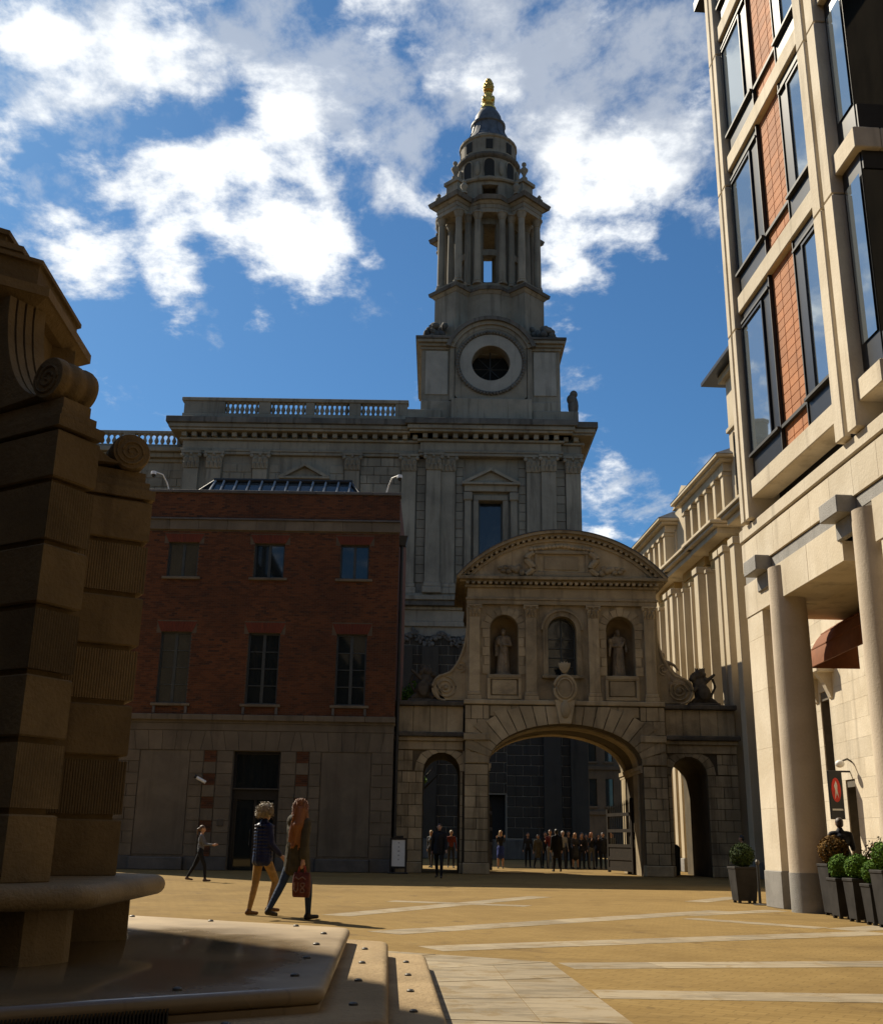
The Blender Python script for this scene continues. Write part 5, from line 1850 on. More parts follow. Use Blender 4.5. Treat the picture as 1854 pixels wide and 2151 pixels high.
def office():
    t = thing('office_building', 'pale stone office block with terracotta panels and projecting windows above an arcade', 'building', (6.90, 20.0, 0), FAC)
    L = dict(local=True)
    C, CJ = M['clean'], M['clean_j']
    rails = [(8.36, 8.77), (12.78, 13.20), (16.55, 16.96), (20.32, 20.74)]
    TOP = 22.3
    # solid body behind the facade
    part('body', MB().box(.55, 12, -4.0, 2.95, 6.4, TOP), M['void'], t, **L)
    part('loggia_ceiling', MB().box(.25, 3.2, -9, 3.1, 5.96, 6.3), C, t, **L)
    # paired posts
    def posts(y0, y1, x0=-.16, x1=.6):
        m = (y1 - y0)
        a = [(y0, y0 + m * .42), (y0 + m * .58, y1)]
        for (p, q) in a:
            zc = [7.92, 8.40, 12.40, 12.86, 16.2, 16.62, 20.0, 20.4, TOP]
            zs = [7.92] + [r_[0] - .35 for r_ in rails[1:]] + [TOP]
            for z0, z1 in zip(zs, zs[1:]):
                part('post', MB().cbox(x0, x1, p, q, z0, z1 - .02, .02), C, t, **L)
        part('post_slot', MB().box(x0 + .12, x1, y0 + m * .42, y0 + m * .58, 7.92, TOP), M['iron'], t, **L)
    posts(2.06, 2.60)
    posts(-3.30, -2.43)
    # stone rails at each floor, with short returns past the corner
    for (z0, z1) in rails:
        part('rail', MB().cbox(-.08, .40, -2.42, 2.05, z0, z1, .02), C, t, **L)
        part('rail_return', MB().cbox(.02, 2.6, 2.61, 2.86, z0 - .1, z1 - .06, .02), C, t, **L)
        part('rail', MB().cbox(-.08, .40, -4.18, -3.31, z0, z1, .02), C, t, **L)
        part('rail', MB().cbox(.41, 9, -4.18, -3.9, z0, z1, .02), C, t, **L)
    # window boxes and terracotta panels, one set per floor
    tile = MB().cbox(0, .05, -.5, .5, -.5, .5, .012).mesh('terracotta_tile')
    tile.materials.append(M['terra'])
    floors = [(8.77, 12.78), (13.20, 16.55), (16.96, 20.32), (20.74, TOP)]
    def glass_box(y0, y1, z0, z1, pan_side, name='projecting_window'):
        """dark metal window box standing proud of the panels: frame, sill, glass and a blank panel"""
        fb = MB()
        fb.box(.0, .55, y0, y1, z0, z1)
        wo = part(name, fb, M['black'], t, **L)
        pw = .47
        g0, g1 = (y0 + pw, y1 - .05) if pan_side < 0 else (y0 + .05, y1 - pw)
        zs, zt = z0 + .62, z1 - .40
        part('pane', MB().add([(-.012, g1, zs), (-.012, g0, zs), (-.012, g0, zt), (-.012, g1, zt)], [(0, 1, 2, 3)]), M['glass_sky'], wo, **L)
        fr = MB()
        fr.box(-.05, .02, g0 - .05, g0, zs - .05, zt + .05).box(-.05, .02, g1, g1 + .05, zs - .05, zt + .05).box(-.05, .02, g0, g1, zt, zt + .05)
        part('pane_frame', fr, M['black'], wo, **L)
        part('window_sill', MB().box(-.09, .02, y0, y1, zs - .11, zs - .052), M['iron'], wo, **L)
        part('window_head', MB().box(-.06, .02, y0, y1, zt + .10, zt + .15), M['iron'], wo, **L)
        return zs
    for (z0, z1) in floors:
        zs = glass_box(.27, 2.0, z0, z1, -1)
        glass_box(-2.40, -1.13, z0, z1, 1)
        # tiles in running courses
        ty0, ty1 = -1.10, .24
        rows = max(1, int(round((z1 - z0) / .205)))
        h = (z1 - z0) / rows
        w = (ty1 - ty0) / 3
        part('panel_back', MB().box(.10, .5, -1.13, .27, z0, z1), M['mortar'], t, **L)
        for r in range(rows):
            for k in range(3):
                o = piece('terracotta_tile', tile, t, (.055, ty0 + w * (k + .5), z0 + h * (r + .5)), (1, w - .014, h - .014), local=True)
        tr = MB()
        tr.box(-.03, .1, ty1 - .005, ty1 + .028, z0, z1).box(-.03, .1, ty0 - .028, ty0 + .005, z0, z1)
        tr.box(-.02, .06, ty0 + .006, ty1 - .006, zs - .12, zs - .05)
        part('panel_trim', tr, M['iron'], t, **L)
        # corner oriel: glass on the square side and towards the lane
        part('corner_window', MB().box(.06, .5, -4.02, -3.32, z0, z1), M['black'], t, **L)
        part('pane', MB().add([(.03, -3.42, z0 + .6), (.03, -3.98, z0 + .6), (.03, -3.98, z1 - .4), (.03, -3.42, z1 - .4)], [(0, 1, 2, 3)]), M['glass_sky'], t, **L)
        co = part('corner_glazing', MB().box(.08, 9, -4.08, -4.03, z0, z0 + .55).box(.08, 9, -4.08, -4.03, z1 - .35, z1), M['black'], t, **L)
        part('pane', MB().add([(.06, -4.055, z0 + .55), (9, -4.055, z0 + .55), (9, -4.055, z1 - .35), (.06, -4.055, z1 - .35)], [(0, 1, 2, 3)]), M['glass'], co, **L)
        for xx in (1.6, 3.2, 4.8, 6.4):
            part('mullion', MB().box(xx, xx + .08, -4.12, -4.02, z0 + .55, z1 - .35), M['black'], co, **L)
        # end face towards the gateway: projecting glass seen edge-on
        part('end_window', MB().box(.30, 2.5, 2.61, 2.74, z0 + .5, z1 - .3), M['glass_sky'], t, **L)
    part('roof_overhang', MB().box(-.22, 9, -5.2, 3.25, TOP + .02, TOP + .30), M['black'], t, **L)
    # stone base of the upper floors
    part('ledge', MB().cbox(-.04, .6, -4.5, 3.10, 7.62, 7.90, .02), C, t, **L)
    ys = np.linspace(-4.5, 3.10, 9)
    for a, b in zip(ys, ys[1:]):
        part('wall_block', MB().cbox(.0, .6, a + .001, b - .001, 6.93, 7.58, .004), C, t, **L)
    part('wall_core', MB().box(.05, .6, -9, 3.08, 6.3, 7.62), M['joint'], t, **L)
    part('frieze_strip', MB().box(.04, .6, -4.5, 3.08, 6.68, 6.90), M['granite'], t, **L)
    # lintels
    for a, b in ((1.55, 3.10), (-.4, 1.22), (-1.97, -.41), (-4.5, -3.2)):
        part('lintel', MB().cbox(.0, .95, a + .001, b - .001, 5.94, 6.66, .004), C, t, **L)
    for (a, b) in ((1.50, 2.24), (-2.55, -1.80)):
        part('bracket_stone', MB().cbox(-.30, .5, a, b, 6.64, 6.96, .015), M['granite'], t, **L)
        part('bracket_neck', MB().cbox(-.05, .5, a + .06, b - .06, 6.3, 6.64, .02), M['granite'], t, **L)
    # piers: courses of stone on a granite foot
    for (a, b) in ((2.18, 3.10), (-4.4, -3.35)):
        zs = [.70, 1.9, 3.1, 4.3, 5.4, 5.94]
        for z0, z1 in zip(zs, zs[1:]):
            part('pier_block', MB().cbox(.02, 1.0, a, b, z0 + .001, z1 - .001, .003), C, t, **L)
        part('pier_foot', MB().cbox(.0, 1.02, a - .02, b + .02, 0, .70, .01), M['granite'], t, **L)
    for yc in (1.20, -2.80):
        co = part('column', MB().lathe([(.375, .70), (.372, 2.0), (.36, 5.0), (.345, 6.6)], (.20, yc, 0), 40), M['col'], t, smooth=30, **L)
        part('column_foot', MB().lathe([(.385, 0), (.385, .70)], (.20, yc, 0), 40), M['granite'], co, smooth=30, **L)
    return t


office()


def shopfront():
    """the lower wall seen through the arcade, lit by the sun past the corner"""
    X = 9.85
    t = thing('shop_wall', 'sunlit pale ashlar wall with balcony bracket and narrow window behind the arcade', 'wall', (X, 27, 0))
    holes = [(27.1, 27.75, 2.95, 4.75), (25.9, 26.5, 0.0, 2.55), (29.3, 30.1, 0, 2.6)]
    mb = MB().wall_holes(16.0, 33.5, 0, 9.5, 0, .6, holes)
    mb.v = [(X + y, x, z) for (x, y, z) in mb.v]
    mb.f = [f[::-1] for f in mb.f]
    part('wall', mb, M['joint'], t)
    me = blk('clean')
    r = 0
    z = .02
    while z < 7.4:
        y = 23.2 - (.5 if r % 2 else 0)
        while y < 32.6:
            a, b = y, y + 1.0
            y = b
            segs = [(a, b)]
            for (h0, h1, hz0, hz1) in holes:
                if z + .45 > hz0 + .02 and z < hz1 - .02:
                    ns = []
                    for (p, q) in segs:
                        if q <= h0 or p >= h1: ns.append((p, q))
                        else:
                            if h0 - p > .06: ns.append((p, h0))
                            if q - h1 > .06: ns.append((h1, q))
                    segs = ns
            for (p, q) in segs:
                piece('stone_block', me, t, (X + .02, (p + q) / 2, z + .225), (.10, q - p - .004, .446))
        z += .45
        r += 1
    part('pane', MB().box(X + .3, X + .32, 27.1, 27.75, 2.95, 4.75), M['glass'], t)
    part('window_frame', MB().box(X + .2, X + .28, 27.1, 27.2, 2.95, 4.75).box(X + .2, X + .28, 27.4, 27.46, 2.95, 4.75), M['iron'], t)
    part('doorway', MB().box(X + .3, X + .34, 25.9, 26.5, 0, 2.55), M['void'], t)
    part('balcony_slab', MB().cbox(X - .45, X, 26.6, 28.3, 5.35, 5.72, .03), M['clean'], t)
    part('balcony_parapet', MB().cbox(X - .40, X - .02, 26.7, 28.2, 5.73, 6.1, .03), M['clean'], t)
    for yy in (26.9, 27.95):
        part('corbel', MB().prism([(X - .4, 5.35), (X, 5.35), (X, 4.7), (X - .08, 4.75), (X - .22, 5.1)], yy - .1, yy + .1, 'y'), M['clean'], t)
    return t


shopfront()

_a = thing('awning', 'dark orange curved canvas awning between the arcade columns', 'awning', (8.6, 21.5, 4.0))


def awning():
    # quarter-round shell hung on the inner wall, its long axis along the arcade
    mb = MB()
    x1, r, zc = 9.3, 1.12, 4.95
    y0, y1 = 18.6, 23.6
    n = 12
    rows = []
    for k in range(n + 1):
        a = PI / 2 * k / n
        rows.append([(x1 - r * math.sin(a), y, zc + r * .95 * math.cos(a)) for y in (y0, y1)] + [(x1 - (r - .04) * math.sin(a), y, zc + (r - .04) * .95 * math.cos(a)) for y in (y1, y0)])
    mb.loft(rows)
    for y in (y0, y1):
        pl = [(x1, zc)] + [(x1 - r * math.sin(PI / 2 * k / n), zc + r * .95 * math.cos(PI / 2 * k / n)) for k in range(n, -1, -1)]
        mb.prism(pl, y, y + .02, 'y')
    part('canvas', mb, M['awning'], _a, smooth=30)
    for k in (3, 6, 9):
        a = PI / 2 * k / n
        part('rib', MB().tube([(x1 - r * math.sin(a), y0, zc + r * .95 * math.cos(a)), (x1 - r * math.sin(a), y1, zc + r * .95 * math.cos(a))], .02, 5), M['awning'], _a)


awning()


def shop_sign():
    t = thing('shop_sign', 'black hanging sign with red disc and white figure on the sunlit wall', 'sign', (9.72, 26.2, 2.0))
    Xs, Y0, Y1 = 9.42, 26.12, 26.2
    # panel faces the square and the camera: a flat box standing out from the wall
    part('panel', MB().cbox(9.27, 9.60, Y0, Y1, 1.80, 2.92, .01), M['black'], t)
    n = 24
    part('disc', MB().prism([(9.435 + .11 * math.cos(2 * PI * k / n), 2.47 + .28 * math.sin(2 * PI * k / n)) for k in range(n)], Y0 - .012, Y0 - .001, 'y'), M['sign_red'], t)
    part('figure', MB().prism([(9.435, 2.68), (9.465, 2.58), (9.46, 2.45), (9.485, 2.28), (9.437, 2.40), (9.395, 2.26), (9.41, 2.46), (9.39, 2.56)], Y0 - .018, Y0 - .0125, 'y'), M['white'], t)
    part('caption_bar', MB().box(9.31, 9.56, Y0 - .008, Y0 - .001, 2.0, 2.04), M['white'], t)
    part('bracket', MB().tube([(9.85, 26.16, 2.9), (9.60, 26.16, 2.9)], .025, 6), M['iron'], t)
    l = thing('wall_lamp', 'small white swan-neck lamp above the red disc sign', 'lamp', (9.85, 26.0, 3.05))
    part('arm', MB().tube([(9.85, 26.0, 3.10), (9.7, 25.95, 3.18), (9.55, 25.9, 3.12)], .022, 6), M['steel'], l)
    part('shade', MB().ell((9.50, 25.9, 3.06), (.11, .11, .09), 12, 8), M['white'], l, smooth=True)


M['sign_red'] = plain('sign_red', (0.65, 0.03, 0.015), 0.4)
shop_sign()


# ------------------------------------------------------------------ colonnaded building beyond
def colonnade():
    t = thing('colonnaded_building', 'honey coloured stone building with tall pilasters and stepped cornices behind the gateway', 'building', (12.0, 43.0, 0), FAC)
    L = dict(local=True)
    F, FY_ = M['far_stone'], M['far_yellow']
    part('wall', MB().box(.95, 12, -7, 17.5, 0, 16.9), F, t, **L)
    part('tall_block', MB().box(.35, 10, -7, .1, 14.6, 20.6), F, t, **L)
    part('roof_overhang', MB().box(-.35, 10.5, -7.5, 1.35, 20.9, 21.06), M['black'], t, **L)
    part('eave', MB().box(.1, 10.2, -7.3, .35, 20.6, 20.9), M['far_stone'], t, **L)
    part('tall_string', MB().cbox(.25, .5, -7, .2, 18.2, 18.4, .02), F, t, **L)
    for yy in (-1.3, -3.2):
        part('slot_window', MB().box(.30, .36, yy, yy + .7, 15.4, 17.8), M['glass'], t, **L)
        part('slot_frame', MB().box(.26, .34, yy - .1, yy, 15.2, 18.0).box(.26, .34, yy + .7, yy + .8, 15.2, 18.0), F, t, **L)
    # giant order: wide pilasters and slim fins
    wide = [(-2.6, -2.0), (-.65, -.1), (.7, 1.2), (1.42, 1.95), (4.5, 5.12), (8.85, 9.35), (9.8, 10.3), (13.4, 13.9), (14.4, 14.9)]
    for (a, b) in wide:
        part('pilaster', MB().cbox(-.02, 1.0, a, b, .6, 13.25, .02), F, t, **L)
        part('pilaster_cap', MB().cbox(-.09, 1.0, a - .06, b + .06, 13.05, 13.35, .02), F, t, **L)
        part('pilaster_foot', MB().cbox(-.08, 1.0, a - .05, b + .05, 0, .6, .02), M['granite'], t, **L)
    for c in (3.47, 5.95, 7.2, 8.25, 11.6, 12.5):
        part('fin', MB().cbox(.05, 1.0, c - .09, c + .09, .6, 12.95, .015), F, t, **L)
        part('fin_cap', MB().cbox(.0, 1.0, c - .12, c + .12, 12.8, 12.97, .015), F, t, **L)
    # tall glazing behind
    for (a, b) in ((2.0, 4.45), (5.15, 8.8), (10.35, 13.35)):
        part('glazing', MB().box(.88, .94, a, b, 1, 12.9), M['glass'], t, **L)
        part('spandrel', MB().box(.60, .95, a, b, 12.97, 13.6), FY_, t, **L)
        part('spandrel', MB().box(.55, .95, a, b, 13.64, 14.05), FY_, t, **L)
    # stepped entablatures over each bay
    for (a, b, x0) in ((-2.9, .2, .0), (1.3, 5.3, -.1), (5.2, 9.6, -.05), (9.5, 15.2, .0)):
        part('entablature', MB().cbox(x0 + .05, 1.2, a, b, 14.06, 14.32, .02), F, t, **L)
        part('bay_cornice', MB().cbox(x0 - .18, 1.2, a - .15, b + .15, 14.32, 14.46, .03), F, t, **L)
        part('bay_cornice', MB().cbox(x0 - .30, 1.2, a - .22, b + .22, 14.46, 14.62, .03), F, t, **L)
    # attic loggias with posts under deep eaves
    for (a, b, posts_n) in ((.1, 6.5, 6), (9.6, 15.4, 6)):
        part('attic_wall', MB().box(.5, 6, a, b, 14.7, 16.6), F, t, **L)
        for i in range(posts_n):
            yy = a + .3 + (b - a - .6) * i / (posts_n - 1)
            part('attic_post', MB().cbox(.0, .55, yy - .17, yy + .17, 14.75, 16.45, .02), F, t, **L)
            part('attic_cap', MB().cbox(-.06, .55, yy - .23, yy + .23, 16.3, 16.47, .02), F, t, **L)
        part('attic_beam', MB().cbox(-.02, .6, a, b, 16.48, 16.85, .02), F, t, **L)
        part('eave', MB().cbox(-.25, 6.3, a - .3, b + .3, 16.86, 16.98, .02), F, t, **L)
        part('eave', MB().cbox(-.42, 6.5, a - .45, b + .45, 16.98, 17.12, .02), F, t, **L)
        part('eave_roof', MB().frustum([(-.44, a - .47), (6.5, a - .47), (6.5, b + .47), (-.44, b + .47)], 17.12, [(.6, a + .5), (6, a + .5), (6, b - .5), (.6, b - .5)], 17.75), M['lead'], t, **L)
    # pediment block and parapets above
    part('attic_block', MB().box(.6, 6, 6.5, 9.7, 14.7, 17.7), F, t, **L)
    part('attic_pediment', MB().prism([(6.2, 17.7), (9.9, 17.7), (8.05, 18.5)], .5, 5, 'x'), F, t, **L)
    for (a, b, z) in ((1.0, 6.0, 18.3), (10.2, 14.8, 18.4)):
        part('roof_parapet', MB().cbox(1.6, 2.0, a, b, 17.3, z, .02), F, t, **L)
        for i in range(5):
            yy = a + (b - a) * i / 4
            part('parapet_post', MB().cbox(1.5, 2.1, yy - .15, yy + .15, 17.3, z + .12, .02), F, t, **L)
        part('parapet_rail', MB().cbox(1.45, 2.1, a, b, z + .0, z + .15, .02), F, t, **L)
    return t


colonnade()


# ------------------------------------------------------------------ houses seen through the arch, past the cathedral
def far_house():
    Y = 104
    t = thing('stone_house', 'shaded stone house with tall paired windows seen through the wide arch', 'building', (20, Y, 0))
    X0, X1 = 12.4, 34
    holes = []
    for fl in range(3):
        z0 = 4.6 + fl * 4.1
        for k in range(8):
            x = 14.3 + k * 1.55
            holes.append((x, x + .75, z0, z0 + 2.5))
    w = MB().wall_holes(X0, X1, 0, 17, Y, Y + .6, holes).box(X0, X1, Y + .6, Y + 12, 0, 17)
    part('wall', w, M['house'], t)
    for h in holes:
        wo = part('window', MB().box(h[0], h[1], Y + .3, Y + .36, h[2], h[3]), M['glass'], t)
        part('sill', MB().cbox(h[0] - .1, h[1] + .1, Y - .15, Y + .1, h[2] - .2, h[2] - .01, .02), M['house'], wo)
    for z in (3.8, 7.9, 12.0, 16.5):
        part('string_course', MB().cbox(X0 - .1, X1, Y - .25, Y + .1, z, z + .35, .03), M['house'], t)
    part('shopfront', MB().box(16, 33, Y - .05, Y + .1, 0, 3.5), M['black'], t)


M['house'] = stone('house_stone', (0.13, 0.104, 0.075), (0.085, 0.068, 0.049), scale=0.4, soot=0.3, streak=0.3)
far_house()


# ------------------------------------------------------------------ the other sides of the square (behind and beside the viewer)
def side_block(name, label, x0, x1, y0, y1, h, mat, nx, facing):
    t = thing(name, label, 'building', ((x0 + x1) / 2, (y0 + y1) / 2, 0))
    part('wall', MB().box(x0, x1, y0, y1, 0, h), M[mat], t)
    part('cornice', MB().box(x0 - .5, x1 + .5, y0 - .5, y1 + .5, h, h + .5), M[mat], t)
    wm = MB().box(-.5, .5, -.06, .06, -.5, .5).mesh('window')
    wm.materials.append(M['glass'])
    fl = int(h // 4)
    for f in range(fl):
        z = 2.2 + f * 4.0
        for k in range(nx):
            if facing == 'x+':
                yy = y0 + (y1 - y0) * (k + .5) / nx
                piece('window', wm, t, (x1 + .03, yy, z), (1.3, 1, 2.3), rz=PI / 2)
            else:
                xx = x0 + (x1 - x0) * (k + .5) / nx
                piece('window', wm, t, (xx, y1 + .03, z), (1.3, 1, 2.3))
    return t


side_block('side_building', 'tall stone block enclosing the sunny side of the square opposite the office', -32, -14.2, -24, 22.0, 24.0, 'rust', 14, 'x+')
side_block('rear_building', 'broad brick block closing the square behind the monument', -13.5, 30, -40, -22, 24.0, 'house', 12, 'y+')
side_block('corner_building', 'stone block continuing the arcade side of the square', 11.0, 30, -21, 13.5, 22.0, 'rust', 8, 'y+')

# ------------------------------------------------------------------ bodies grown from blended volumes
MATC = {}


def cmat(col, rough=0.8, name='cloth', var=0.2, scale=14.0, sheen=False):
    key = (name, tuple(round(c, 3) for c in col), rough)
    if key not in MATC:
        MATC[key] = plain(name, col, rough, var=var, scale=scale, spec=0.2, bmp=0.8 if name in ('cloth', 'coat') else 0.15)
    return MATC[key]


def blob(prims, voxel, mats, smooth=4, name='body'):
    """union of tapered capsules and ellipsoids remeshed into one continuous skin; faces take the material of the nearest volume"""
    mb = MB()
    for p in prims:
        if p[0] == 'c':
            _, a, b, r0, r1, _m = p
            a, b = Vector(a), Vector(b)
            ax = (b - a)
            L = max(ax.length, 1e-4)
            d = ax / L
            pts, rad = [], []
            for k in range(4):
                th = -PI / 2 + (PI / 2) * k / 3
                pts.append(a + d * r0 * math.sin(th)); rad.append(max(r0 * math.cos(th), r0 * .08))
            for k in range(4):
                th = (PI / 2) * k / 3
                pts.append(b + d * r1 * math.sin(th)); rad.append(max(r1 * math.cos(th), r1 * .08))
            up = Vector((0, 0, 1)) if abs(d.z) < .9 else Vector((1, 0, 0))
            s = d.cross(up).normalized()
            u = d.cross(s).normalized()
            mb.loft([[tuple(q + (s * math.cos(2 * PI * i / 12) + u * math.sin(2 * PI * i / 12)) * rr) for i in range(12)] for q, rr in zip(pts, rad)])
        else:
            _, c, r_, _m = p
            mb.ell(c, r_, 14, 10)
    me = mb.mesh('tmp')
    o = bpy.data.objects.new('tmp', me)
    COL.objects.link(o)
    rm = o.modifiers.new('r', 'REMESH')
    rm.mode = 'VOXEL'
    rm.voxel_size = voxel
    sm = o.modifiers.new('s', 'SMOOTH')
    sm.factor = .5
    sm.iterations = smooth
    dg = bpy.context.evaluated_depsgraph_get()
    out = bpy.data.meshes.new_from_object(o.evaluated_get(dg))
    bpy.data.objects.remove(o)
    bpy.data.meshes.remove(me)
    out.name = name
    out.materials.clear()
    for m in mats:
        out.materials.append(m)
    n = len(out.polygons)
    ctr = np.empty(n * 3)
    out.polygons.foreach_get('center', ctr)
    ctr = ctr.reshape(-1, 3)
    best = np.full(n, 1e9)
    idx = np.zeros(n, dtype=np.int32)
    for p in prims:
        if p[0] == 'c':
            a, b = np.array(p[1], float), np.array(p[2], float)
            ab = b - a
            tt = np.clip(((ctr - a) @ ab) / max(ab @ ab, 1e-9), 0, 1)
            dd = np.linalg.norm(ctr - (a + tt[:, None] * ab), axis=1) - (p[3] + (p[4] - p[3]) * tt)
            mi = p[5]
        else:
            c, r_ = np.array(p[1], float), np.array(p[2], float)
            dd = (np.linalg.norm((ctr - c) / r_, axis=1) - 1) * r_.min()
            mi = p[3]
        k = dd < best
        best[k] = dd[k]
        idx[k] = mi
    out.polygons.foreach_set('material_index', idx)
    out.shade_smooth()
    out.update()
    return out


def limb(origin, a1, a2, l1, l2, out=0.0, side=1):
    """two-segment limb in the sagittal plane: a1 forward angle of the upper part, a2 of the lower"""
    o = Vector(origin)
    d1 = Vector((side * math.sin(out), math.sin(a1) * math.cos(out), -math.cos(a1) * math.cos(out)))
    k = o + d1 * l1
    d2 = Vector((side * math.sin(out) * .6, math.sin(a2), -math.cos(a2)))
    d2.normalize()
    return k, k + d2 * l2


def person(label, loc, rz, h=1.7, top=(.05, .05, .06), bottom=(.03, .03, .04), skin=(.42, .24, .16), hair=(.08, .05, .03), shoes=(.02, .02, .02), style='short',
           legs=(18, 6, -14, -22), arms=((8, 14, 8), (-8, 4, 8)), coat=None, vox=.018, skirt=None, head_turn=0.0, sleeves=True, group=None, collar=None, fem=False, big=1.0):
    s = h / 1.72
    P = []
    SK, TP, BT, SH, CO = 0, 1, 2, 3, 4
    hip = .90
    hw = .092 if not fem else .098
    feet = []
    lowest = 9
    for side, (th, sh) in ((-1, legs[0:2]), (1, legs[2:4])):
        o = (side * hw, 0, hip)
        k, a = limb(o, R(th), R(sh), .42, .41, out=.02, side=side)
        m_leg = BT if skirt is None else SK
        P.append(('c', o, k, .088 if fem else .086, .062, m_leg if skirt is None else BT))
        kk = k.lerp(a, .35)
        P.append(('c', k, kk, .060, .058, m_leg))
        P.append(('c', kk, a, .058, .040, m_leg))
        fa = R(sh) * .6
        toe = a + Vector((side * .02, .17 * math.cos(fa), -.045 + .17 * math.sin(min(fa, 0)) * .6))
        heel = a + Vector((0, -.035, -.045))
        P.append(('c', heel, toe, .040, .030, SH))
        P.append(('c', a, heel, .042, .040, SH))
        lowest = min(lowest, heel.z - .04, toe.z - .03)
    sw = .175 if not fem else .155
    P.append(('e', (0, 0, .95), (.155 if not fem else .165, .105, .12), BT))
    P.append(('c', (0, 0, 1.02), (0, .01, 1.14), .118 if not fem else .108, .118 if not fem else .105, TP))
    P.append(('e', (0, .012, 1.27), (.165 if not fem else .148, .110, .17), TP))
    if fem:
        P.append(('e', (0, .085, 1.27), (.11, .05, .06), TP))
    P.append(('c', (-sw * .75, 0, 1.395), (sw * .75, 0, 1.395), .062, .062, TP))
    hands = []
    for side, (af, ef, ao) in ((-1, arms[0]), (1, arms[1])):
        o = (side * sw, 0, 1.39)
        e, w = limb(o, R(af), R(af + ef), .285, .245, out=R(ao), side=side)
        P.append(('c', o, e, .054, .043, TP))
        P.append(('c', e, e.lerp(w, .5), .043, .038, TP if sleeves else SK))
        P.append(('c', e.lerp(w, .5), w, .038, .028, TP if sleeves else SK))
        d = (w - e).normalized()
        lat = Vector((side, 0, 0)) - d * d.x * side
        lat.normalize()
        fwd = d.cross(lat)
        if fwd.y < 0:
            fwd = -fwd
        palm = w + d * .055
        P.append(('c', w, palm + d * .02, .026, .030, SK))
        for q in range(4):
            off = fwd * (.026 - .0175 * q)
            l_ = (.060, .068, .064, .050)[q]
            b0 = palm + d * .03 + off
            b1 = b0 + d * l_ * .5
            b2 = b1 + (d * .75 - lat * .65).normalized() * l_ * .5
            P.append(('c', b0, b1, .0095, .009, SK))
            P.append(('c', b1, b2, .009, .0075, SK))
        t0 = palm - d * .02 + fwd * .022
        t1 = t0 + (d * .7 + fwd * .7).normalized() * .035
        P.append(('c', t0, t1, .011, .010, SK))
        P.append(('c', t1, t1 + d * .025, .010, .008, SK))
        hands.append(palm)
    P.append(('c', (0, .0, 1.42), (0, .015, 1.50), .052, .048, SK))
    if collar:
        P.append(('c', (0, .0, 1.435), (0, .005, 1.455), .064, .060, CO))
    ch, sh_ = math.cos(head_turn), math.sin(head_turn)
    hd = lambda x, y, z: (x * ch - y * sh_, x * sh_ + y * ch + .02, z)
    P.append(('e', hd(0, -.005, 1.625), (.076, .093, .100), SK))
    P.append(('e', hd(0, .028, 1.565), (.056, .062, .066), SK))
    P.append(('c', hd(0, .088, 1.612), hd(0, .105, 1.582), .010, .014, SK))
    for sd in (-1, 1):
        P.append(('e', hd(sd * .078, .0, 1.605), (.012, .022, .032), SK))
        P.append(('e', hd(sd * .032, .084, 1.622), (.014, .010, .009), 5))
    P.append(('c', hd(-.02, .088, 1.552), hd(.02, .088, 1.552), .007, .007, 6))
    if skirt is not None:
        P.append(('c', (0, 0, .92), (0, .02, .60), .15, .19, BT))
    sk_m = cmat(skin, .55, 'skin', .1)
    mats = [sk_m, cmat(top), cmat(bottom), cmat(shoes, .5, 'shoe'), cmat(collar or (.7, .7, .7)), cmat((.02, .015, .012), .3, 'eye'), cmat((.30, .10, .08), .5, 'lips')]
    body = blob(P, vox, mats, 3, 'person')
    o = bpy.data.objects.new('person', body)
    COL.objects.link(o)
    o.location = (loc[0], loc[1], loc[2] - lowest * s if len(loc) > 2 else -lowest * s)
    o.scale = (s, s, s)
    o.rotation_euler = (0, 0, rz)
    tag(o, label, 'person', group)
    # hair
    Hp = [('e', hd(0, -.018, 1.645), (.084, .098, .092), 0)]
    rng = random.Random(hash(label) & 0xffff if False else len(label) * 7 + int(abs(loc[0]) * 100))
    if style == 'short':
        Hp += [('e', hd(0, -.045, 1.60), (.078, .065, .08), 0)]
    elif style == 'long':
        Hp += [('e', hd(0, -.05, 1.58), (.092, .075, .11), 0), ('c', hd(0, -.085, 1.56), hd(.0, -.145, 1.34), .085, .065, 0), ('c', hd(.0, -.145, 1.36), hd(.01, -.165, 1.10), .065, .03, 0), ('c', hd(.05, -.08, 1.54), hd(.10, -.11, 1.26), .05, .035, 0), ('c', hd(.10, -.11, 1.28), hd(.12, -.12, 1.08), .03, .012, 0),
               ('c', hd(-.05, -.06, 1.52), hd(-.085, -.05, 1.27), .045, .028, 0), ('c', hd(.03, -.10, 1.35), hd(.05, -.11, 1.18), .04, .015, 0), ('c', hd(-.03, -.10, 1.35), hd(-.02, -.115, 1.16), .04, .012, 0)]
    elif style == 'pony':
        Hp += [('e', hd(0, -.045, 1.61), (.078, .06, .07), 0), ('c', hd(0, -.10, 1.64), hd(0, -.15, 1.60), .03, .035, 0), ('c', hd(0, -.15, 1.60), hd(0, -.155, 1.42), .035, .015, 0)]
    elif style == 'curly':
        for k in range(120):
            u, v = rng.uniform(0, 2 * PI), rng.uniform(-.55, 1)
            rr = math.sqrt(max(0, 1 - v * v))
            x, y, z = rr * math.cos(u), rr * math.sin(u), v
            if y > .55 and z < .5:
                continue
            Hp.append(('e', hd(.118 * x, -.02 + .128 * y, 1.635 + .125 * z), (rng.uniform(.022, .036),) * 3, 0))
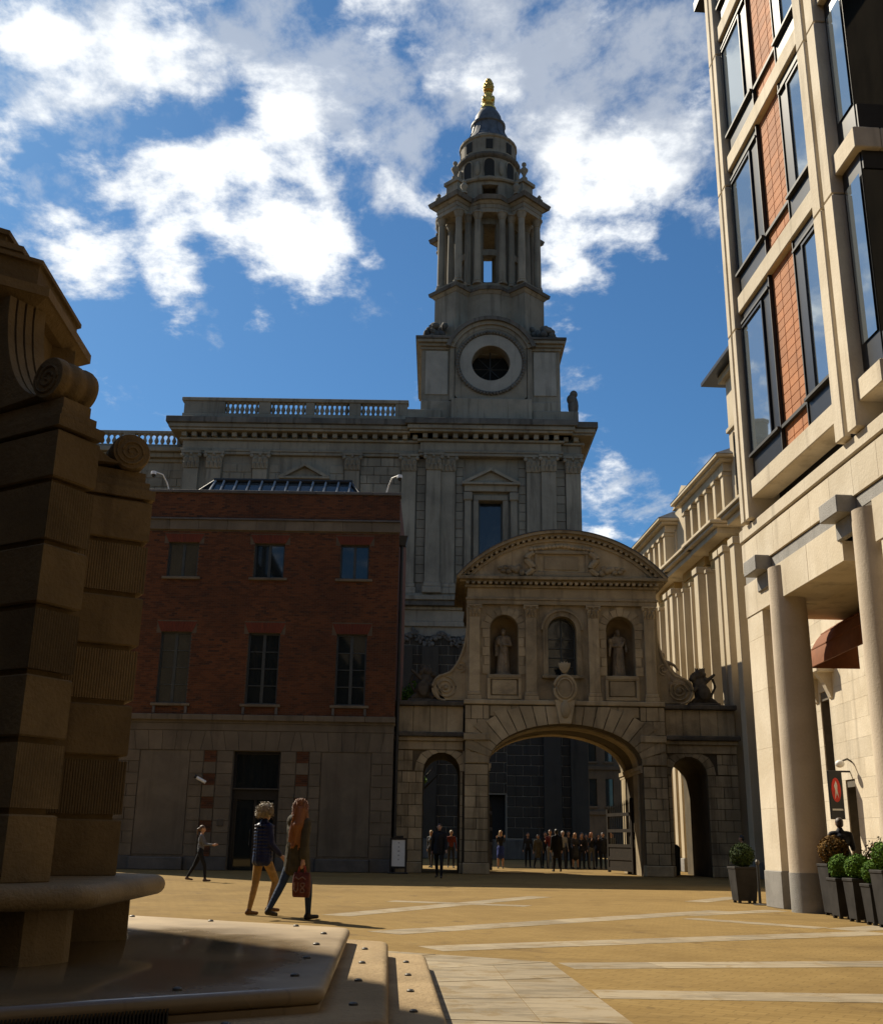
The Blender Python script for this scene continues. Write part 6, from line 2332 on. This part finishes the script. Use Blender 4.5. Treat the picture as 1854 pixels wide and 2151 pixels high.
    if big != 1.0:
        Hp = [('e', hd(0, -.03, 1.63), (.108, .118, .118), 0), ('c', hd(0, -.09, 1.58), hd(0, -.17, 1.36), .10, .085, 0), ('c', hd(-.02, -.18, 1.36), hd(-.03, -.20, 1.14), .075, .03, 0), ('c', hd(.05, -.15, 1.40), hd(.07, -.19, 1.10), .05, .02, 0),
              ('c', hd(-.08, -.08, 1.52), hd(-.13, -.12, 1.22), .05, .025, 0), ('c', hd(.08, -.06, 1.52), hd(.14, -.06, 1.16), .05, .02, 0)]
        for k in range(22):
            u = rng.uniform(-1, 1)
            Hp.append(('c', hd(.09 * u, -.13 - .03 * rng.random(), 1.50), hd(.12 * u + rng.uniform(-.03, .03), -.20 - .03 * rng.random(), rng.uniform(1.0, 1.2)), .022, .012, 0))
    hm = blob(Hp, .009 if style == 'curly' else min(vox, .012), [hair_mat(hair)], 0 if style == 'curly' else 2, 'hair')
    ho = link('hair', hm, None, o)
    if style == 'curly' or big != 1.0:
        sm_ = MB()
        for k in range(330 if style == 'curly' else 420):
            u, v = rng.uniform(0, 2 * PI), rng.uniform(-.5, 1)
            rr = math.sqrt(max(0, 1 - v * v))
            x, y, z = rr * math.cos(u), rr * math.sin(u), v
            if y > .5 and z < .55:
                continue
            if style == 'curly':
                c0 = Vector((.122 * x, -.02 + .132 * y, 1.635 + .130 * z))
                ax = Vector((x + rng.gauss(0, .5), y + rng.gauss(0, .5), z - .6 + rng.gauss(0, .5))).normalized()
                e1 = ax.cross(Vector((rng.gauss(0, 1), rng.gauss(0, 1), rng.gauss(0, 1)))).normalized()
                e2 = ax.cross(e1)
                ph, cr = rng.uniform(0, 6), rng.uniform(.010, .018)
                pts = [c0 + ax * (.012 * j) + (e1 * math.cos(ph + 1.3 * j) + e2 * math.sin(ph + 1.3 * j)) * cr for j in range(6)]
                sm_.tube([hd(p_.x, p_.y, p_.z) for p_ in pts], [.006, .006, .006, .005, .005, .002], 4)
            else:
                pts = []
                px, py, pz = .112 * x, -.03 + .122 * y, 1.635 + .122 * max(z, -.2)
                zend = rng.uniform(1.06, 1.28)
                side = rng.uniform(-1, 1)
                fx, fy = .105 * side, -.205 + .05 * side * side
                ph = rng.uniform(0, 6)
                for j in range(9):
                    f = j / 8
                    g_ = min(1, f * 1.6)
                    wx = px + (fx - px) * g_ ** 1.2
                    wy = py + (fy - py) * g_ ** .7 if py < .03 else py + (fy - py) * g_ ** 1.1
                    wz = pz + (zend - pz) * f ** 1.15
                    pts.append(hd(wx + .012 * math.sin(ph + 5 * f), wy + .010 * math.cos(ph + 4 * f), wz))
                sm_.tube(pts, [.007] * 7 + [.005, .002], 4)
        st = link('hair_strands', sm_.mesh('hair_strands', 60), hair_mat(hair), ho)
        st['kind'] = 'stuff'
    if coat is not None:
        Cp, col, ln = [], coat['col'], coat.get('len', .80)
        Cp.append(('c', (0, 0, 1.30), (0, .005, 1.05), .150, .150, 0))
        Cp.append(('e', (0, .005, 1.30), (.188, .135, .15), 0))
        Cp.append(('c', (-sw * .8, 0, 1.395), (sw * .8, 0, 1.395), .075, .075, 0))
        for k in range(10):
            a = 2 * PI * k / 10
            Cp.append(('c', (.085 * math.cos(a), .05 * math.sin(a), 1.05), ((.105 + coat.get('flare', .02)) * math.cos(a), (.07 + coat.get('flare', .02)) * math.sin(a), ln), .095, .075, 0))
        for side, (af, ef, ao) in ((-1, arms[0]), (1, arms[1])):
            oo = (side * sw, 0, 1.39)
            e, w = limb(oo, R(af), R(af + ef), .285, .245, out=R(ao), side=side)
            Cp.append(('c', oo, e, .070, .058, 0))
            Cp.append(('c', e, e.lerp(w, .88), .058, .046, 0))
        Cp.append(('c', (0, -.01, 1.44), (0, 0, 1.475), .078, .072, 0))
        if coat.get('hood'):
            Cp.append(('e', (0, -.10, 1.42), (.12, .07, .09), 0))
        if coat.get('quilt'):
            for k in range(11):
                z = .86 + k * .055
                for j in range(18):
                    a = 2 * PI * j / 18
                    Cp.append(('e', (.170 * math.cos(a), .138 * math.sin(a) + .003, z), (.028, .028, .024), 0))
        if big != 1.0:
            Cp = [('c', p_[1], p_[2], p_[3] * big, p_[4] * big, 0) if p_[0] == 'c' else ('e', p_[1], tuple(v * big for v in p_[2]), 0) for p_ in Cp]
        cm = blob(Cp, vox * .9, [cmat(col, coat.get('rough', .7), 'coat', .2, 10)], 3, 'coat')
        link(coat.get('name', 'coat'), cm, None, o)
    return o, [Vector(hh) for hh in hands], s, lowest


HAIR = {}


def hair_mat(col):
    if col not in HAIR:
        m, t, bs = mat_base('hair')
        P = t.n('ShaderNodeNewGeometry').outputs['Position']
        st = t.noise(t.mapping(P, (60, 60, 6)), 2.0, 3, 0.6)
        c = t.mix(st, (*[x * .45 for x in col], 1), (*[min(1, x * 1.5) for x in col], 1))
        t.link(c, bs.inputs['Base Color'])
        bs.inputs['Roughness'].default_value = 0.5
        bump(t, bs, st, 0.5, 0.01)
        HAIR[col] = m
    return HAIR[col]


# the two women crossing the square
WA, handsA, sA, lowA = person('curly grey-haired woman in navy quilted jacket and tan trousers walking', (-2.78, 18.05), R(-48), 1.65, top=(.03, .04, .10), bottom=(.34, .21, .085), hair=(.27, .21, .125), shoes=(.16, .08, .03),
       style='curly', legs=(-6, -12, 30, -14), arms=((10, 38, 10), (6, 40, 10)), coat=dict(col=(.011, .016, .058), len=.84, quilt=True, rough=.4, name='quilted_jacket'), vox=.012, fem=True, head_turn=R(10))
WB, handsB, sB, lowB = person('woman with long red hair in dark green parka and jeans carrying a bag', (-2.12, 17.2), R(-40), 1.75, top=(.06, .055, .035), bottom=(.028, .045, .085), hair=(.20, .068, .014), shoes=(.03, .025, .02),
       style='long', legs=(-25, -33, 22, 2), arms=((16, 12, 12), (-14, 4, 12)), coat=dict(col=(.050, .042, .026), len=.72, flare=.03, hood=True, rough=.8, name='parka'), vox=.012, fem=True, head_turn=R(42), big=1.16)


def world_hand(o, p):
    return Matrix.Translation(o.location) @ o.rotation_euler.to_matrix().to_4x4() @ Matrix.Diagonal((*o.scale, 1)) @ p


hr = world_hand(WB, handsB[1])
hl = world_hand(WB, handsB[0])


def shopping_bag(c):
    t = thing('shopping_bag', 'dark red patterned shopping bag hanging from the red-haired woman', 'bag', (c.x, c.y, c.z - .46), R(-18))
    t.scale = (.80, .9, .88)
    L = dict(local=True)
    # body bulges slightly, mouth narrower
    rings = []
    for (z, w, d) in ((0, .15, .055), (.03, .165, .065), (.18, .175, .075), (.34, .165, .06), (.40, .155, .03)):
        ring = []
        for k in range(20):
            a = 2 * PI * k / 20
            cx, sx = math.cos(a), math.sin(a)
            ring.append((w * math.copysign(abs(cx) ** .45, cx), d * math.copysign(abs(sx) ** .45, sx), z))
        rings.append(ring)
    part('bag_body', MB().loft(rings), cmat((.10, .028, .024), .6, 'bag_cloth', .35, 22), t, smooth=50, **L)
    for yy in (-.035, .035):
        part('handle', MB().tube([(-.07, yy, .39), (-.05, yy * .6, .49), (0, 0, .525), (.05, yy * .6, .49), (.07, yy, .39)], .010, 6), cmat((.28, .05, .04), .6, 'bag_strap'), t, smooth=True, **L)
    pale = cmat((.20, .12, .10), .7, 'bag_print')
    part('printed_mark', MB().tube([(-.11, -.072, .24), (-.11, -.078, .12), (-.07, -.08, .085), (-.035, -.08, .12), (-.035, -.076, .24)], .013, 6), pale, t, smooth=True, **L)
    pts = [(.06 + .042 * math.sin(2 * u), -.079, .155 + .075 * math.cos(u)) for u in [2 * PI * k / 28 for k in range(29)]]
    part('printed_mark', MB().tube(pts, .011, 6), pale, t, smooth=True, **L)
    part('printed_mark', MB().tube([(-.10, -.066, .32), (-.03, -.07, .29), (.04, -.068, .33), (.11, -.062, .29)], .011, 6), pale, t, smooth=True, **L)


shopping_bag(hr - Vector((0, 0, .03)))
lf = thing('paper_leaflet', 'folded white leaflet held by the red-haired woman', 'paper', (hl.x, hl.y, hl.z - .1))
part('sheet', MB().add([(hl.x - .02, hl.y, hl.z + .05), (hl.x + .10, hl.y + .02, hl.z + .09), (hl.x + .12, hl.y + .02, hl.z - .06), (hl.x + .01, hl.y, hl.z - .10)], [(0, 1, 2, 3)]), M['white'], lf)
part('folded_sheet', MB().add([(hl.x + .01, hl.y, hl.z - .10), (hl.x + .17, hl.y - .03, hl.z - .12), (hl.x + .20, hl.y - .05, hl.z - .14), (hl.x + .03, hl.y - .05, hl.z - .15)], [(0, 1, 2, 3)]), M['white'], lf)

G1 = 'visitors standing beyond the arch'
person('girl in grey top and black trousers walking past the stone facade', (-6.62, 31.6), R(-84), 1.52, top=(.12, .12, .13), bottom=(.012, .012, .014), hair=(.10, .055, .03), style='pony', legs=(-22, -30, 24, 6), arms=((30, 60, 6), (26, 64, 6)), fem=True, shoes=(.12, .08, .06))
person('man in black suit walking in front of the small arch', (.10, 37.6), R(172), 1.76, top=(.010, .010, .012), bottom=(.010, .010, .012), hair=(.03, .02, .015), legs=(20, 8, -16, -26), arms=((12, 14, 10), (-12, 8, 10)), collar=(.6, .6, .6), coat=dict(col=(.010, .010, .012), len=.80, name='jacket'))
person('blonde woman in pale grey top seen through the small arch', (-0.24, 52.6), R(160), 1.68, top=(.13, .135, .14), bottom=(.05, .05, .06), hair=(.48, .32, .14), style='long', fem=True)
person('man in red shirt seen through the small arch', (0.70, 53.1), R(185), 1.70, top=(.14, .03, .02), bottom=(.03, .03, .035), hair=(.5, .4, .25), skin=(.45, .27, .18))
person('blonde woman in black top and blue skirt standing alone beneath the arch', (3.04, 53.1), R(178), 1.70, top=(.016, .016, .02), bottom=(.02, .035, .16), hair=(.50, .33, .14), style='long', skirt=1, legs=(2, 0, -2, -2), arms=((50, 95, 4), (48, 92, 4)), fem=True)
person('man in dark coat walking under the arch', (5.22, 48.7), R(8), 1.76, top=(.010, .010, .011), bottom=(.010, .010, .011), hair=(.02, .016, .012), legs=(14, 4, -12, -18), arms=((6, 10, 6), (-6, 8, 6)), coat=dict(col=(.010, .010, .012), len=.62, name='overcoat'))
person('person in dull green coat beside the visitors in red', (4.98, 55.0), R(200), 1.58, top=(.07, .065, .045), bottom=(.03, .03, .03), hair=(.05, .035, .02), coat=dict(col=(.075, .065, .045), len=.60))
person('man in red top with folded arms among the visitors', (5.53, 54.5), R(170), 1.78, top=(.11, .02, .018), bottom=(.16, .15, .14), hair=(.10, .05, .025), arms=((24, 80, 4), (24, 80, 4)), legs=(4, 0, -4, -4))
person('man in open pale shirt and dark jacket among the visitors', (6.15, 54.6), R(186), 1.74, top=(.22, .21, .20), bottom=(.04, .04, .05), hair=(.6, .55, .5), skin=(.5, .33, .25), legs=(3, 0, -4, -4))
person('woman with long fair hair and bare legs among the visitors', (6.74, 54.5), R(190), 1.66, top=(.03, .028, .03), bottom=(.03, .03, .03), hair=(.50, .26, .10), style='long', skirt=1, legs=(3, 0, -3, -3), arms=((20, 70, 5), (20, 70, 5)), fem=True)
person('shorter auburn-haired visitor in black top', (7.08, 54.8), R(165), 1.60, top=(.02, .02, .022), bottom=(.03, .03, .035), hair=(.34, .15, .05), style='long', legs=(3, 0, -3, -3), fem=True)
person('red-haired visitor in black jacket with hands raised', (7.54, 54.6), R(200), 1.70, top=(.018, .018, .02), bottom=(.10, .09, .08), hair=(.40, .14, .04), style='long', legs=(3, 0, -3, -3), arms=((40, 100, 4), (36, 96, 4)), fem=True)
person('man in black jacket with dark hair near the open gate leaf', (8.08, 54.4), R(175), 1.69, top=(.015, .015, .017), bottom=(.02, .02, .022), hair=(.05, .03, .02), legs=(3, 0, -3, -3), coat=dict(col=(.014, .014, .016), len=.80, name='jacket'))
person('man in grey jumper near the open gate leaf', (8.48, 54.5), R(168), 1.74, top=(.10, .10, .095), bottom=(.05, .05, .055), hair=(.16, .09, .05), skin=(.52, .30, .22), legs=(3, 0, -3, -3))
for _x, _y, _h, _c, _st, _lab in ((4.6, 56.4, 1.66, (.02, .02, .025), 'short', 'visitor in charcoal top behind the group, beside the dull green coat'), (6.1, 56.9, 1.72, (.03, .025, .02), 'short', 'visitor in brown jacket at the back of the group'),
                                  (7.6, 57.0, 1.64, (.05, .05, .055), 'long', 'dark-haired visitor in grey at the back of the group'), (8.9, 56.8, 1.70, (.015, .016, .02), 'short', 'visitor in black at the far edge of the group'),
                                  (6.55, 55.6, 1.75, (.02, .02, .022), 'short', 'tall visitor in black between the pale shirt and the fair-haired woman'), (7.25, 55.9, 1.70, (.03, .022, .02), 'long', 'brown-clad visitor behind the auburn-haired one'),
                                  (8.05, 55.8, 1.63, (.025, .025, .03), 'long', 'short visitor in dark blue behind the red-haired one'), (5.4, 55.7, 1.70, (.018, .018, .018), 'short', 'visitor in black beside the man in the red top')):
    person(_lab, (_x, _y), R(185), _h, top=_c, bottom=(.015, .015, .018), hair=(.03, .02, .015), style=_st, legs=(3, 0, -3, -3))
person('man in navy suit standing behind the clipped box balls', (8.42, 23.3), R(-10), 1.74, top=(.012, .013, .02), bottom=(.012, .013, .02), hair=(.05, .03, .02), arms=((16, 70, 14), (16, 70, 14)), legs=(3, 0, -3, -3), coat=dict(col=(.012, .013, .02), len=.80, name='jacket'), collar=(.6, .6, .62))
person('dark-clothed passer-by beyond the planter at the arcade corner', (10.1, 37.0), R(60), 1.52, top=(.02, .018, .018), bottom=(.02, .02, .02), hair=(.02, .015, .012))


# ------------------------------------------------------------------ sculpture on the gateway
def statue(label, x, y, z, h, variant):
    P = [('e', (0, 0, 1.60), (.085, .10, .13), 0), ('c', (0, 0, 1.42), (0, .01, 1.52), .06, .055, 0), ('e', (0, .0, 1.26), (.20, .13, .18), 0), ('c', (-.15, 0, 1.40), (.15, 0, 1.40), .075, .075, 0),
         ('c', (0, .01, 1.15), (0, .02, .95), .16, .17, 0), ('e', (0, -.03, 1.62), (.10, .10, .12), 0), ('e', (0, .07, 1.54), (.06, .06, .07), 0)]
    rng = random.Random(5 + variant)
    for k in range(13):
        a = 2 * PI * k / 13
        x0, y0 = .13 * math.cos(a), .10 * math.sin(a)
        x1, y1 = .20 * math.cos(a + .25 * (1 if variant else -1)), .15 * math.sin(a + .2) + .02
        P.append(('c', (x0, y0, 1.02), (x1, y1, .06), .055, rng.uniform(.035, .06), 0))
    sg = 1 if variant else -1
    # folded arm with book or cloth, other arm lowered with a staff or drape
    P += [('c', (sg * .20, 0, 1.38), (sg * .27, .03, 1.12), .065, .055, 0), ('c', (sg * .27, .03, 1.12), (sg * .06, .17, 1.10), .05, .04, 0), ('e', (sg * .02, .19, 1.10), (.05, .05, .05), 0),
          ('c', (-sg * .20, 0, 1.38), (-sg * .28, .0, 1.12), .065, .055, 0), ('c', (-sg * .28, 0, 1.12), (-sg * .26, .12, .92), .05, .04, 0)]
    for k in range(6):
        P.append(('c', (-sg * .22 + .06 * k * sg, .13, 1.30 - .05 * k), (sg * .12, .17, .70 - .05 * k), .03, .028, 0))
    if variant:
        P += [('c', (sg * .30, .08, 1.25), (sg * .36, .10, .75), .06, .04, 0), ('e', (sg * .32, .10, 1.28), (.08, .07, .10), 0)]
        P += [('c', (0, -.06, 1.66), (-.14, -.08, 1.40), .05, .05, 0), ('c', (0, -.06, 1.66), (.14, -.08, 1.40), .05, .05, 0)]
    else:
        P += [('c', (.16, .18, 1.16), (.16, .19, 1.30), .07, .07, 0), ('c', (.22, .10, 1.30), (.26, .06, .75), .06, .05, 0)]
    P += [('c', (-.12, .05, .04), (.12, .05, .04), .12, .12, 0)]
    me = blob(P, .017, [M['statue']], 1, 'stone_statue')
    o = bpy.data.objects.new('stone_statue', me)
    COL.objects.link(o)
    s = h / 1.74
    o.location = (x, y, z + .02)
    o.scale = (s, s, s)
    o.rotation_euler = (0, 0, PI + (.12 if variant else -.12))
    tag(o, label, 'statue')
    b = MB().cbox(-.30, .30, -.22, .25, -.03, .06, .02)
    part('plinth', b, M['statue'], o, local=True)
    return o


M['statue'] = stone('statue_stone', (0.36, 0.29, 0.20), (0.22, 0.17, 0.11), scale=2.5, soot=0.25, streak=0.2)
statue('robed stone statue holding a book in the niche beside the brick building', 2.63, 43.86, 7.66, 1.98, 0)
statue('robed stone statue with gathered drapery in the niche beside the colonnade', 7.37, 43.86, 7.66, 2.02, 1)


def beast(label, x, s, z, y):
    """crouching heraldic beast holding a shield, with mane and raised paw"""
    P = [('e', (0, 0, .38), (.30, .22, .36), 0), ('e', (.10 * s, -.02, .72), (.24, .20, .26), 0), ('e', (.16 * s, -.05, 1.02), (.17, .16, .18), 0), ('c', (.22 * s, -.08, 1.0), (.38 * s, -.12, .95), .09, .07, 0),
         ('c', (-.05 * s, -.05, .75), (-.30 * s, -.10, .95), .09, .06, 0), ('c', (-.30 * s, -.10, .95), (-.42 * s, -.1, 1.05), .06, .05, 0), ('c', (.2 * s, -.1, .6), (.38 * s, -.16, .45), .09, .07, 0),
         ('c', (.1 * s, 0, .25), (.36 * s, -.1, .1), .12, .08, 0), ('c', (-.2 * s, .0, .2), (-.40 * s, -.05, .1), .12, .08, 0), ('c', (-.3 * s, .05, .3), (-.48 * s, .05, .65), .05, .04, 0), ('c', (-.48 * s, .05, .65), (-.40 * s, .05, .9), .04, .05, 0),
         ('e', (.0, -.22, .42), (.20, .06, .28), 0)]
    rng = random.Random(9 + int(s))
    for k in range(26):
        a = rng.uniform(0, 2 * PI)
        P.append(('e', (.12 * s + .24 * math.cos(a), rng.uniform(-.15, .15), .90 + .24 * math.sin(a)), (rng.uniform(.05, .09),) * 3, 0))
    for k in range(5):
        P.append(('c', (.05 * s + (k - 2) * .07, 0, 1.15), (.05 * s + (k - 2) * .085, 0, 1.30), .035, .02, 0))
    P.append(('c', (-.45, 0, .03), (.45, 0, .03), .10, .10, 0))
    me = blob(P, .022, [M['beast']], 1, 'stone_beast')
    o = bpy.data.objects.new('stone_beast', me)
    COL.objects.link(o)
    o.location = (x, y, z)
    o.scale = (1.15, 1.15, 1.15)
    tag(o, label, 'sculpture')
    part('plinth', MB().cbox(-.55, .55, -.3, .3, -.1, .04, .02), M['beast'], o, local=True)
    return o


M['beast'] = stone('sooty_carving', (0.10, 0.085, 0.065), (0.045, 0.038, 0.03), scale=3.0, soot=0.5)
beast('blackened crowned heraldic beast on the gateway ledge beside the brick building', -.62, 1, 6.62, 43.75)
beast('blackened crowned heraldic beast on the gateway ledge beside the colonnade', 10.72, -1, 6.62, 43.75)


def reclining():
    P = [('e', (0, 0, 1.12), (.11, .11, .13), 0), ('c', (0, 0, 1.0), (.05, 0, .85), .07, .12, 0), ('e', (.10, 0, .72), (.19, .15, .22), 0), ('c', (.12, 0, .6), (.30, 0, .40), .17, .18, 0), ('c', (.28, -.05, .42), (.62, -.1, .22), .13, .10, 0),
         ('c', (.62, -.1, .22), (.85, -.08, .02), .09, .07, 0), ('c', (.30, .08, .35), (.60, .08, .08), .12, .09, 0), ('c', (.18, -.08, .85), (.42, -.14, .72), .07, .06, 0), ('c', (.42, -.14, .72), (.58, -.12, .52), .055, .045, 0),
         ('c', (-.02, -.05, .86), (-.14, -.06, .62), .07, .06, 0), ('c', (-.14, -.06, .62), (-.10, -.08, .42), .055, .05, 0), ('c', (.05, 0, .5), (.5, 0, -.05), .16, .16, 0)]
    for k in range(6):
        P.append(('c', (.15 + .05 * k, -.12, .55 - .05 * k), (.35 + .09 * k, -.15, .05 - .02 * k), .04, .035, 0))
    me = blob(P, .026, [M['statue']], 2, 'carved_figure')
    o = bpy.data.objects.new('carved_figure', me)
    COL.objects.link(o)
    o.location = (9.12, 43.55, 7.45)
    tag(o, 'carved seated figure resting on the gateway scroll beside the colonnade', 'sculpture')
    part('cushion', MB().ell((.35, 0, -.05), (.35, .18, .14), 12, 8), M['statue'], o, smooth=True, local=True)


reclining()


# ------------------------------------------------------------------ planters and small things
def leaf_mat(name, c1, c2):
    m, t, bs = mat_base(name)
    g = t.n('ShaderNodeNewGeometry')
    c = t.mix(g.outputs['Random Per Island'], (*c1, 1), (*c2, 1))
    t.link(c, bs.inputs['Base Color'])
    bs.inputs['Roughness'].default_value = 0.8
    bs.inputs['Specular IOR Level'].default_value = 0.15
    try:
        bs.inputs['Transmission Weight'].default_value = 0.0
    except Exception:
        pass
    return m


M['box_green'] = leaf_mat('box_leaf', (.035, .085, .012), (.12, .22, .025))
M['box_dark'] = leaf_mat('box_leaf_dark', (.015, .03, .008), (.05, .075, .018))
M['box_rust'] = leaf_mat('box_leaf_rust', (.09, .045, .012), (.20, .11, .02))
M['tree_leaf'] = leaf_mat('plane_leaf', (.04, .10, .012), (.13, .24, .03))


def leaf_ball(c, r, n, size, seed, squash=1.0, inner=.72):
    rng = random.Random(seed)
    mb = MB()
    lump = [(Vector((rng.gauss(0, 1), rng.gauss(0, 1), rng.gauss(0, 1))).normalized(), rng.uniform(-.04, .09)) for _ in range(22)]
    for i in range(n):
        v = Vector((rng.gauss(0, 1), rng.gauss(0, 1), rng.gauss(0, 1))).normalized()
        rr = r * (inner + (1 - inner) * rng.random() ** .5)
        rr *= rng.uniform(1.04, 1.12) if rng.random() < .06 else 1.0
        rr *= 1 + sum(w * max(0, v.dot(u) - .75) * 3 for (u, w) in lump) - .03
        p = Vector((v.x * rr, v.y * rr, v.z * rr * squash))
        nrm = (v + Vector((rng.gauss(0, .6), rng.gauss(0, .6), rng.gauss(0, .6)))).normalized()
        a = nrm.cross(Vector((rng.gauss(0, 1), rng.gauss(0, 1), rng.gauss(0, 1)))).normalized()
        b = nrm.cross(a)
        s = size * rng.uniform(.6, 1.3)
        q = [p - a * s * .5, p + b * s * .28, p + a * s * .55, p - b * s * .28]
        mb.add([(c[0] + w.x, c[1] + w.y, c[2] + w.z) for w in q], [(0, 1, 2, 3)])
    return mb


def planter(label, x, y, ph, pw, br, mat, seed, rz=FAC):
    t = thing('topiary_planter', label, 'planter', (x, y, 0), rz)
    L = dict(local=True)
    b, tw = pw * .40, pw * .5
    mb = MB().frustum([(-b, -b), (b, -b), (b, b), (-b, b)], .05, [(-tw, -tw), (tw, -tw), (tw, tw), (-tw, tw)], ph - .05)
    part('pot', mb, M['pot'], t, **L)
    part('rim', MB().cbox(-tw - .012, tw + .012, -tw - .012, tw + .012, ph - .05, ph, .008), M['pot'], t, **L)
    for sx in (-1, 1):
        for sy in (-1, 1):
            part('foot', MB().cbox(sx * b * .8 - .03, sx * b * .8 + .03, sy * b * .8 - .03, sy * b * .8 + .03, 0, .055, .005), M['black'], t, **L)
    part('stem', MB().tube([(0, 0, ph - .1), (0.01, 0, ph + br * .8)], .02, 8), M['oak'], t, **L)
    part('core', MB().ell((0, 0, ph + br * .82), (br * .78, br * .78, br * .74), 12, 8), M['leaf_core'], t, **L)
    part('foliage', leaf_ball((0, 0, ph + br * .85), br, 3000, .046, seed, .95, .55), M[mat], t, **L)
    return t


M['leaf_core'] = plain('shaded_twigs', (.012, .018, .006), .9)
planter('tall dark planter with a dull green box ball beside the arcade corner post', 6.62, 24.35, .74, .50, .27, 'box_dark', 1)
planter('dark planter with a rust-tinged box ball against the arcade column', 7.20, 20.35, .88, .46, .27, 'box_rust', 2)
planter('low planter with a bright green box ball beside the rust-tinged one', 7.02, 19.55, .66, .38, .215, 'box_green', 3)
planter('low planter with a bright green box ball, middle of the arcade row', 7.0, 18.72, .68, .38, .215, 'box_green', 4)
planter('low planter with a bright green box ball beside the larger tall planter', 6.98, 17.98, .62, .34, .20, 'box_green', 5)
planter('larger tall planter with a green box ball before the second arcade column', 6.98, 17.38, .84, .42, .24, 'box_green', 6)

_p = thing('shrub_trough', 'dark trough with loose brownish shrubs behind the clipped box balls', 'planter', (8.05, 19.3, 0))
part('trough', MB().cbox(7.8, 8.3, 17.6, 20.9, 0, .72, .02), M['pot'], _p)
for _k in range(5):
    part('foliage', leaf_ball((8.05, 17.95 + _k * .65, .95 + .05 * (_k % 2)), .36, 900, .06, 40 + _k, 1.0, .2), M['box_dark' if _k % 2 else 'box_rust'], _p)

_b = thing('barrier_post', 'slim grey metal post standing beside the dark planter', 'post', (6.72, 23.55, 0))
part('foot', MB().lathe([(.14, 0), (.14, .015), (.05, .03), (.03, .04)], (6.72, 23.55, 0), 16), M['steel'], _b, smooth=30)
part('pole', MB().lathe([(.03, .03), (.03, .84)], (6.72, 23.55, 0), 12), M['iron'], _b, smooth=30)
part('cap', MB().lathe([(.03, .80), (.045, .82), (.045, .86), (.02, .90)], (6.72, 23.55, 0), 12), M['steel'], _b, smooth=30)


def notice_stand():
    x, y = -1.42, 42.2
    t = thing('notice_stand', 'black framed notice stand with white poster in front of the gateway wing', 'sign', (x, y, 0))
    part('frame', MB().box(x - .32, x - .25, y - .03, y + .03, 0, 1.28).box(x + .25, x + .32, y - .03, y + .03, 0, 1.28).box(x - .25, x + .25, y - .03, y + .03, 1.21, 1.28).box(x - .25, x + .25, y - .03, y + .03, .18, .26), M['black'], t)
    part('foot', MB().cbox(x - .38, x + .38, y - .2, y + .2, 0, .05, .01), M['black'], t)
    part('header', MB().cbox(x - .18, x + .18, y - .03, y + .03, 1.282, 1.36, .01), M['black'], t)
    part('poster', MB().box(x - .25, x + .25, y - .012, y - .004, .26, 1.21), M['poster'], t)
    rng = random.Random(4)
    for k in range(5):
        w = rng.uniform(.02, .07)
        z = 1.08 - k * .15
        part('poster_print', MB().box(x + .01 - w, x + .01 + w, y - .0165, y - .0125, z, z + .05), M['print_grey'], t)


M['poster'] = plain('poster_paper', (.62, .62, .60), .6, var=.04)
M['print_grey'] = plain('poster_print', (.30, .30, .30), .6)
notice_stand()

_l = thing('litter_bin', 'black metal litter bin in the passage behind the small arch near the colonnade', 'bin', (9.55, 45.6, 0))
part('body', MB().frustum([(9.28, 45.35), (9.82, 45.35), (9.82, 45.85), (9.28, 45.85)], .02, [(9.25, 45.32), (9.85, 45.32), (9.85, 45.88), (9.25, 45.88)], 1.05), M['black'], _l)
part('lid', MB().frustum([(9.23, 45.30), (9.87, 45.30), (9.87, 45.90), (9.23, 45.90)], 1.05, [(9.35, 45.42), (9.75, 45.42), (9.75, 45.78), (9.35, 45.78)], 1.20), M['iron'], _l)


def tree(label, x, y, h, r, seed):
    t = thing('plane_tree', label, 'tree', (x, y, 0))
    rng = random.Random(seed)
    tr = MB().tube([(x, y, 0), (x + .05, y, 1.2), (x - .05, y + .05, 2.6), (x, y, h * .55)], [.20, .16, .13, .09], 10)
    for k in range(9):
        a = 2 * PI * k / 9
        z = h * (.35 + .04 * k)
        tr.tube([(x, y, z), (x + r * .4 * math.cos(a), y + r * .4 * math.sin(a), z + .7), (x + r * .75 * math.cos(a), y + r * .75 * math.sin(a), z + 1.3)], [.07, .045, .015], 6)
    part('trunk', tr, M['oak'], t, smooth=True)
    cr = MB()
    for k in range(34):
        a, zz, q = rng.uniform(0, 2 * PI), rng.uniform(-.9, 1), rng.uniform(.3, 1)
        rr = r * math.sqrt(max(.08, 1 - zz * zz)) * q
        m = leaf_ball((x + rr * math.cos(a), y + rr * math.sin(a), h * .68 + zz * h * .30), rng.uniform(.35, .6), 170, .16, seed * 50 + k, .8, .1)
        cr.add(m.v, m.f)
    part('crown', cr, M['tree_leaf'], t)


tree('small leafy plane tree behind the gateway wing beside the brick building', -1.2, 51.5, 8.3, 1.7, 3)
